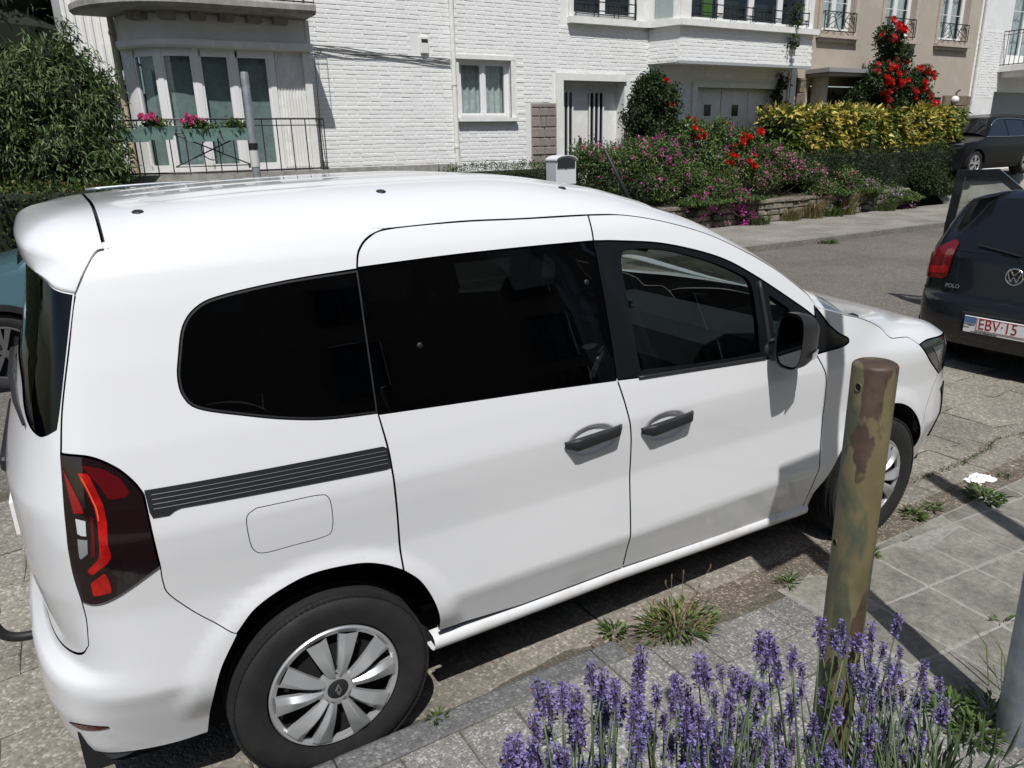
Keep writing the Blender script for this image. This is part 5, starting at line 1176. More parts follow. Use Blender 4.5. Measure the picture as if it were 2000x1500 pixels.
lh=at(100,345,8.9); box_hedge('clipped_hedge','low clipped hedge with orange-tinged tips behind the teal car',-7.,at(232,400,8.9)[0],8.35,9.4,.1,lh[2]-.12,9500,.055,.028,l_hedge,[.5,.3,.2],bumpy=.05)
bh_=at(990,321,9.5); box_hedge('box_hedge','low trimmed box hedge left of the grey letterbox',at(880,330,9.5)[0],at(1095,340,9.5)[0],9.3,9.9,.6,bh_[2]-.02,3800,.04,.02,l_hedge,[.6,.38,.02],bumpy=.03)
a0,a1=at(1528,300,9.9),at(1862,300,9.9); zt=at(1700,218,9.9)[2]
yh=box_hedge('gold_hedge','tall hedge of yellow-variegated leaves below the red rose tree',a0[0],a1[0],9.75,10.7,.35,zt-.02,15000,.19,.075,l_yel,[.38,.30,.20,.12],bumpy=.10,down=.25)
zd=at(1700,292,9.6)[2]; box_hedge('dark_hedge','dark green fine-leaved hedge at the foot of the yellow hedge',at(1560,330,9.5)[0],at(1840,330,9.5)[0],9.30,9.72,.25,zd,9000,.075,.022,l_dark,[.5,.35,.15],bumpy=.09)
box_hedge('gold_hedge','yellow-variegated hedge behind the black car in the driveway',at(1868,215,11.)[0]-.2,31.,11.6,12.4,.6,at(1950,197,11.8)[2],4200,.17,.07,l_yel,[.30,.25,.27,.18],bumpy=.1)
# flowering shrubs ----------------------------------------------------------
def blossom_me(name,r,m,n=11,cup=.5):
    V=[];F=[]
    for k in range(n):
        a=2.4*k; e=.25+1.0*(k/n); d=np.array([math.cos(a)*math.cos(e),math.sin(a)*math.cos(e),math.sin(e)])*r; s=np.array([-math.sin(a),math.cos(a),0])*r*.55; u=np.array([0,0,r*.25]); i=len(V)
        c=d*.12; V+=[tuple(c),tuple(c+d*.6+s),tuple(c+d+u),tuple(c+d*.6-s)]; F+=[(i,i+1,i+2),(i,i+2,i+3)]
    me=bpy.data.meshes.new(name); me.from_pydata(V,[],F); me.materials.append(m); me.update(); return me
m_rose=leafmat('rose_red',(.62,.030,.022),.25); m_rosep=leafmat('rose_coral',(.62,.10,.10),.25); m_pink=leafmat('petal_pink',(.62,.17,.36),.3); m_mauve=leafmat('petal_mauve',(.52,.32,.50),.3); m_mag=leafmat('petal_magenta',(.60,.07,.38),.3)
me_rose=blossom_me('blossom',.085,m_rose,13); me_rose2=blossom_me('blossom',.08,m_rosep,13)
def scatter_blossoms(bl,n,size,m,parent,zlo=-1,face=True):
    p,d=blobs_pts(bl,n*3,shell=.92); k=(d[:,1]<.25)&(d[:,2]>zlo); p,d=p[k][:n],d[k][:n]; q,dd=clumped(p,d,9,size*.45); dirs=rng.normal(0,1,q.shape)+dd*.8; V,F=leaf_mesh(q,dirs,rng.normal(0,1,q.shape)+dd,size*.62,size*.5); return tag(big_mesh('small_blossoms',V,F,m,parent),kind='stuff')
def shrub(name,label,bl,n,per,L,Wd,mats,probs=None,cat='shrub',blos=(),group=None,spread=.05,grav=.1,big=None,base=None):
    x=np.mean([b[0] for b in bl]); y=np.mean([b[1] for b in bl]); t=thing(name,label,cat,(x,y,base if base is not None else gz(x,max(y,9.2)))); rb=rel(bl,t); foliage('foliage',rb,n,per,spread,L,Wd,mats,t,probs,.5,grav,.5,zmin=.02)
    core('inner_core',rb,m_core,t,.55); stems('stem',(0,0,0),[(b[0],b[1],b[2]) for b in rb[:6]],.018,m_bark,t)
    for (k,sz,m) in blos: scatter_blossoms(rb,k,sz,m,t)
    if big:
        p,d=blobs_pts(rb,big[0]*6,shell=.97); k=(d[:,1]<.15); p,d=p[k],d[k]; cnt=0
        anchors=p[:max(3,int(big[0]*.45))]
        for i in range(big[0]):
            q=anchors[i%len(anchors)]+rng.normal(0,.09,3) if big[2] else p[i]; s_=rng.uniform(.75,1.25)*big[3]
            v=Vector((rng.normal(0,.4),-1,rng.uniform(.1,.9))); o=inst('blossom',big[1][int(rng.integers(len(big[1])))],t,tuple(q),v.to_track_quat('Z','Y').to_euler(),(s_,s_,s_))
    return t
S=lambda px,py,Y,rx,ry,rz: spot(px,py,Y,(rx,ry,rz))
shrub('rose_shrub','dark green rose shrub with a few red blooms beside the front door',[S(1265,185,10.3,.34,.4,.36),S(1295,200,10.3,.34,.4,.40),S(1245,230,10.3,.28,.4,.40),S(1290,250,10.2,.38,.4,.38),S(1275,160,10.3,.26,.3,.22),S(1262,275,10.2,.32,.35,.3)],1500,6,.075,.045,l_dark,[.35,.35,.3],'rose shrub',big=(6,[me_rose],False,.8))
rt=[S(1735,75,10.2,.30,.35,.32),S(1745,110,10.2,.42,.4,.35),S(1725,150,10.2,.55,.45,.40),S(1765,165,10.2,.55,.45,.42),S(1790,190,10.2,.50,.4,.35),S(1735,200,10.2,.60,.45,.35),S(1700,165,10.2,.32,.35,.25),S(1800,150,10.2,.28,.3,.25)]
shrub('rose_tree','tall climbing rose covered in red blooms against the beige house',rt,1700,6,.085,.05,l_dark,[.35,.35,.3],'rose tree',big=(95,[me_rose,me_rose,me_rose2],True,1.2))
shrub('porch_shrub','dark leafy shrub beside the porch of the beige house',[S(1672,195,10.4,.35,.3,.38),S(1690,205,10.4,.3,.3,.3)],420,6,.075,.04,l_dark,None)
shrub('red_rose_bush','sprawling bush of bright red roses before the garage door',[S(1345,260,9.9,.36,.4,.30),S(1400,265,9.9,.42,.4,.34),S(1450,285,9.9,.42,.4,.36),S(1380,310,9.7,.48,.4,.36),S(1440,325,9.7,.42,.4,.30)],1400,6,.07,.042,l_mid,[.4,.3,.3],'rose bush',big=(42,[me_rose],True,.95),blos=((40,.07,m_mag),))
bushes=[('pink_flower_bush','pink-flowered bush behind the letterbox',[S(1150,310,9.6,.42,.4,.32),S(1200,320,9.6,.46,.4,.36),S(1240,300,9.7,.36,.4,.30)],(46,.07,m_pink),l_mid),
 ('pink_flower_bush','magenta-flowered bush between letterbox and red roses',[S(1285,300,9.6,.40,.4,.32),S(1310,335,9.5,.42,.4,.36),S(1255,350,9.5,.42,.4,.34)],(46,.075,m_mag),l_mid),
 ('green_bush','plain green bush over the low garden wall',[S(1170,365,9.4,.42,.35,.28),S(1235,372,9.4,.40,.35,.26),S(1110,345,9.5,.36,.35,.26)],(5,.05,m_pink),l_dark),
 ('pink_flower_bush','magenta-flowered bush spilling over the garden wall',[S(1390,372,9.2,.42,.35,.28),S(1430,390,9.1,.40,.35,.26),S(1365,400,9.05,.34,.3,.24),S(1445,420,9.0,.34,.25,.2)],(80,.07,m_mag),l_mid),
 ('pink_flower_bush','pale pink flower drift right of the red roses',[S(1500,300,9.5,.36,.35,.26),S(1540,325,9.4,.42,.35,.28),S(1580,340,9.4,.38,.35,.26),S(1490,345,9.4,.42,.35,.28)],(110,.065,m_pink),l_mid),
 ('mauve_flower_bush','mauve-flowered bush at the end of the garden wall',[S(1690,372,9.2,.40,.35,.26),S(1735,385,9.15,.40,.35,.26),S(1760,395,9.1,.30,.3,.2)],(100,.055,m_mauve),l_mid),
 ('pink_flower_bush','pink-dotted bush above the straw-coloured grass',[S(1600,375,9.25,.42,.35,.26),S(1645,350,9.3,.40,.35,.28)],(60,.06,m_pink),l_mid),
 ('green_bush','feathery dark bush right of the mauve flowers',[S(1800,345,9.3,.46,.4,.36),S(1835,370,9.25,.40,.35,.28)],(4,.04,m_mauve),l_dark)]
bushes+=[('green_bush','bushy green plant hanging over the wall below the magenta flowers',[S(1400,425,8.95,.34,.22,.20),S(1350,415,9.0,.30,.22,.20),S(1465,432,8.93,.26,.2,.16)],(14,.05,m_pink),l_mid),
 ('green_bush','green plant at the wall foot behind the straw grass',[S(1690,405,9.0,.34,.22,.20),S(1640,395,9.02,.30,.22,.20)],(16,.045,m_mauve),l_mid),
 ('pink_flower_bush','pink-flowered bush at the near right end of the wall',[S(1775,395,9.0,.26,.2,.18),S(1755,410,8.95,.22,.18,.14)],(22,.06,m_mag),l_mid),
 ('green_bush','leafy bush filling the bed under the red roses',[S(1340,345,9.5,.44,.4,.34),S(1400,350,9.4,.44,.4,.32),S(1290,365,9.4,.40,.35,.30),S(1330,295,9.75,.36,.35,.34),S(1310,270,9.9,.26,.3,.26)],(24,.055,m_pink),l_mid)]
for nm,lb,bl,bs,mt in bushes: shrub(nm,lb,bl,900,6,.075,.026,mt,None,'bush',blos=(bs,),spread=.06)
# tufts: curved blades
def tuft(name,label,loc,n,h,spread,mats,probs=None,cat='grass tuft',width=.008,lean=.5,group=None):
    t=thing(name,label,cat,loc,group=group); V=[];F=[];mi=[]
    for i in range(n):
        a=rng.uniform(0,2*math.pi); r=spread*rng.random()**.7*.35; b=np.array([r*math.cos(a),r*math.sin(a),0]); a2=a+rng.normal(0,.5); hh=h*rng.uniform(.45,1.1); le=lean*rng.uniform(.3,1.3)*hh
        d=np.array([math.cos(a2),math.sin(a2),0]); s=np.array([-d[1],d[0],0])*width*.5*rng.uniform(.7,1.3); k=len(V)
        m1=b+d*le*.3+np.array([0,0,hh*.6]); m2=b+d*le+np.array([0,0,hh*rng.uniform(.75,1.)])
        V+=[b-s,b+s,m1+s,m1-s,m2]; F+=[(k,k+1,k+2),(k,k+2,k+3),(k+3,k+2,k+4)]; q=int(rng.choice(len(mats),p=probs)); mi+=[q]*3
    big_mesh('blades',V,F,mats,t,mi); return t
for i,(px,py,Y,h,lb) in enumerate(((1585,418,8.98,.55,'straw-coloured grass clump on the far pavement below the garden wall'),(1650,398,9.02,.7,'second straw-coloured grass clump, nearer the mauve flowers'),(1540,428,8.98,.35,'short dry weeds at the foot of the stone wall'))):
    q=at(px,py,Y); tuft('dry_grass',lb,(q[0],Y,.1),260,h,.8,l_dry+[l_mid[0]],[.45,.3,.25],width=.016,lean=.6)
for px,Y,lb in ((1475,8.93,'green weeds at the wall foot near the pink flowers'),(1720,8.98,'green weeds at the wall foot under the mauve flowers'),(1620,8.97,'green weeds between the straw grass clumps')):
    q=at(px,432,Y); tuft('weed_clump',lb,(q[0],Y,.1),200,.28,.9,l_mid,None,'weeds',.02,.9)
q=at(1610,350,6.35); q=at(1612,470,6.35); tuft('weed_clump','weed tuft growing in the far gutter',(q[0],6.33,.0),110,.10,.6,l_mid,None,'weeds',.018,1.2)
for i,px in enumerate((735,748,855,865,880)):
    q=at(px,330,10.85); tuft('wall_weed',('slender weed at the foot of the white wall, ' + ('leftmost of five','second of five from the left','third of five from the left','fourth of five from the left','last of five, beside the drainpipe')[i]),(q[0],10.85,1.0),16,.62,.25,l_mid,None,'weed',.03,.35)
# creeper on the corner strip
t=thing('wall_creeper','dark creeper climbing the white corner of the garage house','creeper',(16.0,10.93,1.2)); cb=[S(1530,160,10.9,.10,.05,.16),S(1522,185,10.88,.13,.05,.18),S(1532,215,10.88,.12,.05,.18),S(1527,235,10.88,.10,.05,.14),S(1550,80,10.2,.08,.06,.14),S(1556,30,10.2,.05,.05,.22)]; foliage('foliage',rel(cb,t),110,4,.05,.10,.07,l_dark,t); stems('stem',(0,0,0),[(b[0],b[1],b[2]) for b in rel(cb,t)],.012,m_bark,t)
# dry stone garden wall
gw=thing('garden_wall','low dry-stone retaining wall at the back of the far pavement','wall',(13,9.1,0)); gw.location=(0,0,0)
part('wall_core',[(8.6,18.6,9.11,9.24,.0,.60)],m_brown,gw)
sm=[mat('wall_stone_%d'%i,c,.9,var=.8,col2=tuple(v*.65 for v in c),scale=11,bump=.45,bscale=40) for i,c in enumerate(((.24,.20,.16),(.19,.165,.135),(.28,.24,.195)))]
z=.10
for r in range(4):
    h=(.15,.13,.14,.10)[r]; x=8.6+rng.uniform(0,.1)
    while x<18.5:
        w=rng.uniform(.2,.42)*(1.4 if r==3 else 1); mb=MB(); d=rng.uniform(0,.03)+(.03 if r==3 else 0); mb.box(0,w-.015,9.05-d,9.12 if r<3 else 9.26,0,h-.012,bev=.022); mb.v=[(a+rng.normal(0,.006),b+rng.normal(0,.006),c+rng.normal(0,.004)) for a,b,c in mb.v]
        mb.build('stone',sm[int(rng.integers(3))],gw,loc=(x,0,z)); x+=w
    z+=h
# letterbox
q=at(1096,346,9.0); lbx=thing('letterbox','grey metal letterbox with dark curved flap among the front garden plants','letterbox',(q[0],9.0,.6)); W_,Dp=.225,.16; zb=q[2]-.6-.12
mb=MB(); mb.box(-.04,.04,-.03,.03,-.1,zb); mb.build('post',mat('letterbox_grey',(.60,.62,.64),.45),lbx)
prof=[(-W_,zb),(W_,zb),(W_,zb+.42)]+[(W_*math.cos(a),zb+.42+.075*math.sin(a)) for a in np.linspace(.1,math.pi-.1,12)]+[(-W_,zb+.42)]
mb=MB(); mb.prism(prof,-Dp,Dp); mb.build('box',MATS['letterbox_grey'],lbx)
prof=[(-W_*.88,zb+.285),(W_*.88,zb+.285),(W_*.88,zb+.41)]+[(W_*.84*math.cos(a),zb+.41+.055*math.sin(a)) for a in np.linspace(.1,math.pi-.1,10)]+[(-W_*.84,zb+.41)]
mb=MB(); mb.prism(prof,-Dp-.014,-Dp-.001); mb.build('flap',mat('letterbox_dark',(.025,.027,.03),.4),lbx)
prof=[(W_*1.06*math.cos(a),zb+.43+.085*math.sin(a)) for a in np.linspace(-.05,math.pi+.05,16)]; prof+= [(x*.97,z-.014) for x,z in prof[::-1]]
mb=MB(); mb.prism(prof,-Dp-.035,Dp+.01); mb.build('lid',MATS['letterbox_grey'],lbx)
mb=MB(); mb.lathe([(.0001,-Dp-.006),(.012,-Dp-.005),(.013,-Dp)],12,'y',c=(0,0,zb+.265)); mb.build('lock',m_iron,lbx)
# lamp post stub by the bay
q=at(490,250,7.4); qt=at(486,140,7.4); pl=thing('steel_post','plain grey steel post standing before the rounded bay','post',(q[0],7.4,.1))
mb=MB(); mb.lathe([(.0001,qt[2]-.1),(.045,qt[2]-.105),(.05,qt[2]-.13),(.055,0)],18); mb.build('tube',mat('galvanised_grey',(.33,.36,.38),.5,metal=.4,var=.5,col2=(.26,.28,.30),scale=12),pl,True,angle=40)
zz=at(496,310,7.4)[2]-.1; mb=MB(); mb.lathe([(.057,zz-.10),(.057,zz+.10)],18); mb.build('sticker',mat('white_sticker',(.6,.6,.58),.6),pl,True); mb=MB(); mb.lathe([(.060,zz+.12),(.060,zz+.19)],18); mb.build('clamp',m_iron,pl,True)
# flower boxes on the balcony rail
m_box=mat('green_plastic',(.20,.33,.29),.5)
for i,(px,py,lb,fl) in enumerate(((255,250,'green flower box at the left end of the balcony rail, without blooms',None),(303,246,'green flower box with the large pink geranium',m_pink),(390,250,'green flower box with small pink geraniums and leafy plants',m_pink),(460,248,'green flower box with low green plants near the steel post',None))):
    q=at(px,py,10.02); t=thing('flower_box',lb,'flower box',(q[0],10.0,q[2]-.10),group='green flower boxes on the balcony rail'); w=.27
    mb=MB(); V=[]; 
    for (zz_,a,b) in ((-.10,w*.78,.065),(.02,w*.92,.085),(.085,w,.10),(.085,w*.93,.085),(.03,w*.9,.075)):
        V.append([(-a,-b,zz_),(a,-b,zz_),(a,b,zz_),(-a,b,zz_),(-a,-b,zz_)])
    mb.sheet(V); mb.add(V[0][:4],[(0,1,2,3)]); mb.build('trough',m_box,t)
    mb=MB(); mb.box(-w*.9,w*.9,-.07,.07,.03,.05); mb.build('potting_soil',mat('potting_soil',(.03,.022,.015),1),t)
    if i!=0:
        bl=[(-.05,0,.12,.16,.09,.10),(.08,0,.10,.14,.09,.08)]; foliage('foliage',bl,120 if i!=2 else 170,4,.03,.05,.035,l_mid,t,None,.5,0,.4)
    if fl:
        for k in range(9 if i==1 else 7):
            o=inst('blossom',blossom_me('blossom',.05,leafmat('geranium_pink',(.62,.13,.30),.3)) if k==0 else me_ger,t,((-.06 if i==1 else -.12)+rng.normal(0,.07),-.05+rng.normal(0,.03),.20+rng.normal(0,.035)),(1.0,rng.normal(0,.4),rng.normal(0,.5)))
            if k==0: me_ger=o.data
# ================================================================ other cars
class Wrap:
    """car skin wound round a plan line: S(s,z) from rear centre (s=smin) along the right side to front centre"""
    def __init__(c,plan_,side,rear,front,shoulder=None):
        q=_cr(plan_,40); seg=np.r_[0,np.cumsum(np.hypot(*np.diff(q,axis=0).T))]; S=np.arange(0,seg[-1],.006); x,y=np.interp(S,seg,q[:,0]),np.interp(S,seg,q[:,1])
        k=np.exp(-.5*(np.arange(-24,25)/9.)**2); k/=k.sum(); n=40
        x=np.convolve(np.r_[x[1:n+1][::-1],x,x[-n-1:-1][::-1]],k,'same')[n:-n]; y=np.convolve(np.r_[-y[1:n+1][::-1],y,-y[-n-1:-1][::-1]],k,'same')[n:-n]
        c.S=S-S[np.argmin(np.abs(x)+(y>-.4)*9)]; c.x,c.y=x,y; tx,ty=np.gradient(x),np.gradient(y); l=np.hypot(tx,ty); c.nx,c.ny=ty/l,-tx/l
        c.smin,c.smax=c.S[0],c.S[-1]; c.side,c.rear,c.front=_smooth(*side,.02),_smooth(*rear,.015),_smooth(*front,.03)
    def P(c,s,z):
        s=np.asarray(s,float);z=np.asarray(z,float); x,y,nx,ny=(np.interp(s,c.S,a) for a in (c.x,c.y,c.nx,c.ny))
        wr=sstep(0,1,np.clip(-nx,0,1)**1.5*(x<1)); wf=sstep(0,1,np.clip(nx,0,1)**1.3*(x>1)); o=np.interp(z,*c.side)*(1-wr-wf)+np.interp(z,*c.rear)*wr+np.interp(z,*c.front)*wf
        return np.stack([x-nx*o,np.minimum(y-ny*o,0),z],-1)
    def N(c,s,z,h=.005):
        a=c.P(s+h,z)-c.P(s-h,z); b=c.P(s,z+h)-c.P(s,z-h); n=np.cross(a,b); return n/(np.linalg.norm(n,axis=-1,keepdims=True)+1e-9)
_Pv,_Nv=P,N
def car(name,label,loc,rz,paint,W,H,zb,zr,sA,sR,windows,hubs,R,wb_x,lamps_r,sill=.24,cen=None,belt_line=None,extra=None,lamps_f=(),wheel_m=None,two_tone=None,grid=.05):
    """generic car from a Wrap skin W; zb belt height, zr cant-rail height; sA/sR side positions of A and rear pillar at the rail"""
    global P,N
    t=thing(name,label,'car',loc,rz); P,N=W.P,W.N
    def arc(hx,r): return [(hx+r*math.cos(a),R+r*math.sin(a)) for a in np.linspace(math.radians(200),math.radians(-20),18)]
    a0,a1=arc(hubs[0],R+.055),arc(hubs[1],R+.055)
    low=poly(('l',(W.smin,sill),(hubs[0]-R-.07,sill),a0[0]),a0,('l',a0[-1],(hubs[0]+R+.08,sill),(hubs[1]-R-.08,sill),a1[0]),a1,('l',a1[-1],(hubs[1]+R+.07,sill),(W.smax,sill),(W.smax,zb-.22),(sA+.95,zb-.10),(sA+.55,zb),(sR-.2,zb),(W.smin,zb),(W.smin,sill)),d=.04)
    body=nmesh('body',[patch(low,(),0,grid,.0,s_) for s_ in (1,-1)],paint,t)
    up=poly(('l',(W.smin,zb),(sR-.2,zb),(sA+.55,zb)),[(sA+.55,zb),(sA+.3,zb+(zr-zb)*.45),(sA,zr-.015),(sA-.25,zr)],('l',(sA-.25,zr),(sR,zr),(W.smin,zr),(W.smin,zb)),d=.04)
    nmesh('upper_body',[patch(up,(),0,grid,0,s_) for s_ in (1,-1)],two_tone or paint,t)
    for nm,pl,m,o_ in windows:
        for s_ in (1,-1): nmesh(nm,[patch(poly(*pl,d=.03),(),o_,grid,.004,s_)],m,t)
    for nm,pl,m,o_ in list(lamps_r)+list(lamps_f):
        for s_ in (1,-1): nmesh(nm,[patch(poly(*pl,d=.02),(),o_,.04,.006,s_)],m,t)
    # roof, windscreen, bonnet by lofting edge to centre
    E=[W.P(s,zr) for s in np.linspace(sR,sA-.25,14)]+[W.P(a,b) for a,b in dens([(sA-.25,zr),(sA,zr-.015),(sA+.3,zb+(zr-zb)*.45),(sA+.55,zb)],.05)[1:]]
    E=np.array(E); xs=np.linspace(E[0,0],E[-1,0],46); c0=np.array(cen)
    def q(x,w):
        sg=-1 if w<=1 else 1; w=w if w<=1 else 2-w; ey=abs(np.interp(x,E[:,0],E[:,1])); ez=np.interp(x,E[:,0],E[:,2]); zc=max(np.interp(x,c0[:,0],c0[:,1]),ez+.005); n=3.2; return (x,sg*ey*(1-w),ez+(zc-ez)*(1-(1-w)**n))
    cpt=smooth_path(cen,8); c0=cpt
    xw=[x for x in xs if x<=wb_x]+[wb_x]; ww=list(np.linspace(0,2,31)); v,f,n=gridn([[q(x,w) for w in ww] for x in xw]); nmesh('roof',[fixup(v,f,n,np.array([0,0,1.]))],two_tone or paint,t)
    xw=[wb_x]+[x for x in xs if x>wb_x]; ww=list(np.linspace(.10,1.90,25)); v,f,n=gridn([[q(x,w) for w in ww] for x in xw]); nmesh('windscreen',[fixup(v,f,n,np.array([0,0,1.]))],m_gloss,t)
    for rng_ in ((0,.10),(1.90,2.)): v,f,n=gridn([[q(x,w) for w in np.linspace(*rng_,4)] for x in xw]); nmesh('pillar',[fixup(v,f,n,np.array([0,0,1.]))],two_tone or paint,t)
    # rear closing strip between roof end and hatch top
    rl_=[W.P(s,zr) for s in np.linspace(sR,W.smin,16)]; r0=[q(E[0,0],w) for w in np.linspace(0,1,16)]
    G=[[np.array(a)*(1-k)+np.array(b)*k+np.array([0,0,.02*math.sin(math.pi*k)]) for k in np.linspace(0,1,5)] for a,b in zip(r0,rl_)]; G=np.array(G); G=np.concatenate([G,G[::-1][1:]*np.array([1,-1,1])],0); v,f,n=gridn(G); nmesh('roof_spoiler',[fixup(v,f,n,np.array([-.2,0,1.]))],two_tone or paint,t)
    # bonnet
    sE=np.array([W.P(a,b) for a,b in dens([(sA+.55,zb),(sA+.95,zb-.10),(W.smax-.9,zb-.20)],.06)]); G=[]
    xe=np.linspace(sE[0,0],W.P(W.smax,zb-.22)[0],20)
    for x in xe:
        ey=abs(np.interp(x,sE[:,0],sE[:,1])); k=max(0,(x-sE[-1,0])/(xe[-1]-sE[-1,0]+1e-6)); ey=ey*math.sqrt(max(1-k*k,0.0004)); ez=np.interp(x,sE[:,0],sE[:,2])-.02*k
        G.append([(x,-ey*(1-w) if w<=1 else ey*(w-1),ez+.07*(1-abs(1-w)**2.5)*(1-k*.8)) for w in np.linspace(0,2,21)])
    v,f,n=gridn(G); nmesh('bonnet',[fixup(v,f,n,np.array([0,0,1.]))],paint,t)
    mb=MB(); Lx=W.P(W.smax,.4)[0]; x0=W.P(W.smin,.4)[0]; mb.box(x0+.15,Lx-.15,-.62,.62,sill-.03,sill+.15); mb.box(hubs[0]+R+.1,hubs[1]-R-.1,-.78,.78,sill+.0,sill+.2); mb.build('floor_pan',m_dark,t)
    for hx in hubs:
        for sd in (1,-1):
            yw=abs(W.P(hx,.6)[1])-.13
            mb=MB(); r=R+.06; mb.sheet([[(hx+r*math.cos(a),-sd*y,R+r*math.sin(a)) for y in (yw+.125,yw-.25)] for a in np.linspace(-.35,math.pi+.35,18)]); mb.add([(hx+r*math.cos(a),-sd*(yw-.2),R+r*math.sin(a)) for a in np.linspace(0,2*math.pi,18)[:-1]],[tuple(range(17))]); mb.build('wheel_arch',m_dark,t,fixn=False)
            wh=wheel('wheel',(hx,-yw*sd,R),R,.21,sd,t,rr=R*.68)
            mb=MB(); r2=R*.68; mb.lathe([(r2,.02),(r2+.004,-.004),(r2-.012,-.008),(r2-.02,.01)],40,'y')
            for k in range(5):
                for d_ in (-.17,.17):
                    a=2*math.pi*k/5+.4; a1=a+d_; ca,sa=math.cos(a1),math.sin(a1); ci,si=math.cos(a+d_*.3),math.sin(a+d_*.3)
                    p0=np.array([ci*.03,-.012,si*.03]); p1=np.array([ca*(r2-.01),-.004,sa*(r2-.01)]); tt=np.array([-sa,0,ca])
                    mb.add([p0-tt*.012,p0+tt*.012,p1+tt*.022,p1-tt*.022,p0-tt*.012+np.array([0,.03,0]),p0+tt*.012+np.array([0,.03,0]),p1+tt*.022+np.array([0,.03,0]),p1-tt*.022+np.array([0,.03,0])],[(0,1,2,3),(0,4,5,1),(1,5,6,2),(3,7,4,0)])
            mb.lathe([(.0001,-.016),(.03,-.014),(.035,0)],20,'y')
            if sd<0: mb.v=[(x,-y,z) for x,y,z in mb.v]
            mb.build('alloy_rim',wheel_m or m_silver,wh,loc=(0,-.085*sd,0)); mb=MB(); mb.lathe([(r2-.01,.03),(.001,.035)],30,'y')
            if sd<0: mb.v=[(x,-y,z) for x,y,z in mb.v]
            mb.build('rim_back',m_dark,wh,loc=(0,-.085*sd,0))
    if extra: extra(t,W)
    P,N=_Pv,_Nv; return t
m_pblack=mat('polo_black_paint',(.008,.009,.011),.22,coat=.45,spec=.4); m_suvb=mat('suv_black_paint',(.005,.005,.006),.30,coat=.15,spec=.3); m_teal=mat('teal_paint',(.10,.20,.24),.25,metal=.3,coat=.9)
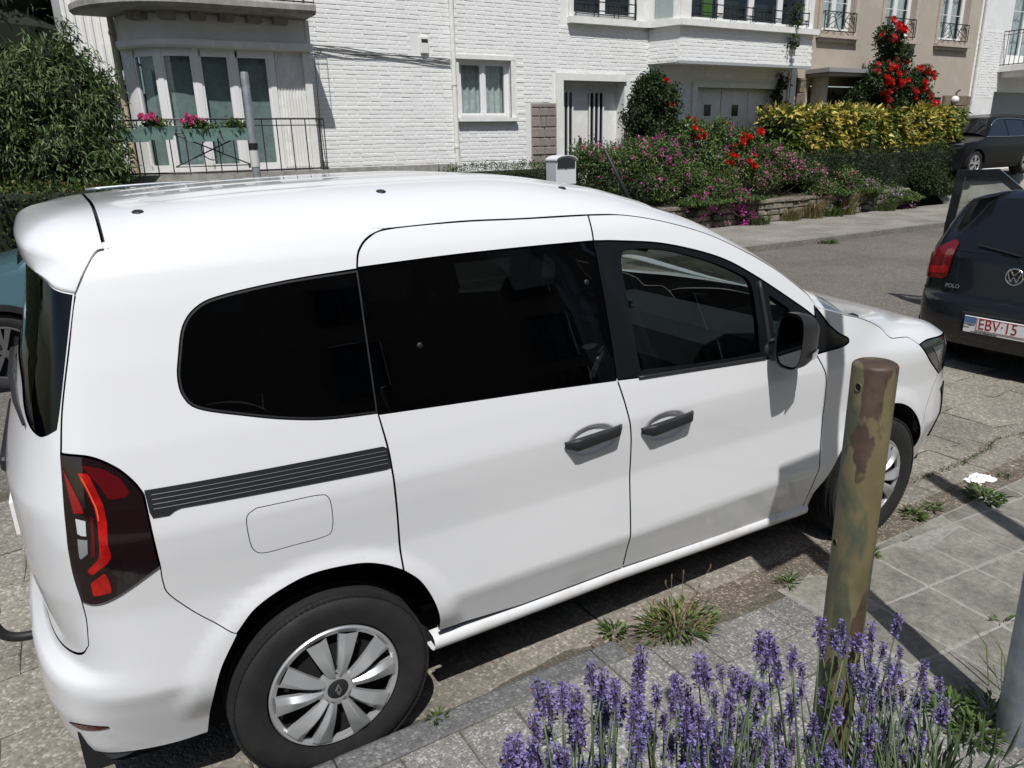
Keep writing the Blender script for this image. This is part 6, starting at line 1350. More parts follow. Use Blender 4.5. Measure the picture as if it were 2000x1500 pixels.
# ---- dark hatchback ahead of the van. local x=0 rear axle, rear end near -0.70
W=Wrap([(-.66,0),(-.655,-.30),(-.63,-.52),(-.57,-.68),(-.46,-.775),(-.2,-.815),(.3,-.838),(1.2,-.842),(2.2,-.838),(2.7,-.81),(3.0,-.72),(3.16,-.5),(3.22,-.2),(3.23,0)],
  ([.2,.3,.5,.62,.9,1.0,1.2,1.36,1.43,1.48],[.05,.02,.0,.0,.02,.04,.13,.22,.29,.38]),([.2,.32,.45,.60,.63,.70,.94,1.0,1.36,1.44],[.08,.02,.0,.02,.075,.085,.115,.15,.42,.50]),([.2,.4,.6,.75,.9],[.08,0,.02,.10,.3]))
def polo_extra(t,W):
    # number plate with writing, badge, lettering, wiper, open front left door
    def back(y,z,o=0):
        best=min(np.linspace(W.smin,-.2,400),key=lambda s_:abs(W.P(s_,z)[1]+abs(y))); q=W.P(best,z); return q[0]-o
    rec=MB(); x=back(0,.44)-.002; rec.box(x-.004,x+.02,-.30,.30,.36,.53,bev=.01); rec.build('plate_recess',m_dark,t)
    x=x-.012; zc=.445
    mb=MB(); mb.box(x-.004,x+.004,-.265,.265,zc-.075,zc+.06,bev=.006); ph=mb.build('plate_holder',mat('holder_white',(.72,.72,.72),.4),t)
    mb=MB(); mb.box(x-.007,x-.004,-.26,.165,zc-.052,zc+.056); pl=mb.build('number_plate',mat('plate_cream',(.78,.77,.74),.4),ph)
    mb=MB(); mb.box(x-.0072,x-.0042,.169,.262,zc+.004,zc+.056); mb.build('plate_blue_band',mat('plate_blue',(.10,.16,.30),.4),ph)
    m_rt=mat('plate_red_ink',(.32,.012,.015),.5); m_bt=mat('black_ink',(.01,.01,.01),.5)
    mb=MB()
    for (a,b,c,d) in ((-.256,.161,.049,.053),(-.256,.161,-.049,-.045),(-.256,-.252,-.045,.049),(.157,.161,-.045,.049)): mb.box(x-.0082,x-.007,a,b,zc+c,zc+d)
    mb.build('plate_border',m_rt,pl)
    def text(s,size,loc,m,parent,name,rot=(math.pi/2,0,-math.pi/2),ext=.0006,al='LEFT'):
        cu=bpy.data.curves.new(name,'FONT'); cu.body=s; cu.size=size; cu.extrude=ext; cu.align_x=al; cu.align_y='CENTER'; ob=bpy.data.objects.new(name,cu); COL.objects.link(ob); dg=bpy.context.evaluated_depsgraph_get(); me=bpy.data.meshes.new_from_object(ob.evaluated_get(dg)); bpy.data.objects.remove(ob); bpy.data.curves.remove(cu)
        me.materials.clear(); me.materials.append(m); return inst(name,me,parent,loc,rot)
    text('EBV·15',.128,(x-.0085,.150,zc+.004),m_rt,pl,'plate_characters').scale=(.80,1,1)
    text('www.vw-liegaud.be',.026,(x-.0052,.20,zc-.064),m_bt,ph,'holder_lettering')
    text('vw-liegaud',.020,(x-.0052,.262,zc-.010),m_bt,ph,'holder_lettering'); text('service',.016,(x-.0052,.262,zc-.032),m_bt,ph,'holder_lettering')
    xb=back(0,.84); mb=MB(); mb.lathe([(.056,-.002),(.060,-.010),(.066,-.010),(.070,0)],36,'x',c=(xb,0,.84)); bd=mb.build('round_badge',m_chrome,t,True)
    mb=MB()
    def st(a,b): mb.tube([(xb-.009,a[0],.84+a[1]),(xb-.009,b[0],.84+b[1])],.0055,6,up=(1,0,0))
    for a,b in (((.032,.048),(.006,.012)),((-.032,.048),(-.006,.012)),((.048,.028),(.022,-.044)),((-.048,.028),(-.022,-.044)),((.022,-.044),(0,.0)),((-.022,-.044),(0,.0))): st(a,b)
    mb.build('badge_letters',m_chrome,bd); mb=MB(); mb.lathe([(.0001,-.003),(.057,-.003)],30,'x',c=(xb,0,.84)); mb.build('badge_disc',m_black,bd)
    text('POLO',.045,(back(.45,.70)-.012,.52,.705),m_chrome,t,'model_lettering',ext=.002)
    mb=MB(); mb.tube([(back(0,1.0)-.02,0,1.0),(back(.3,1.04)-.015,.34,1.05)],.008,6); mb.build('rear_wiper',m_black,t)
    # open door: hinge on the left side near x=2.05
    dr=bpy.data.objects.new('open_door',None); link(dr,t); dr.location=(1.98,.83,0); dr.rotation_euler=(0,0,math.radians(-70))   # local -x points to the latch edge
    mb=MB(); Lw=1.05
    low=[(0,.30),(-.98,.30),(-Lw,.50),(-Lw,.99),(0,.99)]; mb.prism(low,-.07,.03); mb.build('door_skin',m_pblack,dr)
    mb=MB(); fr=[(0,.99),(-Lw,.99),(-Lw+.04,1.545),(-.62,1.56),(-.10,1.12)]; inn=[(-.15,1.04),(-Lw+.09,1.04),(-Lw+.125,1.475),(-.66,1.49),(-.26,1.16)]
    for yy in ((-.045,),): pass
    n5=5
    V=[(a,-.05,b) for a,b in fr]+[(a,-.05,b) for a,b in inn]+[(a,.0,b) for a,b in fr]+[(a,.0,b) for a,b in inn]; F=[]
    for i in range(5):
        j=(i+1)%5; F+=[(i,j,5+j,5+i),(10+i,15+i,15+j,10+j),(i,10+i,10+j,j),(5+i,5+j,15+j,15+i)]
    mb.add(V,F); mb.build('window_frame',m_pblack,dr)
    mb=MB(); mb.add([(a,-.025,b) for a,b in inn],[tuple(range(5))]); mb.build('door_glass',glassmat('tinted_door_glass',(.55,.60,.58),refl=.03),dr,fixn=False)
    mb=MB(); mb.box(-.95,-.05,-.13,-.071,.38,.86,bev=.03); mb.build('door_card',m_trim,dr)
    mb=MB(); mb.box(-.14,.02,.04,.22,.93,1.06,bev=.03); mb.build('door_mirror',m_pblack,dr)
glassr=(('l',(W.smin,.99),(-.45,.985),(-.36,1.02),(-.40,1.36),(-.55,1.40),(W.smin,1.41),(W.smin,.99)),)
polo=car('dark_hatchback','black hatchback with its front left door open, parked ahead of the van',(6.42,.10,0),0,m_pblack,W,1.46,.96,1.405,1.70,.10,
 [('rear_window',glassr,m_gloss,.003),('side_window',(('l',(.05,.985),(1.05,.97),(1.05,1.33),(.45,1.36),(.02,1.22),(.05,.985)),),m_gloss,.003),('side_window',(('l',(1.12,.97),(2.10,.97),(1.75,1.28),(1.6,1.345),(1.12,1.345),(1.12,.97)),),m_gloss,.003)],
 (0.,2.47),.31,1.35,[('tail_light',([(-.46,.74),(-.60,.745),(-.735,.765),(-.755,.90),(-.735,1.03),(-.66,1.06),(-.58,1.05),(-.47,.95),(-.42,.85),(-.46,.74)],),mat('lamp_red_soft',(.15,.008,.012),.12,coat=1),.012),('tail_light_lens',([(-.47,.78),(-.60,.785),(-.72,.80),(-.725,.86),(-.60,.845),(-.45,.84),(-.47,.78)],),mat('lamp_red_mid',(.36,.012,.012),.12,coat=1),.014),('bumper_seam',(('l',(W.smin,.615),(-.1,.66),(-.1,.668),(W.smin,.624),(W.smin,.615)),),m_dark,.004)],cen=[(.0,1.475),(.6,1.485),(1.2,1.47),(1.5,1.42),(2.2,1.02),(2.5,.94)],extra=polo_extra)
# ---- teal crossover across the road, facing left
W=Wrap([(-.80,0),(-.79,-.35),(-.75,-.62),(-.64,-.80),(-.4,-.87),(.3,-.90),(1.4,-.91),(2.4,-.905),(2.9,-.88),(3.2,-.78),(3.38,-.55),(3.45,-.2),(3.46,0)],([.2,.3,.5,.75,1.0,1.06,1.3,1.48,1.56],[.06,.02,.0,.0,.03,.05,.16,.25,.34]),([.2,.4,.62,.70,1.0,1.1,1.45,1.56],[.08,0,.02,.06,.08,.12,.30,.40]),([.2,.4,.7,.85,1.0],[.08,0,.02,.10,.3]))
tq=at(10,690,4.55)
def teal_extra(t,W):
    for sd in (1,-1):
        mb=MB(); pts=[tuple(np.array(W.P(s_,1.515))*np.array([1,sd,1])+np.array([0,0,.075+.03*math.sin(math.pi*k)])) for k,s_ in zip(np.linspace(0,1,12),np.linspace(.0,1.75,12))]; mb.tube(pts,.016,8); mb.build('roof_rail',mat('satin_silver',(.6,.61,.62),.3,metal=.8),t,True)
        nmesh('wheel_arch_trim',[patch(poly([(2.62+.43*math.cos(a),.33+.43*math.sin(a)) for a in np.linspace(2.9,.25,16)],[(2.62+.375*math.cos(a),.33+.375*math.sin(a)) for a in np.linspace(.25,2.9,16)],d=.03),(),.008,.05,.006,sd)],m_black,t)
    [nmesh('sill_cladding',[patch(poly(('l',(.45,.25),(2.2,.25),(2.2,.42),(.45,.42),(.45,.25)),d=.05),(),.008,.06,.006,s_)],m_black,t) for s_ in (1,-1)]
car('teal_crossover','teal crossover car parked on the far side, mostly hidden behind the white van',(tq[0]+2.62,5.45,0),math.pi,m_teal,W,1.6,1.03,1.53,1.85,-.10,
 [('side_window',(('l',(-.15,1.08),(.85,1.06),(.85,1.44),(.1,1.46),(-.2,1.32),(-.15,1.08)),),m_gloss,.003),('side_window',(('l',(.92,1.06),(2.30,1.05),(1.95,1.33),(1.75,1.45),(.92,1.45),(.92,1.06)),),m_gloss,.003),('rear_window',(('l',(W.smin,1.12),(-.55,1.12),(-.5,1.42),(W.smin,1.45),(W.smin,1.12)),),m_gloss,.003)],
 (0.,2.62),.335,1.55,[('tail_light',(('l',(-.62,.85),(-.45,.87),(-.40,.98),(-.62,.99),(-.62,.85)),),m_redd,.006)],cen=[(-.15,1.60),(.7,1.625),(1.3,1.60),(1.7,1.54),(2.5,1.06),(2.7,1.02)],extra=teal_extra,wheel_m=mat('rim_grey',(.20,.20,.20),.35,metal=.7),lamps_f=[('headlight',(('l',(2.95,.78),(3.25,.76),(3.3,.84),(2.95,.88),(2.95,.78)),),m_lampw,.006)])
# ---- black SUV in the driveway, facing left
W=Wrap([(-.85,0),(-.84,-.35),(-.80,-.62),(-.68,-.82),(-.4,-.91),(.3,-.935),(1.4,-.945),(2.5,-.94),(3.0,-.90),(3.35,-.78),(3.55,-.5),(3.62,-.2),(3.63,0)],([.2,.35,.6,.85,1.05,1.12,1.4,1.60,1.68],[.06,.02,.0,.0,.03,.05,.17,.27,.36]),([.2,.4,.68,.75,1.0,1.15,1.5,1.66],[.08,0,.02,.05,.07,.12,.30,.42]),([.2,.4,.8,.95,1.1],[.08,0,.02,.10,.3]))
sq=at(1935,300,10.1)
def suv_extra(t,W):
    for sd in (1,-1):
        mb=MB(); ring=[(-.42,1.33),(-.30,1.15),(.3,1.10),(1.4,1.09),(2.45,1.10)]; mb.tube([tuple((np.array(W.P(a,b))+W.N(a,b)*.012)*np.array([1,sd,1])) for a,b in dens(ring,.06)],.012,6); ring=[(-.42,1.33),(-.36,1.42),(.1,1.54),(.9,1.585),(1.7,1.56),(2.1,1.40)]; mb.tube([tuple((np.array(W.P(a,b))+W.N(a,b)*.012)*np.array([1,sd,1])) for a,b in dens(ring,.06)],.012,6); mb.build('window_chrome',m_chrome,t,True)
car('black_suv','black estate car with chrome window line standing in the driveway at the right',(sq[0]+.25,10.05,.74),math.pi,m_suvb,W,1.7,1.09,1.64,1.90,-.15,
 [('side_window',(('l',(-.36,1.30),(-.28,1.18),(.25,1.12),(.25,1.50),(.0,1.49),(-.30,1.40),(-.36,1.30)),),m_gloss,.004),('side_window',(('l',(.33,1.12),(1.25,1.11),(1.25,1.56),(.33,1.51),(.33,1.12)),),m_gloss,.004),('side_window',(('l',(1.33,1.11),(2.40,1.11),(2.05,1.40),(1.80,1.53),(1.33,1.56),(1.33,1.11)),),m_gloss,.004)],
 (0.,2.81),.36,1.65,[('tail_light',(('l',(-.78,.90),(-.50,.92),(-.46,1.02),(-.78,1.04),(-.78,.90)),),m_red,.006)],cen=[(-.2,1.72),(.7,1.74),(1.4,1.71),(1.8,1.65),(2.6,1.13),(2.8,1.09)],extra=suv_extra)
# ================================================================ near side: bollard, posts, lavender, weeds, litter
def atz(px,py,z):
    d=_r2*((px-1000)/FPX)+_u2*((750-py)/FPX)+_f; t=(z-CAMP[2])/d.z; return (CAMP[0]+d.x*t,CAMP[1]+d.y*t,z)
# rusty bollard -----------------------------------------------------------------
m_bol=bpy.data.materials.new('chipped_bollard_paint'); m_bol.use_nodes=True; nt=m_bol.node_tree; b=nt.nodes['Principled BSDF']; b.inputs['Roughness'].default_value=.58
def _nz(scale,det,sx=1,sz=1,dist=0.,seed=0):
    tc=nt.nodes.new('ShaderNodeTexCoord'); mp=nt.nodes.new('ShaderNodeMapping'); mp.inputs['Scale'].default_value=(sx,sx,sz); mp.inputs['Location'].default_value=(seed,seed*.7,seed*.3); n=nt.nodes.new('ShaderNodeTexNoise'); n.inputs['Scale'].default_value=scale; n.inputs['Detail'].default_value=det; n.inputs['Distortion'].default_value=dist
    nt.links.new(tc.outputs['Object'],mp.inputs['Vector']); nt.links.new(mp.outputs[0],n.inputs['Vector']); return n.outputs['Fac']
def _ramp(f,stops):
    r=nt.nodes.new('ShaderNodeValToRGB'); e=r.color_ramp.elements; e[0].position,e[0].color=stops[0][0],(*stops[0][1],1); e[1].position,e[1].color=stops[-1][0],(*stops[-1][1],1)
    for p_,c_ in stops[1:-1]: q=e.new(p_); q.color=(*c_,1)
    nt.links.new(f,r.inputs['Fac']); return r.outputs['Color']
def _mix(fac,a,b_):
    m=nt.nodes.new('ShaderNodeMix'); m.data_type='RGBA'; nt.links.new(fac,m.inputs[0]); nt.links.new(a,m.inputs[6]); nt.links.new(b_,m.inputs[7]); return m.outputs[2]
_ochre=_ramp(_nz(20,8,1,.4),[(.3,(.10,.085,.042)),(.7,(.165,.14,.070))]); _green=_ramp(_nz(28,6,seed=3),[(.3,(.050,.062,.040)),(.7,(.090,.092,.052))]); _rust=_ramp(_nz(44,7,seed=5),[(.3,(.048,.032,.022)),(.7,(.085,.052,.034))])
_m1=_mix(_ramp(_nz(13.0,10,1,.30,.9,seed=4),[(.50,(0,0,0)),(.56,(1,1,1))]),_ochre,_green)
_zs=nt.nodes.new('ShaderNodeSeparateXYZ'); _tc=nt.nodes.new('ShaderNodeTexCoord'); nt.links.new(_tc.outputs['Object'],_zs.inputs[0]); _mr=nt.nodes.new('ShaderNodeMapRange'); _mr.inputs[1].default_value=1.38; _mr.inputs[2].default_value=1.47; _mr.inputs[3].default_value=0; _mr.inputs[4].default_value=.14; nt.links.new(_zs.outputs[2],_mr.inputs[0])
_ad=nt.nodes.new('ShaderNodeMath'); nt.links.new(_nz(12,10,1,.34,.6,seed=8),_ad.inputs[0]); nt.links.new(_mr.outputs[0],_ad.inputs[1])
_m2=_mix(_ramp(_ad.outputs[0],[(.585,(0,0,0)),(.60,(1,1,1))]),_m1,_rust); nt.links.new(_m2,b.inputs['Base Color'])
_bp=nt.nodes.new('ShaderNodeBump'); _bp.inputs['Strength'].default_value=.35; _bp.inputs['Distance'].default_value=.004; nt.links.new(_nz(36,8,seed=2),_bp.inputs['Height']); nt.links.new(_bp.outputs[0],b.inputs['Normal'])
bx,by=.684,-2.12; bo=thing('bollard','rusty steel bollard with flaking ochre and green paint behind the lavender','bollard',(bx,by,pz(bx)-.02)); bo.rotation_euler=(0,math.radians(-.85),0)
HB=1.552-(pz(bx)-.02); RB=.0368
mb=MB(); mb.lathe([(RB,0),(RB,HB-.007),(RB-.002,HB-.003),(RB-.006,HB-.0005),(RB-.010,HB),(.0001,HB+.001)],64); tube=mb.build('tube',m_bol,bo,True,angle=40)
cd=Vector((CAMP[0]-bx,CAMP[1]-by,0)).normalized()
for ang,z,r in ((-.62,1.513-(pz(bx)-.02),.0056),(-.95,1.208-(pz(bx)-.02),.0053)):
    d=Vector((cd.x*math.cos(ang)-cd.y*math.sin(ang),cd.x*math.sin(ang)+cd.y*math.cos(ang),0)); c=d*(RB+.0004); u=Vector((0,0,1)); s=d.cross(u)
    mb=MB(); V=[];n=20
    for k in range(n): a=2*math.pi*k/n; V.append(tuple(c+s*r*math.cos(a)+u*r*1.25*math.sin(a)+Vector((0,0,z))))
    mb.add(V,[tuple(range(n))]); mb.build('bolt_hole',m_dark,bo,fixn=False)
    mb=MB(); mb.tube([tuple(c+s*r*1.08*math.cos(a)+u*r*1.3*math.sin(a)+Vector((0,0,z))) for a in np.linspace(0,2*math.pi,24)],.0009,5,cap=False); mb.build('hole_rim',m_bol,bo,True)
# sign posts -------------------------------------------------------------------
m_galv=mat('galvanised_post',(.33,.38,.42),.38,metal=.55,var=.6,col2=(.25,.29,.33),scale=9,bump=.08,bscale=30)
px_,py_=1.915,-1.985; po=thing('sign_post','galvanised grey sign post rising out of the frame at the lower right','sign post',(px_,py_,pz(px_)-.03)); po.rotation_euler=(0,-.048,0)
mb=MB(); mb.lathe([(.056,0),(.056,3.3),(.05,3.33),(.0001,3.34)],32); mb.build('tube',m_galv,po,True,angle=40)
mb=MB(); mb.box(-.335,-.05,-.012,.0,2.03,2.49,bev=.004); mb.build('sign_plate',mat('sign_back_grey',(.35,.37,.38),.5,metal=.4),po)
for z in (2.12,2.40): mb=MB(); mb.lathe([(.060,z-.02),(.060,z+.02)],24); mb.box(-.10,0,-.03,-.012,z-.02,z+.02); mb.build('clamp',m_galv,po)
po2=thing('sign_post','second galvanised sign post standing beyond the right edge of the frame','sign post',(2.71,-2.62,.0)); mb=MB(); mb.lathe([(.056,0),(.056,3.4),(.05,3.43),(.0001,3.44)],32); mb.build('tube',m_galv,po2,True,angle=40)
# lavender ----------------------------------------------------------------------
m_lav=[leafmat('lavender_petal',(.25,.21,.46),.2,.6),leafmat('lavender_petal_dark',(.135,.105,.27),.2,.6),leafmat('lavender_calyx',(.10,.085,.15),.1,.6),leafmat('lavender_faded',(.17,.13,.12),.1,.7)]
l_lav=[leafmat('lavender_leaf',(.10,.135,.085)),leafmat('lavender_leaf_b',(.07,.105,.05))]; m_lstem=leafmat('lavender_stem',(.085,.125,.055),.1)
spike_me=[]
for k in range(6):
    V=[];F=[];mi=[]; Ls=rng.uniform(.026,.046); wn=int(rng.integers(5,8)); ys=[0]+sorted(rng.uniform(.25,1,wn-1))
    for w,u in enumerate(np.linspace(0,1,wn)):
        if wn>6 and w==1 and k%2: continue
        z=u*Ls; rr=(.0112*(1-.45*abs(u-.45)))*rng.uniform(.8,1.15)
        for j in range(20):
            a=rng.uniform(0,2*math.pi); e=rng.uniform(-.35,.9); d=np.array([math.cos(a)*math.cos(e),math.sin(a)*math.cos(e),math.sin(e)]); s=unit(np.cross(d,rng.normal(size=3))); c=np.array([0,0,z])+d*rr*rng.uniform(.25,.6); L=rr*rng.uniform(.45,.85); wd=L*rng.uniform(.5,.8); i=len(V)
            V+=[c,c+d*L*.6+s*wd*.5,c+d*L,c+d*L*.6-s*wd*.5]; F+=[(i,i+1,i+2),(i,i+2,i+3)]; q=int(rng.choice(4,p=[.52,.25,.13,.10])); mi+=[q,q]
    for j in range(10):   # calyx core
        a=2*math.pi*j/10; i=len(V); V+=[np.array([.003*math.cos(a),.003*math.sin(a),-.004]),np.array([.005*math.cos(a+.4),.005*math.sin(a+.4),Ls*.5]),np.array([.002*math.cos(a),.002*math.sin(a),Ls])]; F.append((i,i+1,i+2)); mi.append(2)
    me=bpy.data.meshes.new('flower_spike'); me.from_pydata([tuple(v) for v in V],[],F); [me.materials.append(m) for m in m_lav]; me.polygons.foreach_set('material_index',mi); me.update(); spike_me.append(me)
clumps=[((-.14,-2.40),'lavender plant at the lower middle, leftmost of five'),((.08,-2.38),'lavender plant second from the left along the bed'),((.30,-2.36),'middle lavender plant of the bed, in front of the pavers'),((.52,-2.34),'lavender plant directly in front of the rusty bollard'),((.74,-2.32),'rightmost lavender plant, beside the grey sign post')]
lav=[]
for (c,lb) in clumps: lav.append((c,thing('lavender_plant',lb,'lavender',(c[0],c[1],.50),group='lavender plants along the bed'),MB(),[0]))
heads=[(1030,815),(1020,1470),(1060,1355),(1100,1340),(1155,1310),(1172,1340),(1250,1283),(1320,1305),(1340,1330),(1365,1295),(1250,1300),(1410,1290),(1395,1350),(1445,1320),(1460,1340),(1480,1245),(1500,1240),(1545,1270),(1520,1300),(1490,1280),(1600,1215),(1630,1225),(1645,1205),(1700,1222),(1720,1245),(1747,1200),(1755,1250),(1695,1260),(1735,1275),(1795,1290),(1800,1310),(1835,1315),(1830,1370),(1840,1390),(1790,1350),(1800,1410),(1770,1390),(1120,1380),(1180,1390),(1070,1410),(1130,1430),(1195,1440),(1245,1375),(1270,1400),(1310,1420),(1010,1450),(1050,1480),(1100,1470),(1165,1480)]
heads=[h for h in heads if h[1]>1000]
ptop=[(1000,1465),(1060,1360),(1150,1315),(1250,1290),(1350,1300),(1440,1290),(1490,1245),(1600,1215),(1700,1215),(1745,1205),(1790,1290),(1840,1320),(1850,1400),(1880,1470),(2000,1440),(2000,1500)]
ptx,pty=np.array(ptop).T
for k in range(250):
    px=rng.uniform(985,1850); dens_=1
    if rng.random()<.35 and px<1300: continue
    y0=np.interp(px,ptx,pty); py=y0+rng.random()**.85*(1560-y0)+6
    if px>1760 and py>1430 and rng.random()<.6: continue
    heads.append((px,py))
heads+=[(1865,1470),(1880,1490),(1930,1480),(1960,1470),(1985,1430),(1978,1490),(1850,1480)]
for (px,py) in heads:
    v=(py-1200)/300.; Yh=-2.205-.05*v+rng.normal(0,.03)
    h=np.array(at(px,py+44,Yh)); 
    if h[2]<.72: continue
    i=min(range(5),key=lambda j:abs(clumps[j][0][0]+.10-h[0])+abs(rng.normal(0,.06))); c,t,mb,_k=lav[i]; o=np.array([c[0],c[1],.50]); top=h-o
    b=np.array([rng.normal(0,.05),rng.normal(0,.05),0]); mid=b*.4+top*.55+np.array([0,0,.05])+rng.normal(0,.012,3); s_=rng.uniform(.62,1.02)
    lean=unit(top-mid+np.array([0,0,.12])); q=Vector(lean).to_track_quat('Z','Y'); e=q.to_euler()
    inst('flower_spike',spike_me[int(rng.integers(6))],t,tuple(top),(e.x,e.y,rng.uniform(0,6.28)) if False else e,(s_,s_,s_*rng.uniform(.9,1.15)))
    pts=smooth_path([b,mid,top],4); mb.tube(pts,[.0015]*(len(pts)-1)+[.0010],5)
    if rng.random()<.28: # small lower whorl
        w=top-lean*.035*rng.uniform(.8,1.6); inst('flower_spike',spike_me[int(rng.integers(6))],t,tuple(w),e,(s_*.8,s_*.8,s_*.25))
for (c,t,mb,_k) in lav:
    if mb.v: tag(mb.build('stems',m_lstem,t,True),kind='stuff')
    n=420; a=rng.uniform(0,2*math.pi,n); r=.16*rng.random(n)**.6; p=np.stack([r*np.cos(a)+.05,r*np.sin(a)+.05,rng.uniform(.02,.22,n)],1); d=np.stack([np.cos(a)*.6,np.sin(a)*.6,np.ones(n)*1.3],1)+rng.normal(0,.3,(n,3)); V,F=leaf_mesh(p,d,rng.normal(size=(n,3)),.075,.007); mi=rng.choice(2,n); big_mesh('foliage',V,F,l_lav,t,np.concatenate([mi,mi]))
bed=sheet_obj('planting_bed',-1.6,.90,-2.80,-2.26,.50,mat('bed_soil',(.06,.045,.03),1,bump=.8,bscale=40),zf=lambda x,y:.50+.012*math.sin(x*13)*math.cos(y*17),nx=60,ny=14)
mb=MB(); mb.box(-1.7,.92,-2.26,-2.20,0,.52,bev=.01); bw_=mb.build('bed_edging',m_kerb); tag(bw_,'low concrete edging wall of the lavender bed, below the frame','wall')
# weeds ------------------------------------------------------------------------
l_weed=[leafmat('weed_a',(.075,.135,.030)),leafmat('weed_b',(.11,.17,.045)),leafmat('weed_c',(.05,.09,.022))]
def rosette(name,label,loc,n,R_,h,cat='weed',L=.05,Wd=.018,mats=None):
    R_,h,L,Wd=R_*.85,h*.8,L*.8,Wd*.8; t=thing(name,label,cat,loc); a=rng.uniform(0,2*math.pi,n); r=R_*rng.random(n)**.6; p=np.stack([r*np.cos(a)*.6,r*np.sin(a)*.6,h*rng.random(n)**1.5*.7+.003],1); d=np.stack([np.cos(a),np.sin(a),rng.uniform(.05,.9,n)],1)+rng.normal(0,.25,(n,3)); V,F=leaf_mesh(p,d,np.array([0,0,1.])+rng.normal(0,.3,(n,3)),L,Wd); mi=rng.choice(3,n); big_mesh('leaves',V,F,mats or l_weed,t,np.concatenate([mi,mi])); return t
gt=tuft('grass_tuft','large half-dry grass tuft growing at the end of the kerb',(1.36,-.985,.04),200,.075,.36,[l_weed[0],l_weed[2],l_dry[0],l_dry[1]],[.26,.18,.34,.22],width=.0045,lean=1.25)
n=150; an=rng.uniform(0,6.28,n); r=.15*rng.random(n)**.5; p=np.stack([r*np.cos(an)*1.2,r*np.sin(an)*.7,rng.uniform(.005,.05,n)],1); d=np.stack([np.cos(an),np.sin(an),rng.uniform(0,.6,n)],1); V,F=leaf_mesh(p,d,np.array([0,0,1.])+rng.normal(0,.3,(n,3)),.045,.012); big_mesh('leaves',V,F,l_weed,gt,np.tile(rng.choice(3,n),2))
mb=MB()
for k in range(9):
    q=np.array([rng.normal(0,.05),rng.normal(0,.03),0]); e=q+np.array([rng.normal(.02,.09),rng.normal(.05,.05),rng.uniform(.12,.20)]); m_=(q+e)/2+np.array([0,0,.03]); mb.tube(smooth_path([q,m_,e],4),.0011,4); mb.lathe([(.0005,-.008),(.0035,0),(.003,.012),(.0005,.02)],6,c=tuple(e))
mb.build('seed_stalks',mat('seed_brown',(.16,.11,.06),.9),gt)
rosette('weed_rosette','small weed in the kerb joint beside the rear wheel',(.30,-.962,.085),40,.055,.04,L=.035,Wd=.010)
rosette('weed_rosette','small flat weed between van sill and kerb end',(1.145,-.845,.012),60,.085,.04,L=.045,Wd=.014)
rosette('weed_rosette','star-shaped weed on the gravel strip left of the bollard',(2.01,-1.0,.028),34,.06,.03,L=.06,Wd=.011)
rosette('weed_rosette','small weed at the tile edge just right of the bollard',(2.53,-1.05,.028),36,.05,.03,L=.04,Wd=.011)
rosette('weed_rosette','leafy weed in the gutter below the front wheel',(3.06,-.93,.02),60,.09,.06,L=.05,Wd=.017)
rosette('weed_rosette','small leafy weed nearer the second post shadow',(3.22,-.94,.02),36,.06,.05,L=.04,Wd=.016)
rosette('weed_rosette','broad leafy weed below the white tissue',(3.56,-1.02,.02),130,.17,.05,L=.06,Wd=.018)
rosette('weed_rosette','tiny weed on the concrete right of the white tissue',(3.96,-.92,.012),26,.05,.03,L=.035,Wd=.010)
rosette('weed_rosette','bright green weeds left of the grey sign post foot',(1.84,-1.82,.03),120,.15,.06,L=.05,Wd=.016)
rosette('weed_rosette','bright green weeds right against the grey sign post foot',(1.93,-1.89,.03),80,.12,.07,L=.05,Wd=.016)
rosette('weed_rosette','green weeds in front of the grey sign post',(1.79,-1.93,.03),130,.13,.06,L=.045,Wd=.015)
rosette('weed_rosette','thin dark weed sprig in a tile joint',(2.50,-1.655,.03),12,.05,.03,L=.05,Wd=.008)
tuft('grass_tuft','thin grass blades leaning beside the sign post',(2.06,-1.90,.03),9,.26,.3,[l_weed[2],l_weed[0]],None,width=.005,lean=.9)
# moss line in the curved crack
t=thing('moss_line','line of moss and grass along the curved crack in the road','moss',(4.2,-.66,.012)); n=420; u=rng.random(n); cx=np.interp(u,[0,.35,.6,.8,1.],[-.75,-.25,.05,.32,.75]); cyy=np.interp(u,[0,.35,.6,.8,1.],[-.02,-.03,.0,.06,-.04]); p=np.stack([cx,cyy+rng.normal(0,.010,n),rng.uniform(0,.006,n)],1); V,F=leaf_mesh(p,rng.normal(size=(n,3))+np.array([0,0,1.]),rng.normal(size=(n,3)),.018,.005); big_mesh('moss',V,F,l_weed+[l_dry[1]],t,np.tile(rng.choice(4,n),2),'stuff')
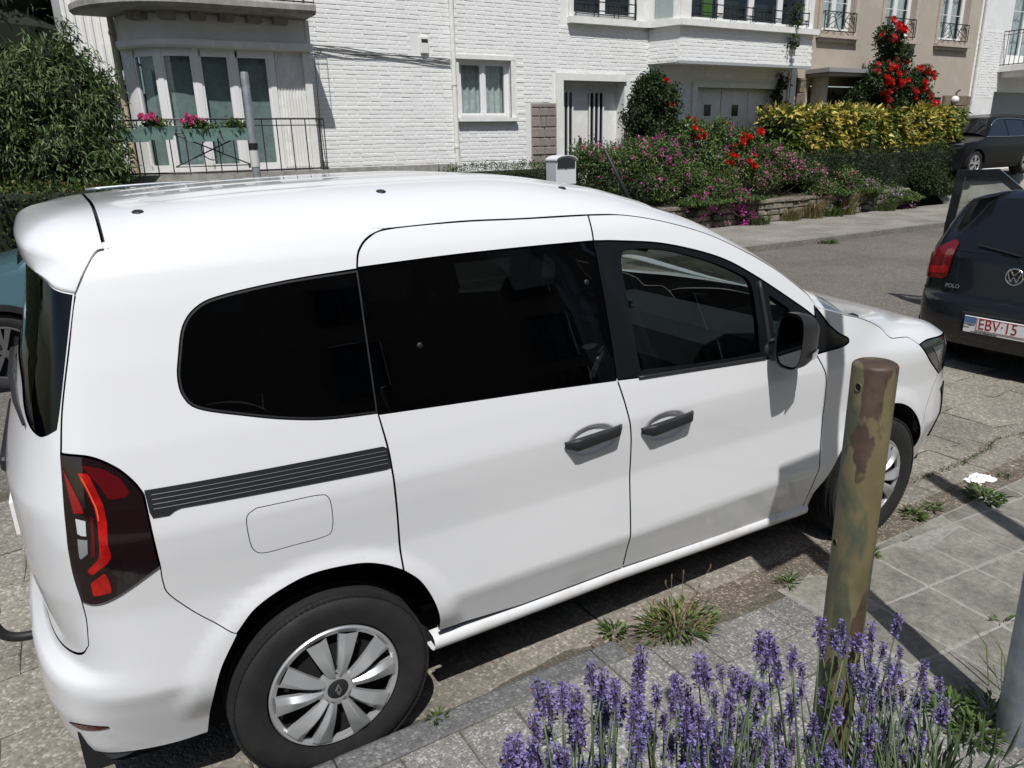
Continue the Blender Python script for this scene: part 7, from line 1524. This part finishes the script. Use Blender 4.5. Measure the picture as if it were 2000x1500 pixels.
# crumpled tissue
t=thing('paper_tissue','crumpled white paper tissue lying on the road beside a weed','tissue',(3.80,-.87,.014)); mb=MB(); G=[]
for i in range(13):
    row=[]
    for j in range(13):
        u,v=(i-6)/6,(j-6)/6; k=max(0,1-(u*u+v*v)*.5); row.append((.088*u*(1+.15*math.sin(v*5+1))+rng.normal(0,.003),.055*v*(1+.2*math.sin(u*4))+rng.normal(0,.003),max(.002,.030*k*(.5+.5*math.sin(u*5+v*3)*math.cos(v*6-u*2))+rng.normal(0,.004))))
    G.append(row)
mb.sheet(G); mb.build('sheet',mat('tissue_white',(.80,.80,.80),.9),t,True,fixn=False)
# the house behind the photographer (seen only as a reflection in the glass)
hN=thing('near_house','pale brick house with brown windows behind the pavement, facing the white van','house')
mbn=MB()
m_nb=mat('near_red_brick',(.34,.28,.24),.85,var=.8,col2=(.26,.21,.18),scale=12,bump=.3,bscale=60)
wall=[(-12,.4),(1.6,.5),(4.8,.5)]
holesN=[(x,x+1.5,z,z+1.5) for x in (-9.,-3.4,3.6,9.6,15.) for z in (1.3,4.6,7.9)]
o=wall_holes('wall',-16,22,0,13.6,holesN,-15.6,.25,m_nb,hN)  # height added so the van's glass reflects only dark wall
for h in holesN:
    mb=MB(); a,b_,c,d=h; y=-15.72
    mb.box(a,a+.09,y,y+.08,c,d); mb.box(b_-.09,b_,y,y+.08,c,d); mb.box(a,b_,y,y+.082,c,c+.09); mb.box(a,b_,y,y+.082,d-.09,d); mb.box((a+b_)/2-.05,(a+b_)/2+.05,y,y+.079,c,d); w_=mb.build('window',mat('brown_window_frame',(.10,.07,.05),.6),hN)
    mb=MB(); mb.add([(a,y+.03,c),(b_,y+.03,c),(b_,y+.03,d),(a,y+.03,d)],[(0,1,2,3)]); mb.build('pane',m_gloss,w_,fixn=False)
mb=MB(); mb.add([(-16.3,-15.2,13.5),(22.3,-15.2,13.5),(22.3,-19.5,16.8),(-16.3,-19.5,16.8)],[(0,1,2,3)]); mb.add([(-16.3,-15.25,13.4),(22.3,-15.25,13.4),(22.3,-15.9,13.4),(-16.3,-15.9,13.4)],[(0,1,2,3)]); mb.build('roof',mat('slate_roof',(.06,.06,.065),.7),hN,fixn=False)
